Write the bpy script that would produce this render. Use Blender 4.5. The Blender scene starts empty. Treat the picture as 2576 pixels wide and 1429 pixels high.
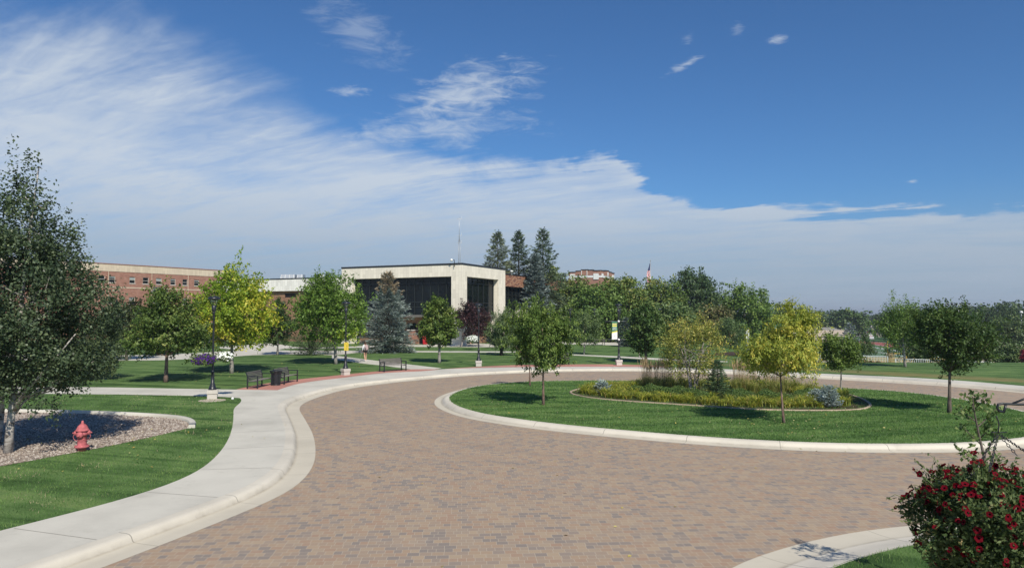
import bpy, bmesh, math, random
import numpy as np
from mathutils import Vector, Matrix
from mathutils.geometry import delaunay_2d_cdt

S = bpy.context.scene
COL = S.collection
# ---------------------------------------------------------------- camera
F = 1790.0; CX = 1288.0; CY = 714.5; CAMH = 4.2
TH = math.atan(78.5 / F)
cam_d = bpy.data.cameras.new('camera'); cam = bpy.data.objects.new('camera', cam_d); COL.objects.link(cam)
cam.location = (0, 0, CAMH); cam.rotation_euler = (math.pi / 2 + TH, 0, 0)
cam_d.sensor_width = 36.0; cam_d.lens = F / 2576.0 * 36.0
cam_d.clip_start = 0.1; cam_d.clip_end = 30000
S.camera = cam
S.view_settings.view_transform = 'Standard'; S.view_settings.look = 'None'
S.view_settings.exposure = 0.0; S.view_settings.gamma = 1.0
S.cycles.max_bounces = 8; S.cycles.transparent_max_bounces = 12; S.cycles.volume_bounces = 0
S.cycles.transmission_bounces = 4; S.cycles.diffuse_bounces = 3
# ---------------------------------------------------------------- sun (shadows fall away and a little left)
SUN_EL = math.radians(42); SUN_AZ = math.radians(180 - 21)   # azimuth clockwise from +Y, towards the sun
sd = Vector((math.sin(SUN_AZ) * math.cos(SUN_EL), math.cos(SUN_AZ) * math.cos(SUN_EL), math.sin(SUN_EL)))
sun_d = bpy.data.lights.new('sun', 'SUN'); sun_d.energy = 4.9; sun_d.angle = math.radians(0.53); sun_d.color = (1.0, 0.93, 0.81)
sun = bpy.data.objects.new('sun', sun_d); COL.objects.link(sun)
sun.rotation_euler = sd.to_track_quat('Z', 'Y').to_euler(); sun.location = (0, 0, 60)

# ---------------------------------------------------------------- node helper
class NT:
    def __init__(s, tree): s.t = tree; s.n = tree.nodes; s.l = tree.links
    def new(s, typ, **kw):
        nd = s.n.new(typ)
        for k, v in kw.items():
            if k.startswith('i_'):
                nd.inputs[k[2:].replace('_', ' ')].default_value = v
            else: setattr(nd, k, v)
        return nd
    def link(s, a, b): s.l.new(a, b)
    def setin(s, nd, i, v):
        if isinstance(v, bpy.types.NodeSocket): s.l.new(v, nd.inputs[i])
        else: nd.inputs[i].default_value = v
    def m(s, op, a, b=0.0, c=None, clamp=False):
        nd = s.n.new('ShaderNodeMath'); nd.operation = op; nd.use_clamp = clamp
        s.setin(nd, 0, a); s.setin(nd, 1, b)
        if c is not None: s.setin(nd, 2, c)
        return nd.outputs[0]
    def mix(s, f, a, b, mode='MIX'):
        nd = s.n.new('ShaderNodeMix'); nd.data_type = 'RGBA'; nd.blend_type = mode
        s.setin(nd, 0, f); s.setin(nd, 6, a); s.setin(nd, 7, b)
        return nd.outputs[2]
    def ramp(s, f, stops, interp='LINEAR'):
        nd = s.n.new('ShaderNodeValToRGB'); cr = nd.color_ramp; cr.interpolation = interp
        while len(cr.elements) > 1: cr.elements.remove(cr.elements[-1])
        cr.elements[0].position = stops[0][0]; cr.elements[0].color = c4(stops[0][1])
        for p, c in stops[1:]:
            e = cr.elements.new(p); e.color = c4(c)
        s.setin(nd, 0, f)
        return nd.outputs[0]
    def noise(s, vec, scale, detail=3, rough=0.55, dist=0.0, out=0):
        nd = s.n.new('ShaderNodeTexNoise'); s.setin(nd, 'Vector', vec)
        nd.inputs['Scale'].default_value = scale; nd.inputs['Detail'].default_value = detail
        nd.inputs['Roughness'].default_value = rough; nd.inputs['Distortion'].default_value = dist
        return nd.outputs[out]
    def maprange(s, v, a, b, c=0.0, d=1.0, smooth=False):
        nd = s.n.new('ShaderNodeMapRange'); nd.interpolation_type = 'SMOOTHSTEP' if smooth else 'LINEAR'
        s.setin(nd, 0, v); s.setin(nd, 1, a); s.setin(nd, 2, b); s.setin(nd, 3, c); s.setin(nd, 4, d)
        return nd.outputs[0]
    def mapping(s, vec, scale=(1, 1, 1), rot=(0, 0, 0), loc=(0, 0, 0)):
        nd = s.n.new('ShaderNodeMapping'); s.setin(nd, 0, vec)
        nd.inputs['Scale'].default_value = scale; nd.inputs['Rotation'].default_value = rot; nd.inputs['Location'].default_value = loc
        return nd.outputs[0]
    def comb(s, x, y, z=0.0):
        nd = s.n.new('ShaderNodeCombineXYZ'); s.setin(nd, 0, x); s.setin(nd, 1, y); s.setin(nd, 2, z); return nd.outputs[0]

def c4(c):
    if isinstance(c, (int, float)): return (c, c, c, 1)
    return tuple(c) if len(c) == 4 else (*c, 1)

# ---------------------------------------------------------------- world: nishita sky + high cloud
W = bpy.data.worlds.new('World'); S.world = W; W.use_nodes = True
g = NT(W.node_tree); g.n.clear()
wout = g.new('ShaderNodeOutputWorld'); bg = g.new('ShaderNodeBackground')
sky = g.new('ShaderNodeTexSky'); sky.sky_type = 'NISHITA'; sky.sun_disc = False
sky.sun_elevation = SUN_EL; sky.sun_rotation = SUN_AZ
sky.altitude = 300; sky.air_density = 1.0; sky.dust_density = 0.6; sky.ozone_density = 2.0
SKYK = 0.105
tc = g.new('ShaderNodeTexCoord'); sep = g.new('ShaderNodeSeparateXYZ'); g.link(tc.outputs['Generated'], sep.inputs[0])
dx, dy, dz = sep.outputs
az = g.m('ARCTAN2', dx, dy)                      # 0 = forward (+Y)
el = g.m('ARCSINE', dz)
def pa(px, py):                                  # a direction in the photo -> azimuth, elevation
    a = (px - CX) / F; b = (CY - py) / F
    x = a; y = math.cos(TH) - b * math.sin(TH); z = math.sin(TH) + b * math.cos(TH)
    return math.atan2(x, y), math.asin(z / math.sqrt(x * x + y * y + z * z))
edge = [(-250, -60), (0, 10), (250, 25), (420, 75), (560, 150), (700, 205), (830, 300), (960, 345), (1200, 385), (1330, 405), (1480, 385), (1560, 400), (1620, 470), (1750, 492), (1900, 497), (2030, 518), (2230, 545), (2400, 530), (2600, 522), (3300, 500)]
stops = [(0.0, 0.16), (0.26, 0.18)]
for q in edge:
    a_, e_ = pa(*q); stops.append(((a_ + math.pi) / (2 * math.pi), max(0.0, e_)))
edge_el = g.ramp(g.m('MULTIPLY_ADD', az, 1 / (2 * math.pi), 0.5), stops)
edge_el = g.m('ADD', edge_el, 0.0)
# projected cloud plane
zz = g.m('ADD', g.m('MAXIMUM', dz, 0.0), 0.10)
plane = g.comb(g.m('DIVIDE', dx, zz), g.m('DIVIDE', dy, zz))
pl_s = g.mapping(plane, scale=(1.0, 1.0, 1), rot=(0, 0, math.radians(28)))
streak = g.noise(g.mapping(pl_s, scale=(0.42, 1.5, 1)), 1.5, 10, 0.62, 0.6)
fine = g.noise(g.mapping(pl_s, scale=(1.0, 3.2, 1), loc=(3, 1, 0)), 4.2, 8, 0.6, 0.9)
ang = g.comb(az, g.m('MULTIPLY', el, 2.2))
wob = g.noise(ang, 7.0, 6, 0.6, 0.3)
base = g.m('ADD', g.m('SUBTRACT', edge_el, el), g.maprange(az, -.45, -.1, .035, 0.0))              # >0 below the edge
base = g.m('ADD', base, g.m('MULTIPLY', g.m('SUBTRACT', wob, 0.5), 0.085))
base = g.m('ADD', base, g.m('MULTIPLY', g.m('SUBTRACT', streak, 0.5), g.maprange(az, -0.4, 0.05, 0.17, 0.09)))
wid = g.maprange(az, -0.40, 0.08, 0.11, 0.014)
mask = g.m('DIVIDE', base, wid, clamp=True)
mask = g.maprange(mask, 0.0, 1.0, 0.0, 1.0, True)
tex = g.m('ADD', g.m('MULTIPLY', streak, 0.75), g.m('MULTIPLY', fine, 0.35))
high = g.maprange(el, 0.12, 0.42, 0.0, 1.0)       # higher = wispier
lo_ = g.maprange(high, 0.0, 1.0, 0.30, 0.40); hi_ = g.maprange(high, 0.0, 1.0, 0.66, 0.84)
wisp = g.maprange(tex, lo_, hi_, 0.0, 1.0, True)
low_v = g.noise(g.comb(g.m('MULTIPLY', az, 1.2), g.m('MULTIPLY', el, 7.0)), 3.2, 5, 0.55, 0.4)
cov = g.m('MULTIPLY', mask, g.m('ADD', g.m('MULTIPLY', wisp, g.maprange(el, .10, .34, .36, .72)), g.maprange(el, .14, .36, .58, .17)))
cov = g.m('MULTIPLY', cov, g.maprange(low_v, .30, .66, .74, 1.10))
def puff(px, py, rx, ry, rot, k, sc=9.0):
    a0, e0 = pa(px, py)
    u = g.m('SUBTRACT', az, a0); v = g.m('SUBTRACT', el, e0)
    c, s_ = math.cos(rot), math.sin(rot)
    uu = g.m('DIVIDE', g.m('ADD', g.m('MULTIPLY', u, c), g.m('MULTIPLY', v, s_)), rx / F)
    vv = g.m('DIVIDE', g.m('SUBTRACT', g.m('MULTIPLY', v, c), g.m('MULTIPLY', u, s_)), ry / F)
    r = g.m('SQRT', g.m('ADD', g.m('MULTIPLY', uu, uu), g.m('MULTIPLY', vv, vv)))
    fall = g.m('SUBTRACT', 1.15, r)
    t_ = g.m('ADD', g.m('MULTIPLY', g.m('SUBTRACT', g.noise(g.mapping(ang, scale=(1, 1.6, 1), rot=(0, 0, -0.25)), sc * 2.2, 8, 0.66, 0.5), 0.5), 3.4), fall)
    return g.m('MULTIPLY', g.maprange(t_, 0.0, 1.5, 0.0, 1.0, True), k)
for q in [(1170, 245, 190, 75, 0.35, .75, 9), (1080, 330, 260, 50, 0.12, .6, 8), (905, 85, 130, 60, -0.5, .30, 9), (880, 230, 44, 15, 0.05, .6, 16),
          (1725, 162, 46, 10, 0.4, .6, 16), (1958, 98, 28, 10, 0, .6, 20), (1730, 97, 18, 12, .2, .3, 20), (1855, 72, 18, 14, .2, .25, 20),
          (175, 425, 60, 32, -0.9, .5, 14), (110, 295, 60, 22, 0, .35, 14), (2296, 457, 12, 5, 0, .6, 24), (780, 555, 60, 14, 0, .35, 14)]:
    cov = g.m('MAXIMUM', cov, puff(*q))
cov = g.m('MINIMUM', cov, 0.92)
skyc = g.mix(1.0, sky.outputs[0], c4((SKYK * .39, SKYK * .68, SKYK * .98)), 'MULTIPLY')
zd = g.maprange(el, 0.45, 1.5, 1.0, 0.6)
skyc = g.mix(1.0, skyc, g.comb(zd, zd, zd), 'MULTIPLY')
# deepen and saturate the clear upper sky a little, grey-blue murk near the horizon
hz = g.maprange(el, 0.0, 0.17, 1.0, 0.0, True)
skyc = g.mix(g.m('MULTIPLY', hz, 0.75), skyc, c4((0.262, 0.352, 0.485)))
cloudc = g.mix(g.maprange(el, 0.05, 0.20, 0.0, 1.0, True), c4((0.40, 0.485, 0.59)), c4((0.60, 0.67, 0.755)))
wcol = g.mix(cov, skyc, cloudc)
g.link(wcol, bg.inputs[0]); bg.inputs[1].default_value = 1.0
g.link(bg.outputs[0], wout.inputs[0])

# ---------------------------------------------------------------- layout helpers
def ray(px, py):
    a = (px - CX) / F; b = (CY - py) / F
    return Vector((a, math.cos(TH) - b * math.sin(TH), math.sin(TH) + b * math.cos(TH)))
def P(px, py, z=0.15):
    d = ray(px, py); t = (z - CAMH) / d.z
    return Vector((d.x * t, d.y * t, z))
def V(px, py, Y):
    d = ray(px, py); t = Y / d.y
    return Vector((d.x * t, Y, CAMH + d.z * t))
def face_pt(px, py, C, dr):
    """ray against the vertical plane through C along dr: (distance along dr, z)"""
    d = ray(px, py)
    # C + t*dr = s*d  (xy)
    det = -dr[0] * d.y + dr[1] * d.x
    t = (C[0] * d.y - C[1] * d.x) / det
    s = (C[1] + t * dr[1]) / d.y
    return t, CAMH + d.z * s
def sstep(t): t = min(1, max(0, t)); return t * t * (3 - 2 * t)
def HT(x, y):
    h = 0.15
    if y > 57:
        h -= 6.3 * sstep((x / y - 0.29) / 0.12) * sstep((y - 58) / 60)
    if y > 260: h = h + (-7.0 - h) * sstep((y - 260) / 160)
    return h

# ---------------------------------------------------------------- object helpers
def tag(o, label=None, cat=None, group=None, kind=None):
    if label: o['label'] = label
    if cat: o['category'] = cat
    if group: o['group'] = group
    if kind: o['kind'] = kind
    return o
def empty(name, loc=(0, 0, 0), rz=0, label=None, cat=None, group=None):
    o = bpy.data.objects.new(name, None); COL.objects.link(o); o.location = loc; o.rotation_euler = (0, 0, rz)
    return tag(o, label, cat, group)
KIDS = {}
def adopt(o, parent):
    o.parent = parent; KIDS.setdefault(parent.name, []).append(o)
def copy_tree(o, parent=None):
    c = o.copy(); COL.objects.link(c)
    if parent is not None: adopt(c, parent)
    for ch in list(KIDS.get(o.name, [])): copy_tree(ch, c)
    return c

class MB:
    def __init__(s): s.v = []; s.f = []; s.uv = None; s.sm = []
    def quad(s, a, b, c, d, smooth=False):
        i = len(s.v); s.v += [tuple(a), tuple(b), tuple(c), tuple(d)]; s.f.append((i, i + 1, i + 2, i + 3)); s.sm.append(smooth); return s
    def box(s, x0, x1, y0, y1, z0, z1):
        i = len(s.v)
        s.v += [(x0, y0, z0), (x1, y0, z0), (x1, y1, z0), (x0, y1, z0), (x0, y0, z1), (x1, y0, z1), (x1, y1, z1), (x0, y1, z1)]
        s.f += [tuple(i + k for k in q) for q in ((0, 3, 2, 1), (4, 5, 6, 7), (0, 1, 5, 4), (1, 2, 6, 5), (2, 3, 7, 6), (3, 0, 4, 7))]
        s.sm += [False] * 6; return s
    def bar(s, a, b, w, h, up=(0, 0, 1)):
        a = Vector(a); b = Vector(b); d = (b - a).normalized(); u = Vector(up)
        sd_ = d.cross(u)
        if sd_.length < 1e-4: sd_ = Vector((1, 0, 0))
        sd_.normalize(); u = sd_.cross(d).normalized(); i = len(s.v)
        for p in (a, b):
            for (q, r) in ((-1, -1), (1, -1), (1, 1), (-1, 1)): s.v.append(tuple(p + sd_ * q * w / 2 + u * r * h / 2))
        s.f += [tuple(i + k for k in q) for q in ((0, 1, 2, 3), (7, 6, 5, 4), (0, 4, 5, 1), (1, 5, 6, 2), (2, 6, 7, 3), (3, 7, 4, 0))]
        s.sm += [False] * 6; return s
    def tube(s, pts, rad, n=8, cap=True, smooth=True):
        pts = [Vector(p) for p in pts]
        if not isinstance(rad, (list, tuple)): rad = [rad] * len(pts)
        base = len(s.v); ref = Vector((0.3, 0.9, 0.1))
        for k, p in enumerate(pts):
            d = (pts[min(k + 1, len(pts) - 1)] - pts[max(k - 1, 0)])
            d = d.normalized() if d.length > 1e-9 else Vector((0, 0, 1))
            if abs(d.z) > 0.85: r_ = Vector((1, 0, 0))
            else: r_ = Vector((0, 0, 1))
            if k == 0: ref = r_
            u = (ref - d * ref.dot(d))
            if u.length < 1e-3: u = d.orthogonal()
            u.normalize(); ref = u; w = d.cross(u)
            for j in range(n):
                a = 2 * math.pi * j / n
                s.v.append(tuple(p + (u * math.cos(a) + w * math.sin(a)) * rad[k]))
        for k in range(len(pts) - 1):
            for j in range(n):
                a = base + k * n + j; b = base + k * n + (j + 1) % n
                s.f.append((a, b, b + n, a + n)); s.sm.append(smooth)
        if cap:
            s.f.append(tuple(base + j for j in range(n))[::-1]); s.sm.append(False)
            e = base + (len(pts) - 1) * n
            s.f.append(tuple(e + j for j in range(n))); s.sm.append(False)
        return s
    def lathe(s, prof, n=20, c=(0, 0, 0), smooth=True):
        base = len(s.v)
        for (r, z) in prof:
            for j in range(n):
                a = 2 * math.pi * j / n
                s.v.append((c[0] + r * math.cos(a), c[1] + r * math.sin(a), c[2] + z))
        for k in range(len(prof) - 1):
            for j in range(n):
                a = base + k * n + j; b = base + k * n + (j + 1) % n
                s.f.append((a, b, b + n, a + n)); s.sm.append(smooth)
        s.f.append(tuple(base + j for j in range(n))[::-1]); s.sm.append(False)
        e = base + (len(prof) - 1) * n
        s.f.append(tuple(e + j for j in range(n))); s.sm.append(False)
        return s
    def xf(s, mat, start=0):
        for i in range(start, len(s.v)): s.v[i] = tuple(mat @ Vector(s.v[i]))
        return s
    def build(s, name, mat, parent=None, bevel=0.0, loc=None):
        me = bpy.data.meshes.new(name); me.from_pydata(s.v, [], s.f)
        me.polygons.foreach_set('use_smooth', s.sm); me.update()
        if mat is not None: me.materials.append(mat)
        o = bpy.data.objects.new(name, me); COL.objects.link(o)
        if s.uv:
            uvl = me.uv_layers.new(name='uv')
            uvl.data.foreach_set('uv', np.array([s.uv[l.vertex_index] for l in me.loops], dtype=np.float32).ravel())
        if parent is not None: adopt(o, parent)
        if loc is not None: o.location = loc
        if bevel: b = o.modifiers.new('bevel', 'BEVEL'); b.width = bevel; b.segments = 2; b.limit_method = 'ANGLE'
        return o

# ---------------------------------------------------------------- materials
MATS = {}
def mat(name, fn, *a, **k):
    if name in MATS: return MATS[name]
    m_ = bpy.data.materials.new(name); m_.use_nodes = True
    t = NT(m_.node_tree); t.n.clear(); out = t.new('ShaderNodeOutputMaterial')
    sh = fn(t, *a, **k)
    t.link(sh, out.inputs[0]); MATS[name] = m_; return m_
def pr(t, color, rough=0.6, metal=0.0, spec=0.5, bump=None, bstr=0.3, bdist=0.02, **k):
    b = t.new('ShaderNodeBsdfPrincipled')
    t.setin(b, 'Base Color', c4(color) if not isinstance(color, bpy.types.NodeSocket) else color)
    t.setin(b, 'Roughness', rough); t.setin(b, 'Metallic', metal); t.setin(b, 'Specular IOR Level', spec)
    for kk, vv in k.items(): t.setin(b, kk.replace('_', ' '), vv)
    if bump is not None:
        bn = t.new('ShaderNodeBump'); bn.inputs['Strength'].default_value = bstr; bn.inputs['Distance'].default_value = bdist
        t.link(bump, bn.inputs['Height']); t.link(bn.outputs[0], b.inputs['Normal'])
    return b.outputs[0]
def gpos(t): return t.new('ShaderNodeNewGeometry').outputs['Position']
def opos(t): return t.new('ShaderNodeTexCoord').outputs['Object']
def m_simple(name, col, rough=0.6, metal=0.0, var=0.12, scale=6.0, spec=0.5):
    def fn(t):
        n = t.noise(opos(t), scale, 4)
        lo = tuple(c * (1 - var) for c in col); hi = tuple(min(1, c * (1 + var)) for c in col)
        return pr(t, t.ramp(n, [(0.3, lo), (0.7, hi)]), rough, metal, spec, bump=n, bstr=0.08)
    return mat(name, fn)

def f_pavers(t):
    p = gpos(t); v = t.mapping(p, rot=(0, 0, math.radians(-4)))
    wp = t.noise(v, 0.25, 2, out=1)
    v2 = t.mix(0.06, v, wp, 'ADD') if False else v
    def brick(w, h, off, sq, sqf, loc):
        b = t.new('ShaderNodeTexBrick'); b.offset = off; b.offset_frequency = 2; b.squash = sq; b.squash_frequency = sqf
        t.setin(b, 'Vector', t.mapping(v2, loc=loc))
        b.inputs['Scale'].default_value = 1.0; b.inputs['Mortar Size'].default_value = 0.0055; b.inputs['Mortar Smooth'].default_value = 0.3
        b.inputs['Brick Width'].default_value = w; b.inputs['Row Height'].default_value = h; b.inputs['Bias'].default_value = 0.0
        b.inputs['Color1'].default_value = (0, 0, 0, 1); b.inputs['Color2'].default_value = (1, 1, 1, 1); b.inputs['Mortar'].default_value = (0.5, 0.5, 0.5, 1)
        return b
    b = brick(0.215, 0.172, 0.43, 0.70, 3, (0, 0, 0))
    big = t.noise(v2, 0.16, 4, 0.6); mid = t.noise(v2, 0.9, 4, 0.6); fin = t.noise(v2, 60, 3)
    idx = t.m('ADD', b.outputs['Color'], t.m('MULTIPLY', t.m('SUBTRACT', mid, 0.5), 0.30))
    idx = t.m('ADD', idx, t.m('MULTIPLY', t.m('SUBTRACT', big, 0.5), 0.5))
    col = t.ramp(idx, [(0.0, (0.238, 0.205, 0.180)), (0.14, (0.272, 0.226, 0.190)), (0.30, (0.335, 0.255, 0.190)), (0.48, (0.378, 0.275, 0.185)), (0.62, (0.350, 0.236, 0.165)), (0.78, (0.400, 0.305, 0.208)), (1.0, (0.315, 0.250, 0.198))])
    col = t.mix(t.m('MULTIPLY', fin, 0.22), col, c4((0.40, 0.32, 0.25)))
    mort = t.mix(b.outputs['Fac'], col, c4((0.46, 0.39, 0.30)))
    st = t.maprange(t.noise(v2, 0.5, 6, 0.7), 0.60, 0.8, 0, 0.5)
    mort = t.mix(st, mort, c4((0.46, 0.40, 0.33)))
    oil = t.maprange(t.noise(v2, 0.34, 5, 0.6, 0.3), 0.60, 0.74, 0, 0.28, True); mort = t.mix(oil, mort, c4((0.17, 0.145, 0.13)))
    vo = t.new('ShaderNodeTexVoronoi'); t.setin(vo, 'Vector', v2); vo.inputs['Scale'].default_value = 0.55
    spot = t.m('LESS_THAN', t.m('ADD', vo.outputs['Distance'], t.m('MULTIPLY', fin, .02)), 0.034); mort = t.mix(t.m('MULTIPLY', spot, .55), mort, c4((0.07, 0.06, 0.055)))
    # faint wheel tracks circling the island
    sp = t.new('ShaderNodeSeparateXYZ'); t.link(p, sp.inputs[0])
    rx_ = t.m('SUBTRACT', sp.outputs[0], 9.2); ry_ = t.m('MULTIPLY', t.m('SUBTRACT', sp.outputs[1], 33.4), 1.13)
    rad = t.m('SQRT', t.m('ADD', t.m('MULTIPLY', rx_, rx_), t.m('MULTIPLY', ry_, ry_)))
    for c_ in (15.6, 17.4):
        tk = t.m('SUBTRACT', 1.0, t.m('DIVIDE', t.m('ABSOLUTE', t.m('SUBTRACT', rad, c_)), 0.45), clamp=True)
        mort = t.mix(t.m('MULTIPLY', tk, t.maprange(mid, .3, .7, .02, .22)), mort, c4((0.20, 0.165, 0.145)))
    hgt = t.m('SUBTRACT', t.m('MULTIPLY', fin, 0.15), b.outputs['Fac'])
    return pr(t, mort, 0.85, 0, 0.25, bump=hgt, bstr=0.35, bdist=0.006)
def f_concrete(t, base=(0.60, 0.575, 0.50), jointlen=0.0, foot=0.57):
    p = gpos(t)
    big = t.noise(p, 0.35, 5, 0.6); fin = t.noise(p, 35, 4); stn = t.noise(p, 3.5, 8, 0.75, 1.5); st = t.noise(t.mapping(p, scale=(1, 1, 1)), 1.7, 8, 0.72, 0.4)
    dk = tuple(c * 0.80 for c in base); lt = tuple(min(1, c * 1.12) for c in base)
    col = t.ramp(big, [(0.3, dk), (0.52, base), (0.72, lt)])
    col = t.mix(t.maprange(st, 0.56, 0.75, 0, 0.40), col, c4(tuple(c * q for c, q in zip(base, (.62, .62, .60)))))
    col = t.mix(t.maprange(stn, 0.62, 0.72, 0, 0.30), col, c4((0.27, 0.25, 0.21)))
    col = t.mix(t.m('MULTIPLY', fin, 0.16), col, c4((0.36, 0.33, 0.29)))
    if jointlen:
        uv = t.new('ShaderNodeUVMap'); uv.uv_map = 'uv'
        sp = t.new('ShaderNodeSeparateXYZ'); t.link(uv.outputs[0], sp.inputs[0])
        fr = t.m('FRACT', t.m('DIVIDE', sp.outputs[0], jointlen))
        ln = t.m('LESS_THAN', t.m('ABSOLUTE', t.m('SUBTRACT', fr, 0.5)), 0.010 / jointlen)
        col = t.mix(t.m('MULTIPLY', ln, 0.75), col, c4((0.15, 0.14, 0.12)))
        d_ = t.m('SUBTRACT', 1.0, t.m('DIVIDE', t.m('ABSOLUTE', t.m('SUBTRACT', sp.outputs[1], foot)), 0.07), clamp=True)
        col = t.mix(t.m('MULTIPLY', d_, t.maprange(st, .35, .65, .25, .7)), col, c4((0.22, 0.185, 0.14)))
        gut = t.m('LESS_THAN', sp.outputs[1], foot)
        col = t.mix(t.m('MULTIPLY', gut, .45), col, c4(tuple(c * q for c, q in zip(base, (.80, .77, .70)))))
    return pr(t, col, 0.88, 0, 0.25, bump=fin, bstr=0.15, bdist=0.004)
def f_lawn(t):
    p = gpos(t)
    wr = t.mapping(p, rot=(0, 0, math.radians(17)))
    stripe = t.noise(t.mapping(wr, scale=(0.10, 1.1, 1)), 1.0, 4, 0.6, 0.8)
    mid = t.noise(p, 0.7, 5, 0.65); fin = t.noise(t.mapping(p, scale=(1, 1, 1)), 26, 4, 0.7); vf = t.noise(p, 90, 2, 0.6)
    a = t.m('ADD', t.m('MULTIPLY', stripe, 0.6), t.m('MULTIPLY', mid, 0.4))
    col = t.ramp(a, [(0.38, (0.042, 0.084, 0.024)), (0.46, (0.074, 0.138, 0.040)), (0.54, (0.122, 0.205, 0.064)), (0.64, (0.175, 0.25, 0.085))])
    f2 = t.maprange(t.m('ADD', t.m('MULTIPLY', fin, .6), t.m('MULTIPLY', vf, .4)), 0.3, 0.7, 0.5, 1.35)
    col = t.mix(1.0, col, t.comb(f2, f2, f2), 'MULTIPLY')
    dry = t.maprange(t.noise(t.mapping(p, scale=(0.6, 1.4, 1)), 0.35, 6, 0.7, 0.3), 0.60, 0.72, 0, 0.55, True)
    # the dry strip of lawn along the far kerb
    sp = t.new('ShaderNodeSeparateXYZ'); t.link(p, sp.inputs[0])
    band = t.m('ADD', t.m('MULTIPLY', sp.outputs[0], 0.72), t.m('MULTIPLY', sp.outputs[1], 0.72))
    bd = t.m('MULTIPLY', t.maprange(band, 52.6, 53.6, 0, 1, True), t.maprange(band, 54.6, 57.5, 1, 0, True))
    bd = t.m('MULTIPLY', bd, t.maprange(sp.outputs[0], 15, 20, 0, 1, True))
    bd = t.m('MULTIPLY', bd, t.maprange(t.noise(t.mapping(p, scale=(.5, 1.2, 1)), 0.9, 6, 0.7), 0.35, 0.6, 0.3, 0.9, True))
    dry = t.m('MAXIMUM', dry, t.m('MULTIPLY', bd, 1.0))
    col = t.mix(dry, col, c4((0.24, 0.20, 0.085)))
    bh = t.m('ADD', fin, t.m('MULTIPLY', vf, 0.6))
    return pr(t, col, 0.9, 0, 0.12, bump=bh, bstr=0.5, bdist=0.03)
LEAFK = (2.4, 2.1, 2.2)
def f_blades(t, stops, trans=0.25, rough=0.6, name_k=True):
    at = t.new('ShaderNodeAttribute'); at.attribute_name = 'rnd'
    col = t.ramp(at.outputs['Fac'], [(p, tuple(min(.9, q * k_) for q, k_ in zip(c, LEAFK if name_k else (1, 1, 1)))) for p, c in stops])
    a = pr(t, col, rough, 0, 0.3)
    if trans <= 0: return a
    tr = t.new('ShaderNodeBsdfTranslucent')
    c2 = t.mix(1.0, col, c4((1.25, 1.35, 0.7)), 'MULTIPLY'); t.link(c2, tr.inputs[0])
    mx = t.new('ShaderNodeMixShader'); mx.inputs[0].default_value = trans
    t.link(a, mx.inputs[1]); t.link(tr.outputs[0], mx.inputs[2]); return mx.outputs[0]
def m_leaf(name, stops, trans=0.25, rough=0.55, k=True): return mat(name, f_blades, stops, trans, rough, k)
def f_bark(t, a, b, sc=9.0, zs=0.25):
    n = t.noise(t.mapping(opos(t), scale=(1, 1, zs)), sc, 6, 0.65)
    return pr(t, t.ramp(n, [(0.35, a), (0.65, b)]), 0.9, 0, 0.2, bump=n, bstr=0.5, bdist=0.02)
def f_birch(t):
    o = opos(t); n = t.noise(t.mapping(o, scale=(1, 1, 2.2)), 4.5, 6, 0.7, 0.4); n2 = t.noise(t.mapping(o, scale=(.6, .6, 9)), 5, 3)
    c = t.ramp(n, [(0.42, (0.46, 0.44, 0.40)), (0.54, (0.30, 0.27, 0.24)), (0.62, (0.05, 0.045, 0.04))])
    c = t.mix(t.maprange(n2, 0.62, 0.7, 0, .8), c, c4((0.08, 0.07, 0.06)))
    return pr(t, c, 0.75, 0, 0.3, bump=n, bstr=0.3)
def f_brick(t, stops, w=0.6, h=0.2, mort=(0.35, 0.28, 0.24)):
    o = opos(t); sp = t.new('ShaderNodeSeparateXYZ'); t.link(o, sp.inputs[0])
    v = t.comb(t.m('ADD', sp.outputs[0], sp.outputs[1]), sp.outputs[2])
    b = t.new('ShaderNodeTexBrick'); t.setin(b, 'Vector', v); b.inputs['Scale'].default_value = 1
    b.inputs['Brick Width'].default_value = w; b.inputs['Row Height'].default_value = h; b.inputs['Mortar Size'].default_value = 0.008
    b.inputs['Color1'].default_value = (0, 0, 0, 1); b.inputs['Color2'].default_value = (1, 1, 1, 1); b.inputs['Mortar'].default_value = (.5, .5, .5, 1)
    n = t.noise(o, 1.2, 6, 0.65)
    f = t.m('ADD', t.m('MULTIPLY', b.outputs['Color'], 0.6), t.m('MULTIPLY', n, 0.4))
    c = t.ramp(f, stops); c = t.mix(t.m('MULTIPLY', b.outputs['Fac'], 0.7), c, c4(mort))
    return pr(t, c, 0.85, 0, 0.25, bump=b.outputs['Fac'], bstr=-0.2, bdist=0.01)
def f_glass(t, tint=(0.004, 0.006, 0.007)):
    n = t.noise(opos(t), 0.35, 3); c = t.ramp(n, [(0.35, tint), (0.7, tuple(c * 2.2 for c in tint))])
    n2 = t.noise(opos(t), 0.6, 2)
    return pr(t, c, 0.05, 0, 0.22, bump=n2, bstr=0.04, bdist=0.05)
def f_wood(t):
    o = opos(t); n = t.noise(t.mapping(o, scale=(1.5, 22, 22)), 2.0, 5, .6)
    return pr(t, t.ramp(n, [(0.3, (0.13, 0.12, 0.115)), (0.7, (0.27, 0.245, 0.225))]), 0.8, 0, 0.2, bump=n, bstr=0.2)
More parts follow.
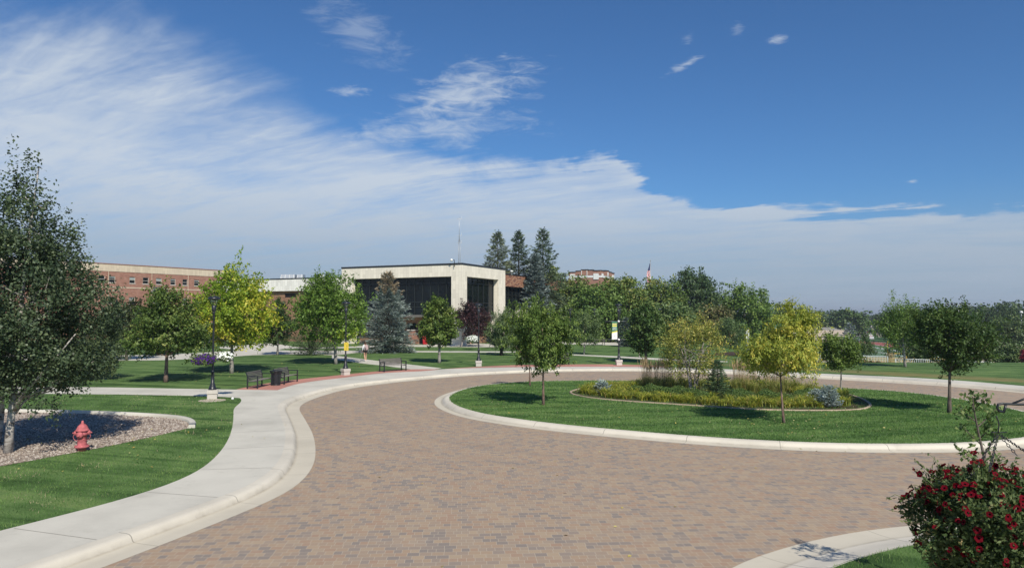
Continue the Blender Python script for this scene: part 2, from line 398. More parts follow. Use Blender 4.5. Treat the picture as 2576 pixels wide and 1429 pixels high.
def f_gravel(t):
    p = gpos(t); v = t.new('ShaderNodeTexVoronoi'); t.setin(v, 'Vector', p); v.inputs['Scale'].default_value = 22
    sp = t.new('ShaderNodeSeparateColor'); t.link(v.outputs['Color'], sp.inputs[0])
    c = t.ramp(sp.outputs[0], [(0, (0.10, 0.08, 0.065)), (.4, (0.24, 0.19, 0.155)), (.8, (0.36, 0.30, 0.25)), (1, (.48, .43, .38))])
    return pr(t, c, 0.85, 0, 0.2, bump=v.outputs['Distance'], bstr=-0.8, bdist=0.03)
M = {}
M['pavers'] = mat('pavers', f_pavers)
M['concrete'] = mat('concrete', f_concrete)
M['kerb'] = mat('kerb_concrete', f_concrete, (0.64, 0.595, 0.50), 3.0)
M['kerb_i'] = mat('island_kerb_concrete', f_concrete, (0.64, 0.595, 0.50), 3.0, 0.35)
M['redpave'] = mat('red_pavement', f_concrete, (0.50, 0.225, 0.175))
M['lawn'] = mat('lawn', f_lawn)
M['mulch'] = mat('mulch', f_bark, (0.03, 0.02, 0.014), (0.10, 0.065, 0.045), 14, 1)
M['gravel'] = mat('gravel', f_gravel)
M['edging'] = mat('edging', f_concrete, (0.50, 0.43, 0.34))
M['bededge'] = mat('bed_edging_concrete', f_concrete, (0.42, 0.33, 0.24))
M['stone'] = mat('pedestal_stone', f_concrete, (0.55, 0.52, 0.47))
M['black'] = m_simple('black_metal', (0.018, 0.021, 0.026), 0.38, 0.0, 0.3, 8)
M['grey_metal'] = m_simple('galvanised_metal', (0.48, 0.50, 0.51), 0.45, 0.6, 0.1, 8)
M['white'] = m_simple('white_paint', (0.78, 0.78, 0.76), 0.5, 0, 0.05, 3)
M['wood'] = mat('weathered_slats', f_wood)
M['bark'] = mat('grey_bark', f_bark, (0.07, 0.055, 0.045), (0.20, 0.165, 0.14), 9)
M['barkr'] = mat('reddish_bark', f_bark, (0.11, 0.07, 0.055), (0.27, 0.19, 0.155), 12)
M['barkp'] = mat('pale_bark', f_bark, (0.16, 0.14, 0.125), (0.42, 0.39, 0.36), 8)
M['barkd'] = mat('dark_bark', f_bark, (0.03, 0.025, 0.02), (0.09, 0.075, 0.06), 9)
M['birch'] = mat('birch_bark', f_birch)
M['hydrant'] = m_simple('faded_red_paint', (0.46, 0.125, 0.135), 0.7, 0, 0.35, 9, .3)
M['glass'] = mat('dark_glass', f_glass)
M['redplastic'] = m_simple('red_plastic', (0.5, 0.02, 0.03), 0.4)
M['yellow'] = m_simple('yellow_board', (0.66, 0.50, 0.05), 0.5, 0, .08)
# ================================================================ GROUND
def cr(pts, step=0.5, closed=False):
    """Catmull-Rom resample of 2-D points"""
    pts = [Vector((p[0], p[1])) for p in pts]; n = len(pts); out = []
    rng_ = range(n) if closed else range(n - 1)
    for i in rng_:
        if closed: p0, p1, p2, p3 = pts[i - 1], pts[i], pts[(i + 1) % n], pts[(i + 2) % n]
        else: p0, p1, p2, p3 = pts[max(i - 1, 0)], pts[i], pts[i + 1], pts[min(i + 2, n - 1)]
        k = max(1, int((p2 - p1).length / step))
        for j in range(k):
            t = j / k
            out.append(0.5 * ((2 * p1) + (-p0 + p2) * t + (2 * p0 - 5 * p1 + 4 * p2 - p3) * t * t + (-p0 + 3 * p1 - 3 * p2 + p3) * t ** 3))
    if not closed: out.append(pts[-1])
    return out
def smooth(pts, closed, it=4):
    for _ in range(it):
        q = []
        n = len(pts)
        for i in range(n):
            if not closed and i in (0, n - 1): q.append(pts[i]); continue
            q.append(pts[i] * 0.5 + (pts[i - 1] + pts[(i + 1) % n]) * 0.25)
        pts = q
    return pts
def offs(pts, d, closed=False):
    """offset to the LEFT of the travel direction by d"""
    out = []; n = len(pts)
    for i in range(n):
        a = pts[i - 1] if (closed or i > 0) else pts[i]; b = pts[(i + 1) % n] if (closed or i < n - 1) else pts[i]
        t = (b - a); t.normalize(); out.append(pts[i] + Vector((-t.y, t.x)) * d)
    return out
def strip(pts, prof, closed=False, side=1):
    """sweep profile [(offset, z)] along pts; uv = arc length, offset"""
    m = MB(); m.uv = []; n = len(pts); rows = [offs(pts, side * o, closed) for o, z in prof]
    s = 0; idx = list(range(n)) + ([0] if closed else [])
    for q, i in enumerate(idx):
        if q: s += (pts[i] - pts[idx[q - 1]]).length
        for r, (o, z) in zip(rows, prof): m.v.append((r[i].x, r[i].y, z)); m.uv.append((s, o))
    k = len(prof)
    for q in range(len(idx) - 1):
        for j in range(k - 1):
            a = q * k + j
            f = (a, a + 1, a + k + 1, a + k)
            m.f.append(f if side < 0 else f[::-1]); m.sm.append(True)
    return m
def poly(pts, z):
    m = MB(); me = bmesh.new(); vs = [me.verts.new((p[0], p[1], z)) for p in pts]
    f = me.faces.new(vs); bmesh.ops.triangulate(me, faces=[f])
    me.normal_update()
    for f in me.faces:
        if f.normal.z < 0: f.normal_flip()
    me.verts.index_update()
    m.v = [tuple(v.co) for v in me.verts]; m.f = [tuple(v.index for v in f.verts) for f in me.faces]; m.sm = [False] * len(m.f); me.free(); return m
def struct(name, m, mt, **k): return tag(m.build(name, mt, **k), kind='structure')

# road edge (pavers meet the gutter), from bottom left, round the far side, off to the right
road_edge = [(-9.5, -6), (-9.2, 0), (-8.4, 6), (-7.55, 10), (-6.83, 12.03), (-6.19, 13.9), (-5.79, 15.2), (-5.42, 16.42), (-5.28, 17.99), (-5.51, 19.9), (-6.02, 22.03), (-6.91, 24.99), (-7.75, 27.32),
             (-8.83, 30.19), (-9.62, 32.29), (-9.98, 34.2), (-9.95, 36.64), (-9.56, 39.8), (-8.71, 42.36), (-7.01, 45.1), (-4.92, 47.6), (-2.64, 49.9), (2.63, 52.7), (7.82, 53.4), (10.04, 53.2),
             (15, 51.2), (19.15, 48.3), (21.34, 46.45), (24.3, 43.8), (26.31, 41.4), (27.7, 38.4), (29.0, 34), (29.8, 29), (31, 24.5), (35, 21), (45, 19.2), (60, 19)]
RE = smooth(cr(road_edge, 0.5), False, 5)
kerb_prof = [(0, 0.004), (0.30, 0.003), (0.56, 0.008), (0.60, 0.03), (0.64, 0.115), (0.69, 0.146), (0.76, 0.156), (0.95, 0.157)]
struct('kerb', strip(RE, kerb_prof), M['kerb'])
KB = offs(RE, 0.93)       # back of the kerb
# paved road
road = poly([(-14, -30), (64, -30), (64, 60), (-14, 60)], 0.0)
struct('road', road, M['pavers'])

# big ground sheet outside the kerb
rng = np.random.default_rng(5)
bound = [(v.x, v.y) for v in KB[::2]] + [(60.0, 20.5)]
outer = [(400, 16), (9000, 0), (9000, 9000), (0, 10500), (-9000, 9000), (-9000, -300), (-10.6, -300)]
loop = bound + outer
pts = [Vector(p) for p in loop]
extra = []
ys = [24, 30, 36, 42, 48, 54, 57, 60, 63, 66, 69, 73, 77, 81, 86, 91, 97, 103, 110, 118, 130, 150, 175, 205, 240, 260, 285, 315, 350, 390, 425, 500, 700, 1000, 1500, 2300, 3500, 5500, 8000]
for y in ys:
    nx = 60
    for k in range(-nx, nx + 1):
        r = k / nx * 1.1
        extra.append(Vector((r * y + 0.01, y + 0.013 * (k % 3))))
poly_np = np.array(loop)
def inside(p, pol):
    x, y = p; c = False; j = len(pol) - 1
    for i in range(len(pol)):
        if (pol[i][1] > y) != (pol[j][1] > y) and x < (pol[j][0] - pol[i][0]) * (y - pol[i][1]) / (pol[j][1] - pol[i][1]) + pol[i][0]: c = not c
        j = i
    return c
extra = [e for e in extra if inside(e, loop) and min((e - Vector(b)).length for b in bound[::3]) > 1.0]
allp = pts + extra; nl = len(pts)
vv, ee, ff, *_ = delaunay_2d_cdt(allp, [(i, (i + 1) % nl) for i in range(nl)], [], 1, 1e-5)
m = MB()
m.v = [(p.x, p.y, HT(p.x, p.y)) for p in vv]
m.f = []
for f in ff:
    a, b, c = [vv[i] for i in f[:3]]
    m.f.append(tuple(f) if (b - a).cross(c - a) > 0 else tuple(f)[::-1])
m.sm = [True] * len(m.f)
ground = m.build('lawn', M['lawn']); tag(ground, kind='structure')

# island (closed loop, counter clockwise)
isl = [(10.3, 22.02), (12.3, 21.92), (14.6, 22.15), (18.1, 23.6), (21.0, 26.6), (22.2, 30.0), (22.4, 34.4), (21.5, 37.9), (18.9, 40.5), (14, 42.9), (8, 44.9), (2.4, 44.9), (-0.8, 43.4), (-2.6, 41.2), (-3.57, 38.3), (-3.85, 36), (-3.74, 34.3), (-3.41, 32.6), (-2.5, 30.3), (-1.45, 28.7), (1.11, 26.28), (3.98, 24.44), (6.12, 23.28), (8.4, 22.4)]
IE = smooth(cr(isl, 0.5, True), True, 5)
isl_prof = [(0, 0.004), (0.22, 0.002), (0.36, 0.01), (0.42, 0.07), (0.47, 0.125), (0.53, 0.152), (0.62, 0.160), (0.74, 0.158)]
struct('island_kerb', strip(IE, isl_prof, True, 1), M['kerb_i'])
IG = offs(IE, 0.70, True)
cxy = sum(IG, Vector((0, 0))) / len(IG)
m = MB(); rings = [1.0, .9, .75, .5, .25]; n = len(IG)
for r in rings:
    for p in IG:
        q = cxy + (p - cxy) * r; m.v.append((q.x, q.y, 0.154 + 0.0 * (1 - r)))
m.v.append((cxy.x, cxy.y, 0.154))
for a in range(len(rings) - 1):
    for i in range(n):
        j = (i + 1) % n; m.f.append((a * n + i, a * n + j, (a + 1) * n + j, (a + 1) * n + i)); m.sm.append(True)
for i in range(n): m.f.append(((len(rings) - 1) * n + i, (len(rings) - 1) * n + (i + 1) % n, len(m.v) - 1)); m.sm.append(True)
struct('island_lawn', m, M['lawn'])

# near lawn, bottom right
br = [(1.0, -6), (1.0, 3), (1.5, 7), (2.4, 10.2), (3.55, 12.0), (5.19, 13.24), (6.52, 13.95), (8.0, 14.45), (11, 14.9), (16, 14.9), (25, 13.6), (40, 12)]
BR = smooth(cr(br, 0.5), False, 4)
br_prof = [(0, 0.004), (0.3, 0.0), (0.55, 0.008), (0.9, 0.05), (1.18, 0.14), (1.3, 0.152)]
struct('near_kerb', strip(BR, br_prof, False, -1), M['kerb'])
BG = offs(BR, -1.27)
struct('near_lawn', poly([(p.x, p.y) for p in BG] + [(40, -6)], 0.150), M['lawn'])

# sidewalk ---------------------------------------------------------
sw_out = [(-13.0, -6), (-12.4, 0), (-11.6, 6), (-10.6, 11), (-9.64, 13.58), (-9.1, 14.6), (-8.45, 16.2), (-8.16, 17.7), (-8.21, 19.2), (-8.6, 21.11), (-9.25, 23.4), (-10.25, 26.31), (-11.5, 29.6), (-12.2, 31.4), (-12.55, 33.2), (-12.95, 34.4), (-13.3, 35.0)]
SO = smooth(cr(sw_out, 0.5), False, 4)
kb_main = [p for p in KB]
def kb_between(y0, y1, x0=-99, x1=99): return [p for p in KB if y0 <= p.y <= y1 and x0 <= p.x <= x1]
# red band edges: lower (towards the kerb) and upper (towards the lawn)
lowL = [P(697.5, 981.7), P(746, 966), P(800, 957.5), P(858, 951), P(970, 938), P(1063.5, 934), P(1108, 929)]
lowL = [Vector((p.x, p.y)) for p in lowL]
LOW1 = smooth(cr(lowL, 0.6), False, 2)
low2 = [Vector((P(q[0], q[1]).x, P(q[0], q[1]).y)) for q in [(1108, 929), (1150, 927), (1240, 924.5), (1377, 923.1), (1520, 922.8), (1662, 923.6)]]
LOW2 = smooth(cr(low2, 0.6), False, 2)
farR = [Vector((P(q[0], q[1]).x, P(q[0], q[1]).y)) for q in [(1662, 923.6), (1760, 926.5), (1880, 931), (2010, 937.3), (2114.5, 942), (2281, 949.3), (2426, 958.3), (2575, 971)]] + [Vector(q) for q in [(31.2, 36), (32.5, 30), (34.2, 25.5), (38, 23.2), (46, 21.9), (60, 21.6)]]
FR = smooth(cr(farR, 0.6), False, 3)
seam = Vector((-15.4, 39.1))
path_b = [Vector((P(q[0], q[1]).x, P(q[0], q[1]).y)) for q in [(0, 971.8), (298, 974.8), (524.8, 979), (593, 980)]]
path_f = [Vector((P(q[0], q[1]).x, P(q[0], q[1]).y)) for q in [(588, 1002), (560, 998.5), (470.6, 995.4), (282, 992.2), (0, 989.7)]]
walk = list(SO) + path_f[1:] + [Vector((-60, 38.6)), Vector((-60, 42.4))] + path_b + LOW1 + LOW2[1:] + FR[1:]
kb2 = [p for p in KB][::-1]
walk += [p + Vector((0, 0)) for p in kb2]
struct('sidewalk', poly([(p.x, p.y) for p in walk], 0.1585), M['concrete'])
jm = MB(); acc = 0; last = KB[0]
outl = list(SO) + [Vector((p.x, p.y)) for p in LOW1] + list(LOW2) + list(FR)
for i in range(1, len(KB)):
    acc += (KB[i] - KB[i - 1]).length
    if acc < 3.0: continue
    acc = 0
    if KB[i].x > 40 or 33 < KB[i].y < 42 and KB[i].x < 0: continue
    t_ = (KB[min(i + 1, len(KB) - 1)] - KB[i - 1]).normalized(); nn_ = Vector((-t_.y, t_.x)); best = None
    for q in outl:
        rel_ = q - KB[i]; a_ = rel_.dot(nn_); b_ = abs(rel_.dot(t_))
        if b_ < .45 and .5 < a_ < 4 and (best is None or a_ < best): best = a_
    if best is None: continue
    a0, a1 = KB[i] + nn_ * .02, KB[i] + nn_ * (best - .03); w_ = t_ * .007
    jm.quad((a0.x - w_.x, a0.y - w_.y, .1612), (a0.x + w_.x, a0.y + w_.y, .1612), (a1.x + w_.x, a1.y + w_.y, .1612), (a1.x - w_.x, a1.y - w_.y, .1612))
struct('walk_joints', jm, m_simple('dark_joint', (0.20, 0.185, 0.16), .9))  # thin dark strips marking the sidewalk joints
# red concrete band behind it
up1 = [Vector((P(q[0], q[1]).x, P(q[0], q[1]).y)) for q in [(593, 980), (627, 972.5), (680, 963), (749.8, 954.5), (858, 943.4), (951.4, 934), (1026, 929.3), (1108, 929)]]
UP1 = smooth(cr(up1, 0.6), False, 2)
LOWc = [Vector((P(593, 980).x, P(593, 980).y))] + LOW1
struct('red_pavement', poly([(p.x, p.y) for p in UP1] + [(p.x, p.y) for p in LOW1[::-1][1:]], 0.1615), M['redpave'])
up2 = [Vector((P(q[0], q[1]).x, P(q[0], q[1]).y)) for q in [(1108, 929), (1180, 924), (1293.4, 918.6), (1446, 916.7), (1560, 917), (1662, 920.3), (1700, 925)]]
UP2 = smooth(cr(up2, 0.6), False, 2)
struct('red_pavement', poly([(p.x, p.y) for p in UP2[:-1]] + [(p.x, p.y) for p in LOW2[::-1][:-1]], 0.1617), M['redpave'])

# garden paths across the lawns -------------------------------------
def path(px_top, px_bot, z, name='path'):
    a = cr([(P(*q).x, P(*q).y) for q in px_top], 1.0); b = cr([(P(*q).x, P(*q).y) for q in px_bot], 1.0)
    return struct(name, poly([(p.x, p.y) for p in a] + [(p.x, p.y) for p in b[::-1]], z), M['concrete'])
path([(835.4, 893.6), (880, 899), (958.5, 908.7), (1040, 918), (1112, 926.5)], [(835, 903), (918, 914.9), (958.5, 919), (1021.5, 927.6), (1060, 932.6)], 0.1565)
path([(-60, 893), (316, 893.5), (450, 890), (560, 884), (640, 880.5), (760, 882), (835, 882), (985, 882.6), (1290, 884)], [(-60, 905), (316, 907), (450, 904.5), (560, 899), (640, 893.5), (778, 891), (840, 893.5), (905, 887.2), (985, 886), (1290, 887)], 0.1575)
path([(1446, 891.5), (1540, 895.5), (1661, 901.5), (1740, 905.5), (1830, 909)], [(1446, 894.2), (1540, 899), (1661, 906), (1740, 908.2), (1830, 911)], 0.1575)
path([(1290, 884), (1380, 886), (1446, 891.5)], [(1290, 887), (1380, 890.5), (1446, 894.2)], 0.1565)
path([(1300, 860), (1442, 859), (1562, 861.5)], [(1300, 866), (1442, 866.5), (1562, 869)], 0.1575)
path([(553, 872), (620, 868), (650, 862), (700, 866), (760, 874), (830, 873.5), (985, 868), (1150, 868)], [(553, 876), (600, 880.5), (640, 883), (690, 884), (720, 877), (830, 876.5), (985, 872.5), (1150, 873)], 0.1555)
# plaza in front of the main building
path([(985, 852), (1060, 856), (1160, 862), (1300, 868)], [(985, 868), (1060, 866.5), (1160, 873), (1300, 872.5)], 0.1545, 'plaza')
# gravel bed at the left
gb_top = [(-200, 1034), (0, 1037), (251, 1043), (423.5, 1052.5), (464, 1060), (482, 1069), (474, 1077)]
gb_bot = [(-200, 1200), (0, 1173), (156.9, 1144), (282.4, 1120.5), (407.9, 1093), (474, 1077)]
ga = smooth(cr([(P(*q).x, P(*q).y) for q in gb_top], 0.4), False, 2); gb_ = cr([(P(*q).x, P(*q).y) for q in gb_bot], 0.6)
GRAV = [(p.x, p.y) for p in ga] + [(p.x, p.y) for p in gb_[::-1][1:]]
struct('gravel_bed', poly(GRAV, 0.158), M['gravel'])
ge_ = strip(ga, [(0.0, 0.15), (0.0, 0.26), (0.02, 0.28), (0.20, 0.28), (0.22, 0.26), (0.22, 0.15)]); e_ = len(ge_.v) - 6; ge_.f.append(tuple(range(e_, e_ + 6))); ge_.sm.append(False)
tag(ge_.build('garden_edging', M['concrete']),
    'grey concrete edging curb curving round the back of the gravel bed', 'edging')
# loose pebbles
N = 26000; gp = []
xs = [p[0] for p in GRAV]; ysx = [p[1] for p in GRAV]
while len(gp) < N:
    x = rng.uniform(max(min(xs), -22), max(xs)); y = rng.uniform(min(ysx), max(ysx))
    if inside((x, y), GRAV): gp.append((x, y))
gp = np.array(gp)
oct_ = np.array([(1, 0, 0), (0, 1, 0), (-1, 0, 0), (0, -1, 0), (0, 0, .8)], dtype=float)
sc = rng.uniform(0.014, 0.042, (N, 1, 1)); sx = rng.uniform(.6, 1.5, (N, 1, 3)); an = rng.uniform(0, 6.28, N)
v = oct_[None] * sc * sx; cx_, sn_ = np.cos(an)[:, None], np.sin(an)[:, None]
vx = v[:, :, 0] * cx_ - v[:, :, 1] * sn_; vy = v[:, :, 0] * sn_ + v[:, :, 1] * cx_
v = np.stack([vx + gp[:, :1], vy + gp[:, 1:], v[:, :, 2] + 0.160], 2)
def np_mesh(name, verts, faces, mt, rnd=None, parent=None, smooth=False):
    me = bpy.data.meshes.new(name); nv = len(verts); nf, k = faces.shape
    me.vertices.add(nv); me.vertices.foreach_set('co', verts.astype(np.float32).ravel())
    me.loops.add(nf * k); me.loops.foreach_set('vertex_index', faces.astype(np.int32).ravel())
    me.polygons.add(nf); me.polygons.foreach_set('loop_start', (np.arange(nf) * k).astype(np.int32))
    try: me.polygons.foreach_set('loop_total', np.full(nf, k, dtype=np.int32))
    except Exception: pass
    if smooth: me.polygons.foreach_set('use_smooth', np.ones(nf, dtype=bool))
    me.update(calc_edges=True)
    if rnd is not None:
        a = me.attributes.new('rnd', 'FLOAT', 'FACE'); a.data.foreach_set('value', rnd.astype(np.float32))
    if mt: me.materials.append(mt)
    o = bpy.data.objects.new(name, me); COL.objects.link(o)
    if parent is not None: adopt(o, parent)
    return o
fidx = np.array([(0, 1, 4), (1, 2, 4), (2, 3, 4), (3, 0, 4)])
faces = (np.arange(N)[:, None, None] * 5 + fidx[None]).reshape(-1, 3)
MATS_PEB = m_leaf('pebbles', [(0, (0.13, 0.10, 0.085)), (.3, (0.27, 0.215, 0.175)), (.7, (0.39, 0.33, 0.275)), (1, (0.55, 0.50, 0.44))], 0.0, 0.8, False)
pr_ = np.repeat(rng.random(N), 4)
tag(np_mesh('gravel', v.reshape(-1, 3), faces, MATS_PEB, pr_), kind='stuff')

# grass blades on the near lawns -----------------------------------
GRASS_ST = [(0, (0.022, 0.052, 0.008)), (.4, (0.046, 0.096, 0.015)), (.75, (0.080, 0.138, 0.024)), (.93, (0.110, 0.155, 0.034)), (1, (0.22, 0.18, 0.08))]
M['blades'] = m_leaf('grass_blades', [(q, tuple(w * k for w, k in zip(c, (2.05, 2.05, 3.1)))) for q, c in GRASS_ST], 0.3, 0.6, False)
def in_poly_np(x, y, pol):
    c = np.zeros(len(x), bool); j = len(pol) - 1
    for i in range(len(pol)):
        xi, yi = pol[i]; xj, yj = pol[j]
        if yi != yj:
            c ^= ((yi > y) != (yj > y)) & (x < (xj - xi) * (y - yi) / (yj - yi) + xi)
        j = i
    return c
def blades(name, pol, holes, n, h, w, seed, z=0.152, dens=None, name_dir=False):
    r = np.random.default_rng(seed)
    a = np.array(pol); x = r.uniform(a[:, 0].min(), a[:, 0].max(), n); y = r.uniform(a[:, 1].min(), a[:, 1].max(), n)
    k = in_poly_np(x, y, pol)
    for ho in holes: k &= ~in_poly_np(x, y, ho)
    k &= (np.abs(x) < y * 0.76 + 1) & (y > 9)
    if dens is not None: k &= r.random(n) < dens(x, y)
    x, y = x[k], y[k]; n = len(x)
    an = r.uniform(0, 2 * np.pi, n); hh = h * r.uniform(.5, 1.25, n); ww = w * r.uniform(.6, 1.3, n) * np.clip(y / 15, .8, 3)
    lx, ly = np.cos(an), np.sin(an); ln = hh * r.uniform(.15, .8, n); la = r.uniform(0, 2 * np.pi, n)
    p0 = np.stack([x - lx * ww, y - ly * ww, np.full(n, z - .004)], 1); p1 = np.stack([x + lx * ww, y + ly * ww, np.full(n, z - .004)], 1)
    p2 = np.stack([x + np.cos(la) * ln, y + np.sin(la) * ln, z + hh], 1)
    vv_ = np.stack([p0, p1, p2], 1).reshape(-1, 3); fc = np.arange(3 * n).reshape(-1, 3)
    q = math.radians(17); u = (x * math.cos(q) + y * math.sin(q)); t_ = (-x * math.sin(q) + y * math.cos(q))
    if name_dir: t_, u = fn_dir(x, y)
    st_ = 0.30 * np.sin(t_ * 3.4 + np.sin(u * .45) * 1.1) + 0.18 * np.sin(t_ * 7.7 + u * .3) + 0.14 * np.sin(x * 1.7 + 2 + np.sin(y)) * np.sin(y * 1.3) + .12 * np.sin(u * 1.1 + t_)
    rn = np.clip(.47 + st_ * 0.72 + (r.random(n) - .5) * 0.50, 0, .93)
    dry = (np.sin(x * .9 + 1.2 * np.sin(y * .5)) * np.sin(y * 1.1 + .7 * np.sin(x * 1.3)) + .35 * np.sin(x * 3.1 + y * 2.2))
    rn[(r.random(n) < np.clip((dry - .55) * (.5 if name_dir else .06), 0.004, .25))] = 1
    tag(np_mesh(name, vv_, fc, M['blades'], rn), kind='stuff')
SOA = np.array([(p.x, p.y) for p in SO][::3]); SOL = np.arange(len(SOA)) * 1.5
def fn_dir(x, y):
    d = np.full(len(x), 1e9); w_ = np.zeros(len(x))
    for i_, (a_, b_) in enumerate(SOA):
        q_ = np.hypot(x - a_, y - b_); k_ = q_ < d; d[k_] = q_[k_]; w_[k_] = SOL[i_]
    return d, w_
leftlawn = [(p.x, p.y) for p in SO] + [(p.x, p.y) for p in path_f[1:]] + [(-40, 38), (-40, 8), (-12, 8)]
blades('grass', leftlawn, [GRAV], 420000, 0.05, 0.006, 1, dens=lambda x, y: np.clip(19 / y, 0, 1) ** 2, name_dir=True)
blades('grass', [(p.x, p.y) for p in IG], [], 260000, 0.05, 0.007, 2, z=0.156, dens=lambda x, y: np.clip(24 / y, 0, 1) ** 2)
blades('grass', [(p.x, p.y) for p in BG] + [(40, -6)], [], 420000, 0.06, 0.005, 3)
# hills on the horizon
hm = MB(); n = 90
for k in range(n + 1):
    a = math.radians(-60 + 120 * k / n); d = 6200
    hh = 14 + 9 * math.sin(k * .31) + 6 * math.sin(k * .83 + 1) + 3 * math.sin(k * 2.1)
    hm.v += [(math.sin(a) * d, math.cos(a) * d, -9), (math.sin(a) * (d + 500), math.cos(a) * (d + 500), hh), (math.sin(a) * (d + 1500), math.cos(a) * (d + 1500), -9)]
for k in range(n):
    i = k * 3; hm.f += [(i, i + 3, i + 4, i + 1), (i + 1, i + 4, i + 5, i + 2)]; hm.sm += [True, True]
struct('hills', hm, m_simple('far_hills', (0.13, 0.14, 0.08), .9, 0, .2, .01))
# ================================================================ VEGETATION
def nrm(a): return a / np.maximum(np.linalg.norm(a, axis=1, keepdims=True), 1e-9)
def leaf_quads(C, D, Nn, L, Wd, fold=0.15):
    D = nrm(D); Sv = nrm(np.cross(D, Nn)); U = np.cross(Sv, D)
    L = np.asarray(L).reshape(-1, 1); Wd = np.asarray(Wd).reshape(-1, 1)
    a = C - D * L * .5; b = C + Sv * Wd * .5 - D * L * .06 + U * Wd * fold; c = C + D * L * .5; d = C - Sv * Wd * .5 - D * L * .06 + U * Wd * fold
    v = np.stack([a, b, c, d], 1).reshape(-1, 3)
    return v, np.arange(len(v)).reshape(-1, 4)
def crown_shoots(r, n_bough, spb, env, prof, ctr, boughr, shoot, up):
    """boughs spread through an envelope, each with several leafy shoots. env=(rx,ry,z0,z1); prof(t)->radius fraction"""
    rx, ry, z0, z1 = env
    ph = r.uniform(0, 6.28, 6); out_c = []; cid = []
    T = []; 
    ts = np.linspace(0, 1, 200); w = np.array([max(prof(t), .04) for t in ts]) ** 1.6; w /= w.sum()
    t = r.choice(ts, n_bough, p=w) + r.uniform(-.003, .003, n_bough)
    t = np.clip(t, 0, 1)
    a = r.uniform(0, 2 * np.pi, n_bough)
    lump = 1 + .07 * np.sin(2 * a + ph[0] + 4 * t) + .07 * np.sin(3 * a + ph[1] - 7 * t) + .06 * np.sin(5 * a + ph[2] + 9 * t)
    R = np.array([prof(q) for q in t]) * lump
    rr = R * np.sqrt(r.uniform(.10, 1.0, n_bough))
    B = np.stack([ctr[0] + rx * rr * np.cos(a), ctr[1] + ry * rr * np.sin(a), z0 + (z1 - z0) * t], 1)
    radial = np.stack([np.cos(a) * rr, np.sin(a) * rr, (t - .45) * 1.1], 1)
    # shoots
    S0 = np.repeat(B, spb, 0) + r.normal(0, 1, (n_bough * spb, 3)) * boughr * .55
    dirs = nrm(np.repeat(radial, spb, 0) + r.normal(0, .55, (n_bough * spb, 3)) + np.array([0, 0, up]))
    return B, S0, dirs, np.repeat(np.arange(n_bough), spb)
def foliage(name, r, S0, dirs, bid, nleaf, shoot, srad, L, Wd, mt, parent, droop=0.2, cfun=None, nb=1, vary=0.5, flat=0.6):
    ns = len(S0); k = max(1, int(nleaf / ns))
    u = r.uniform(-.35, 1.0, (ns, k, 1))
    sl = shoot * r.uniform(.6, 1.3, (ns, 1, 1))
    C = S0[:, None] + dirs[:, None] * u * sl + r.normal(0, 1, (ns, k, 3)) * srad * (1.15 - .6 * np.clip(u, 0, 1))
    C = C.reshape(-1, 3); N_ = len(C)
    D = nrm(np.repeat(dirs, k, 0) * .5 + r.normal(0, .7, (N_, 3)) + np.array([0, 0, -droop]))
    Nn = r.normal(0, .42, (N_, 3)) + np.array([0, 0, flat * 1.1]) + np.repeat(dirs, k, 0) * .35
    br = r.random(nb)[np.repeat(bid, k)]
    rn = np.clip(vary * br + (1 - vary) * r.random(N_), 0, 1)
    if cfun is not None: rn = np.clip(cfun(C, rn), 0, 1)
    v, f = leaf_quads(C, D, Nn, 1.22 * L * r.uniform(.65, 1.25, N_), 1.25 * Wd * r.uniform(.7, 1.2, N_))
    return np_mesh(name, v, f, mt, rn, parent)
def curve_pts(a, b, bend, n=6):
    a = Vector(a); b = Vector(b); mid = (a + b) / 2 + Vector(bend)
    return [(1 - t) ** 2 * a + 2 * t * (1 - t) * mid + t * t * b for t in [i / (n - 1) for i in range(n)]]
PROF = {
 'round': lambda t: math.sqrt(max(0, 1 - (2 * t - 1) ** 2)) ** .68,
 'egg': lambda t: max(0, math.sin(math.pi * min(1, t ** .72 * .97 + .03))) ** .75,
 'cone': lambda t: (min(1, t / .16) ** .7) * max(0, 1 - t) ** .75 * 1.02,
 'vase': lambda t: max(0, (0.35 + .65 * min(1, t / .45)) * (1 if t < .62 else math.sqrt(max(0, 1 - ((t - .62) / .42) ** 2)))),
 'oval': lambda t: max(0, 1 - abs(2 * t - .9) ** 2.4 if t < .95 else .12) ** .6,
 'dome': lambda t: max(0, 1 - t ** 2.2) ** .5 * min(1, .55 + t * 2.5),
 'birch': lambda t: np.interp(t, [0, .12, .35, .55, .72, .86, 1], [.45, .82, 1, .80, .54, .34, .18]),
 'linden': lambda t: np.interp(t, [0, .1, .28, .5, .75, .92, 1], [.5, .9, 1, .72, .42, .22, .06]),
 'pear': lambda t: np.interp(t, [0, .1, .35, .6, .85, 1], [.35, .78, 1, .78, .42, .08]),
}
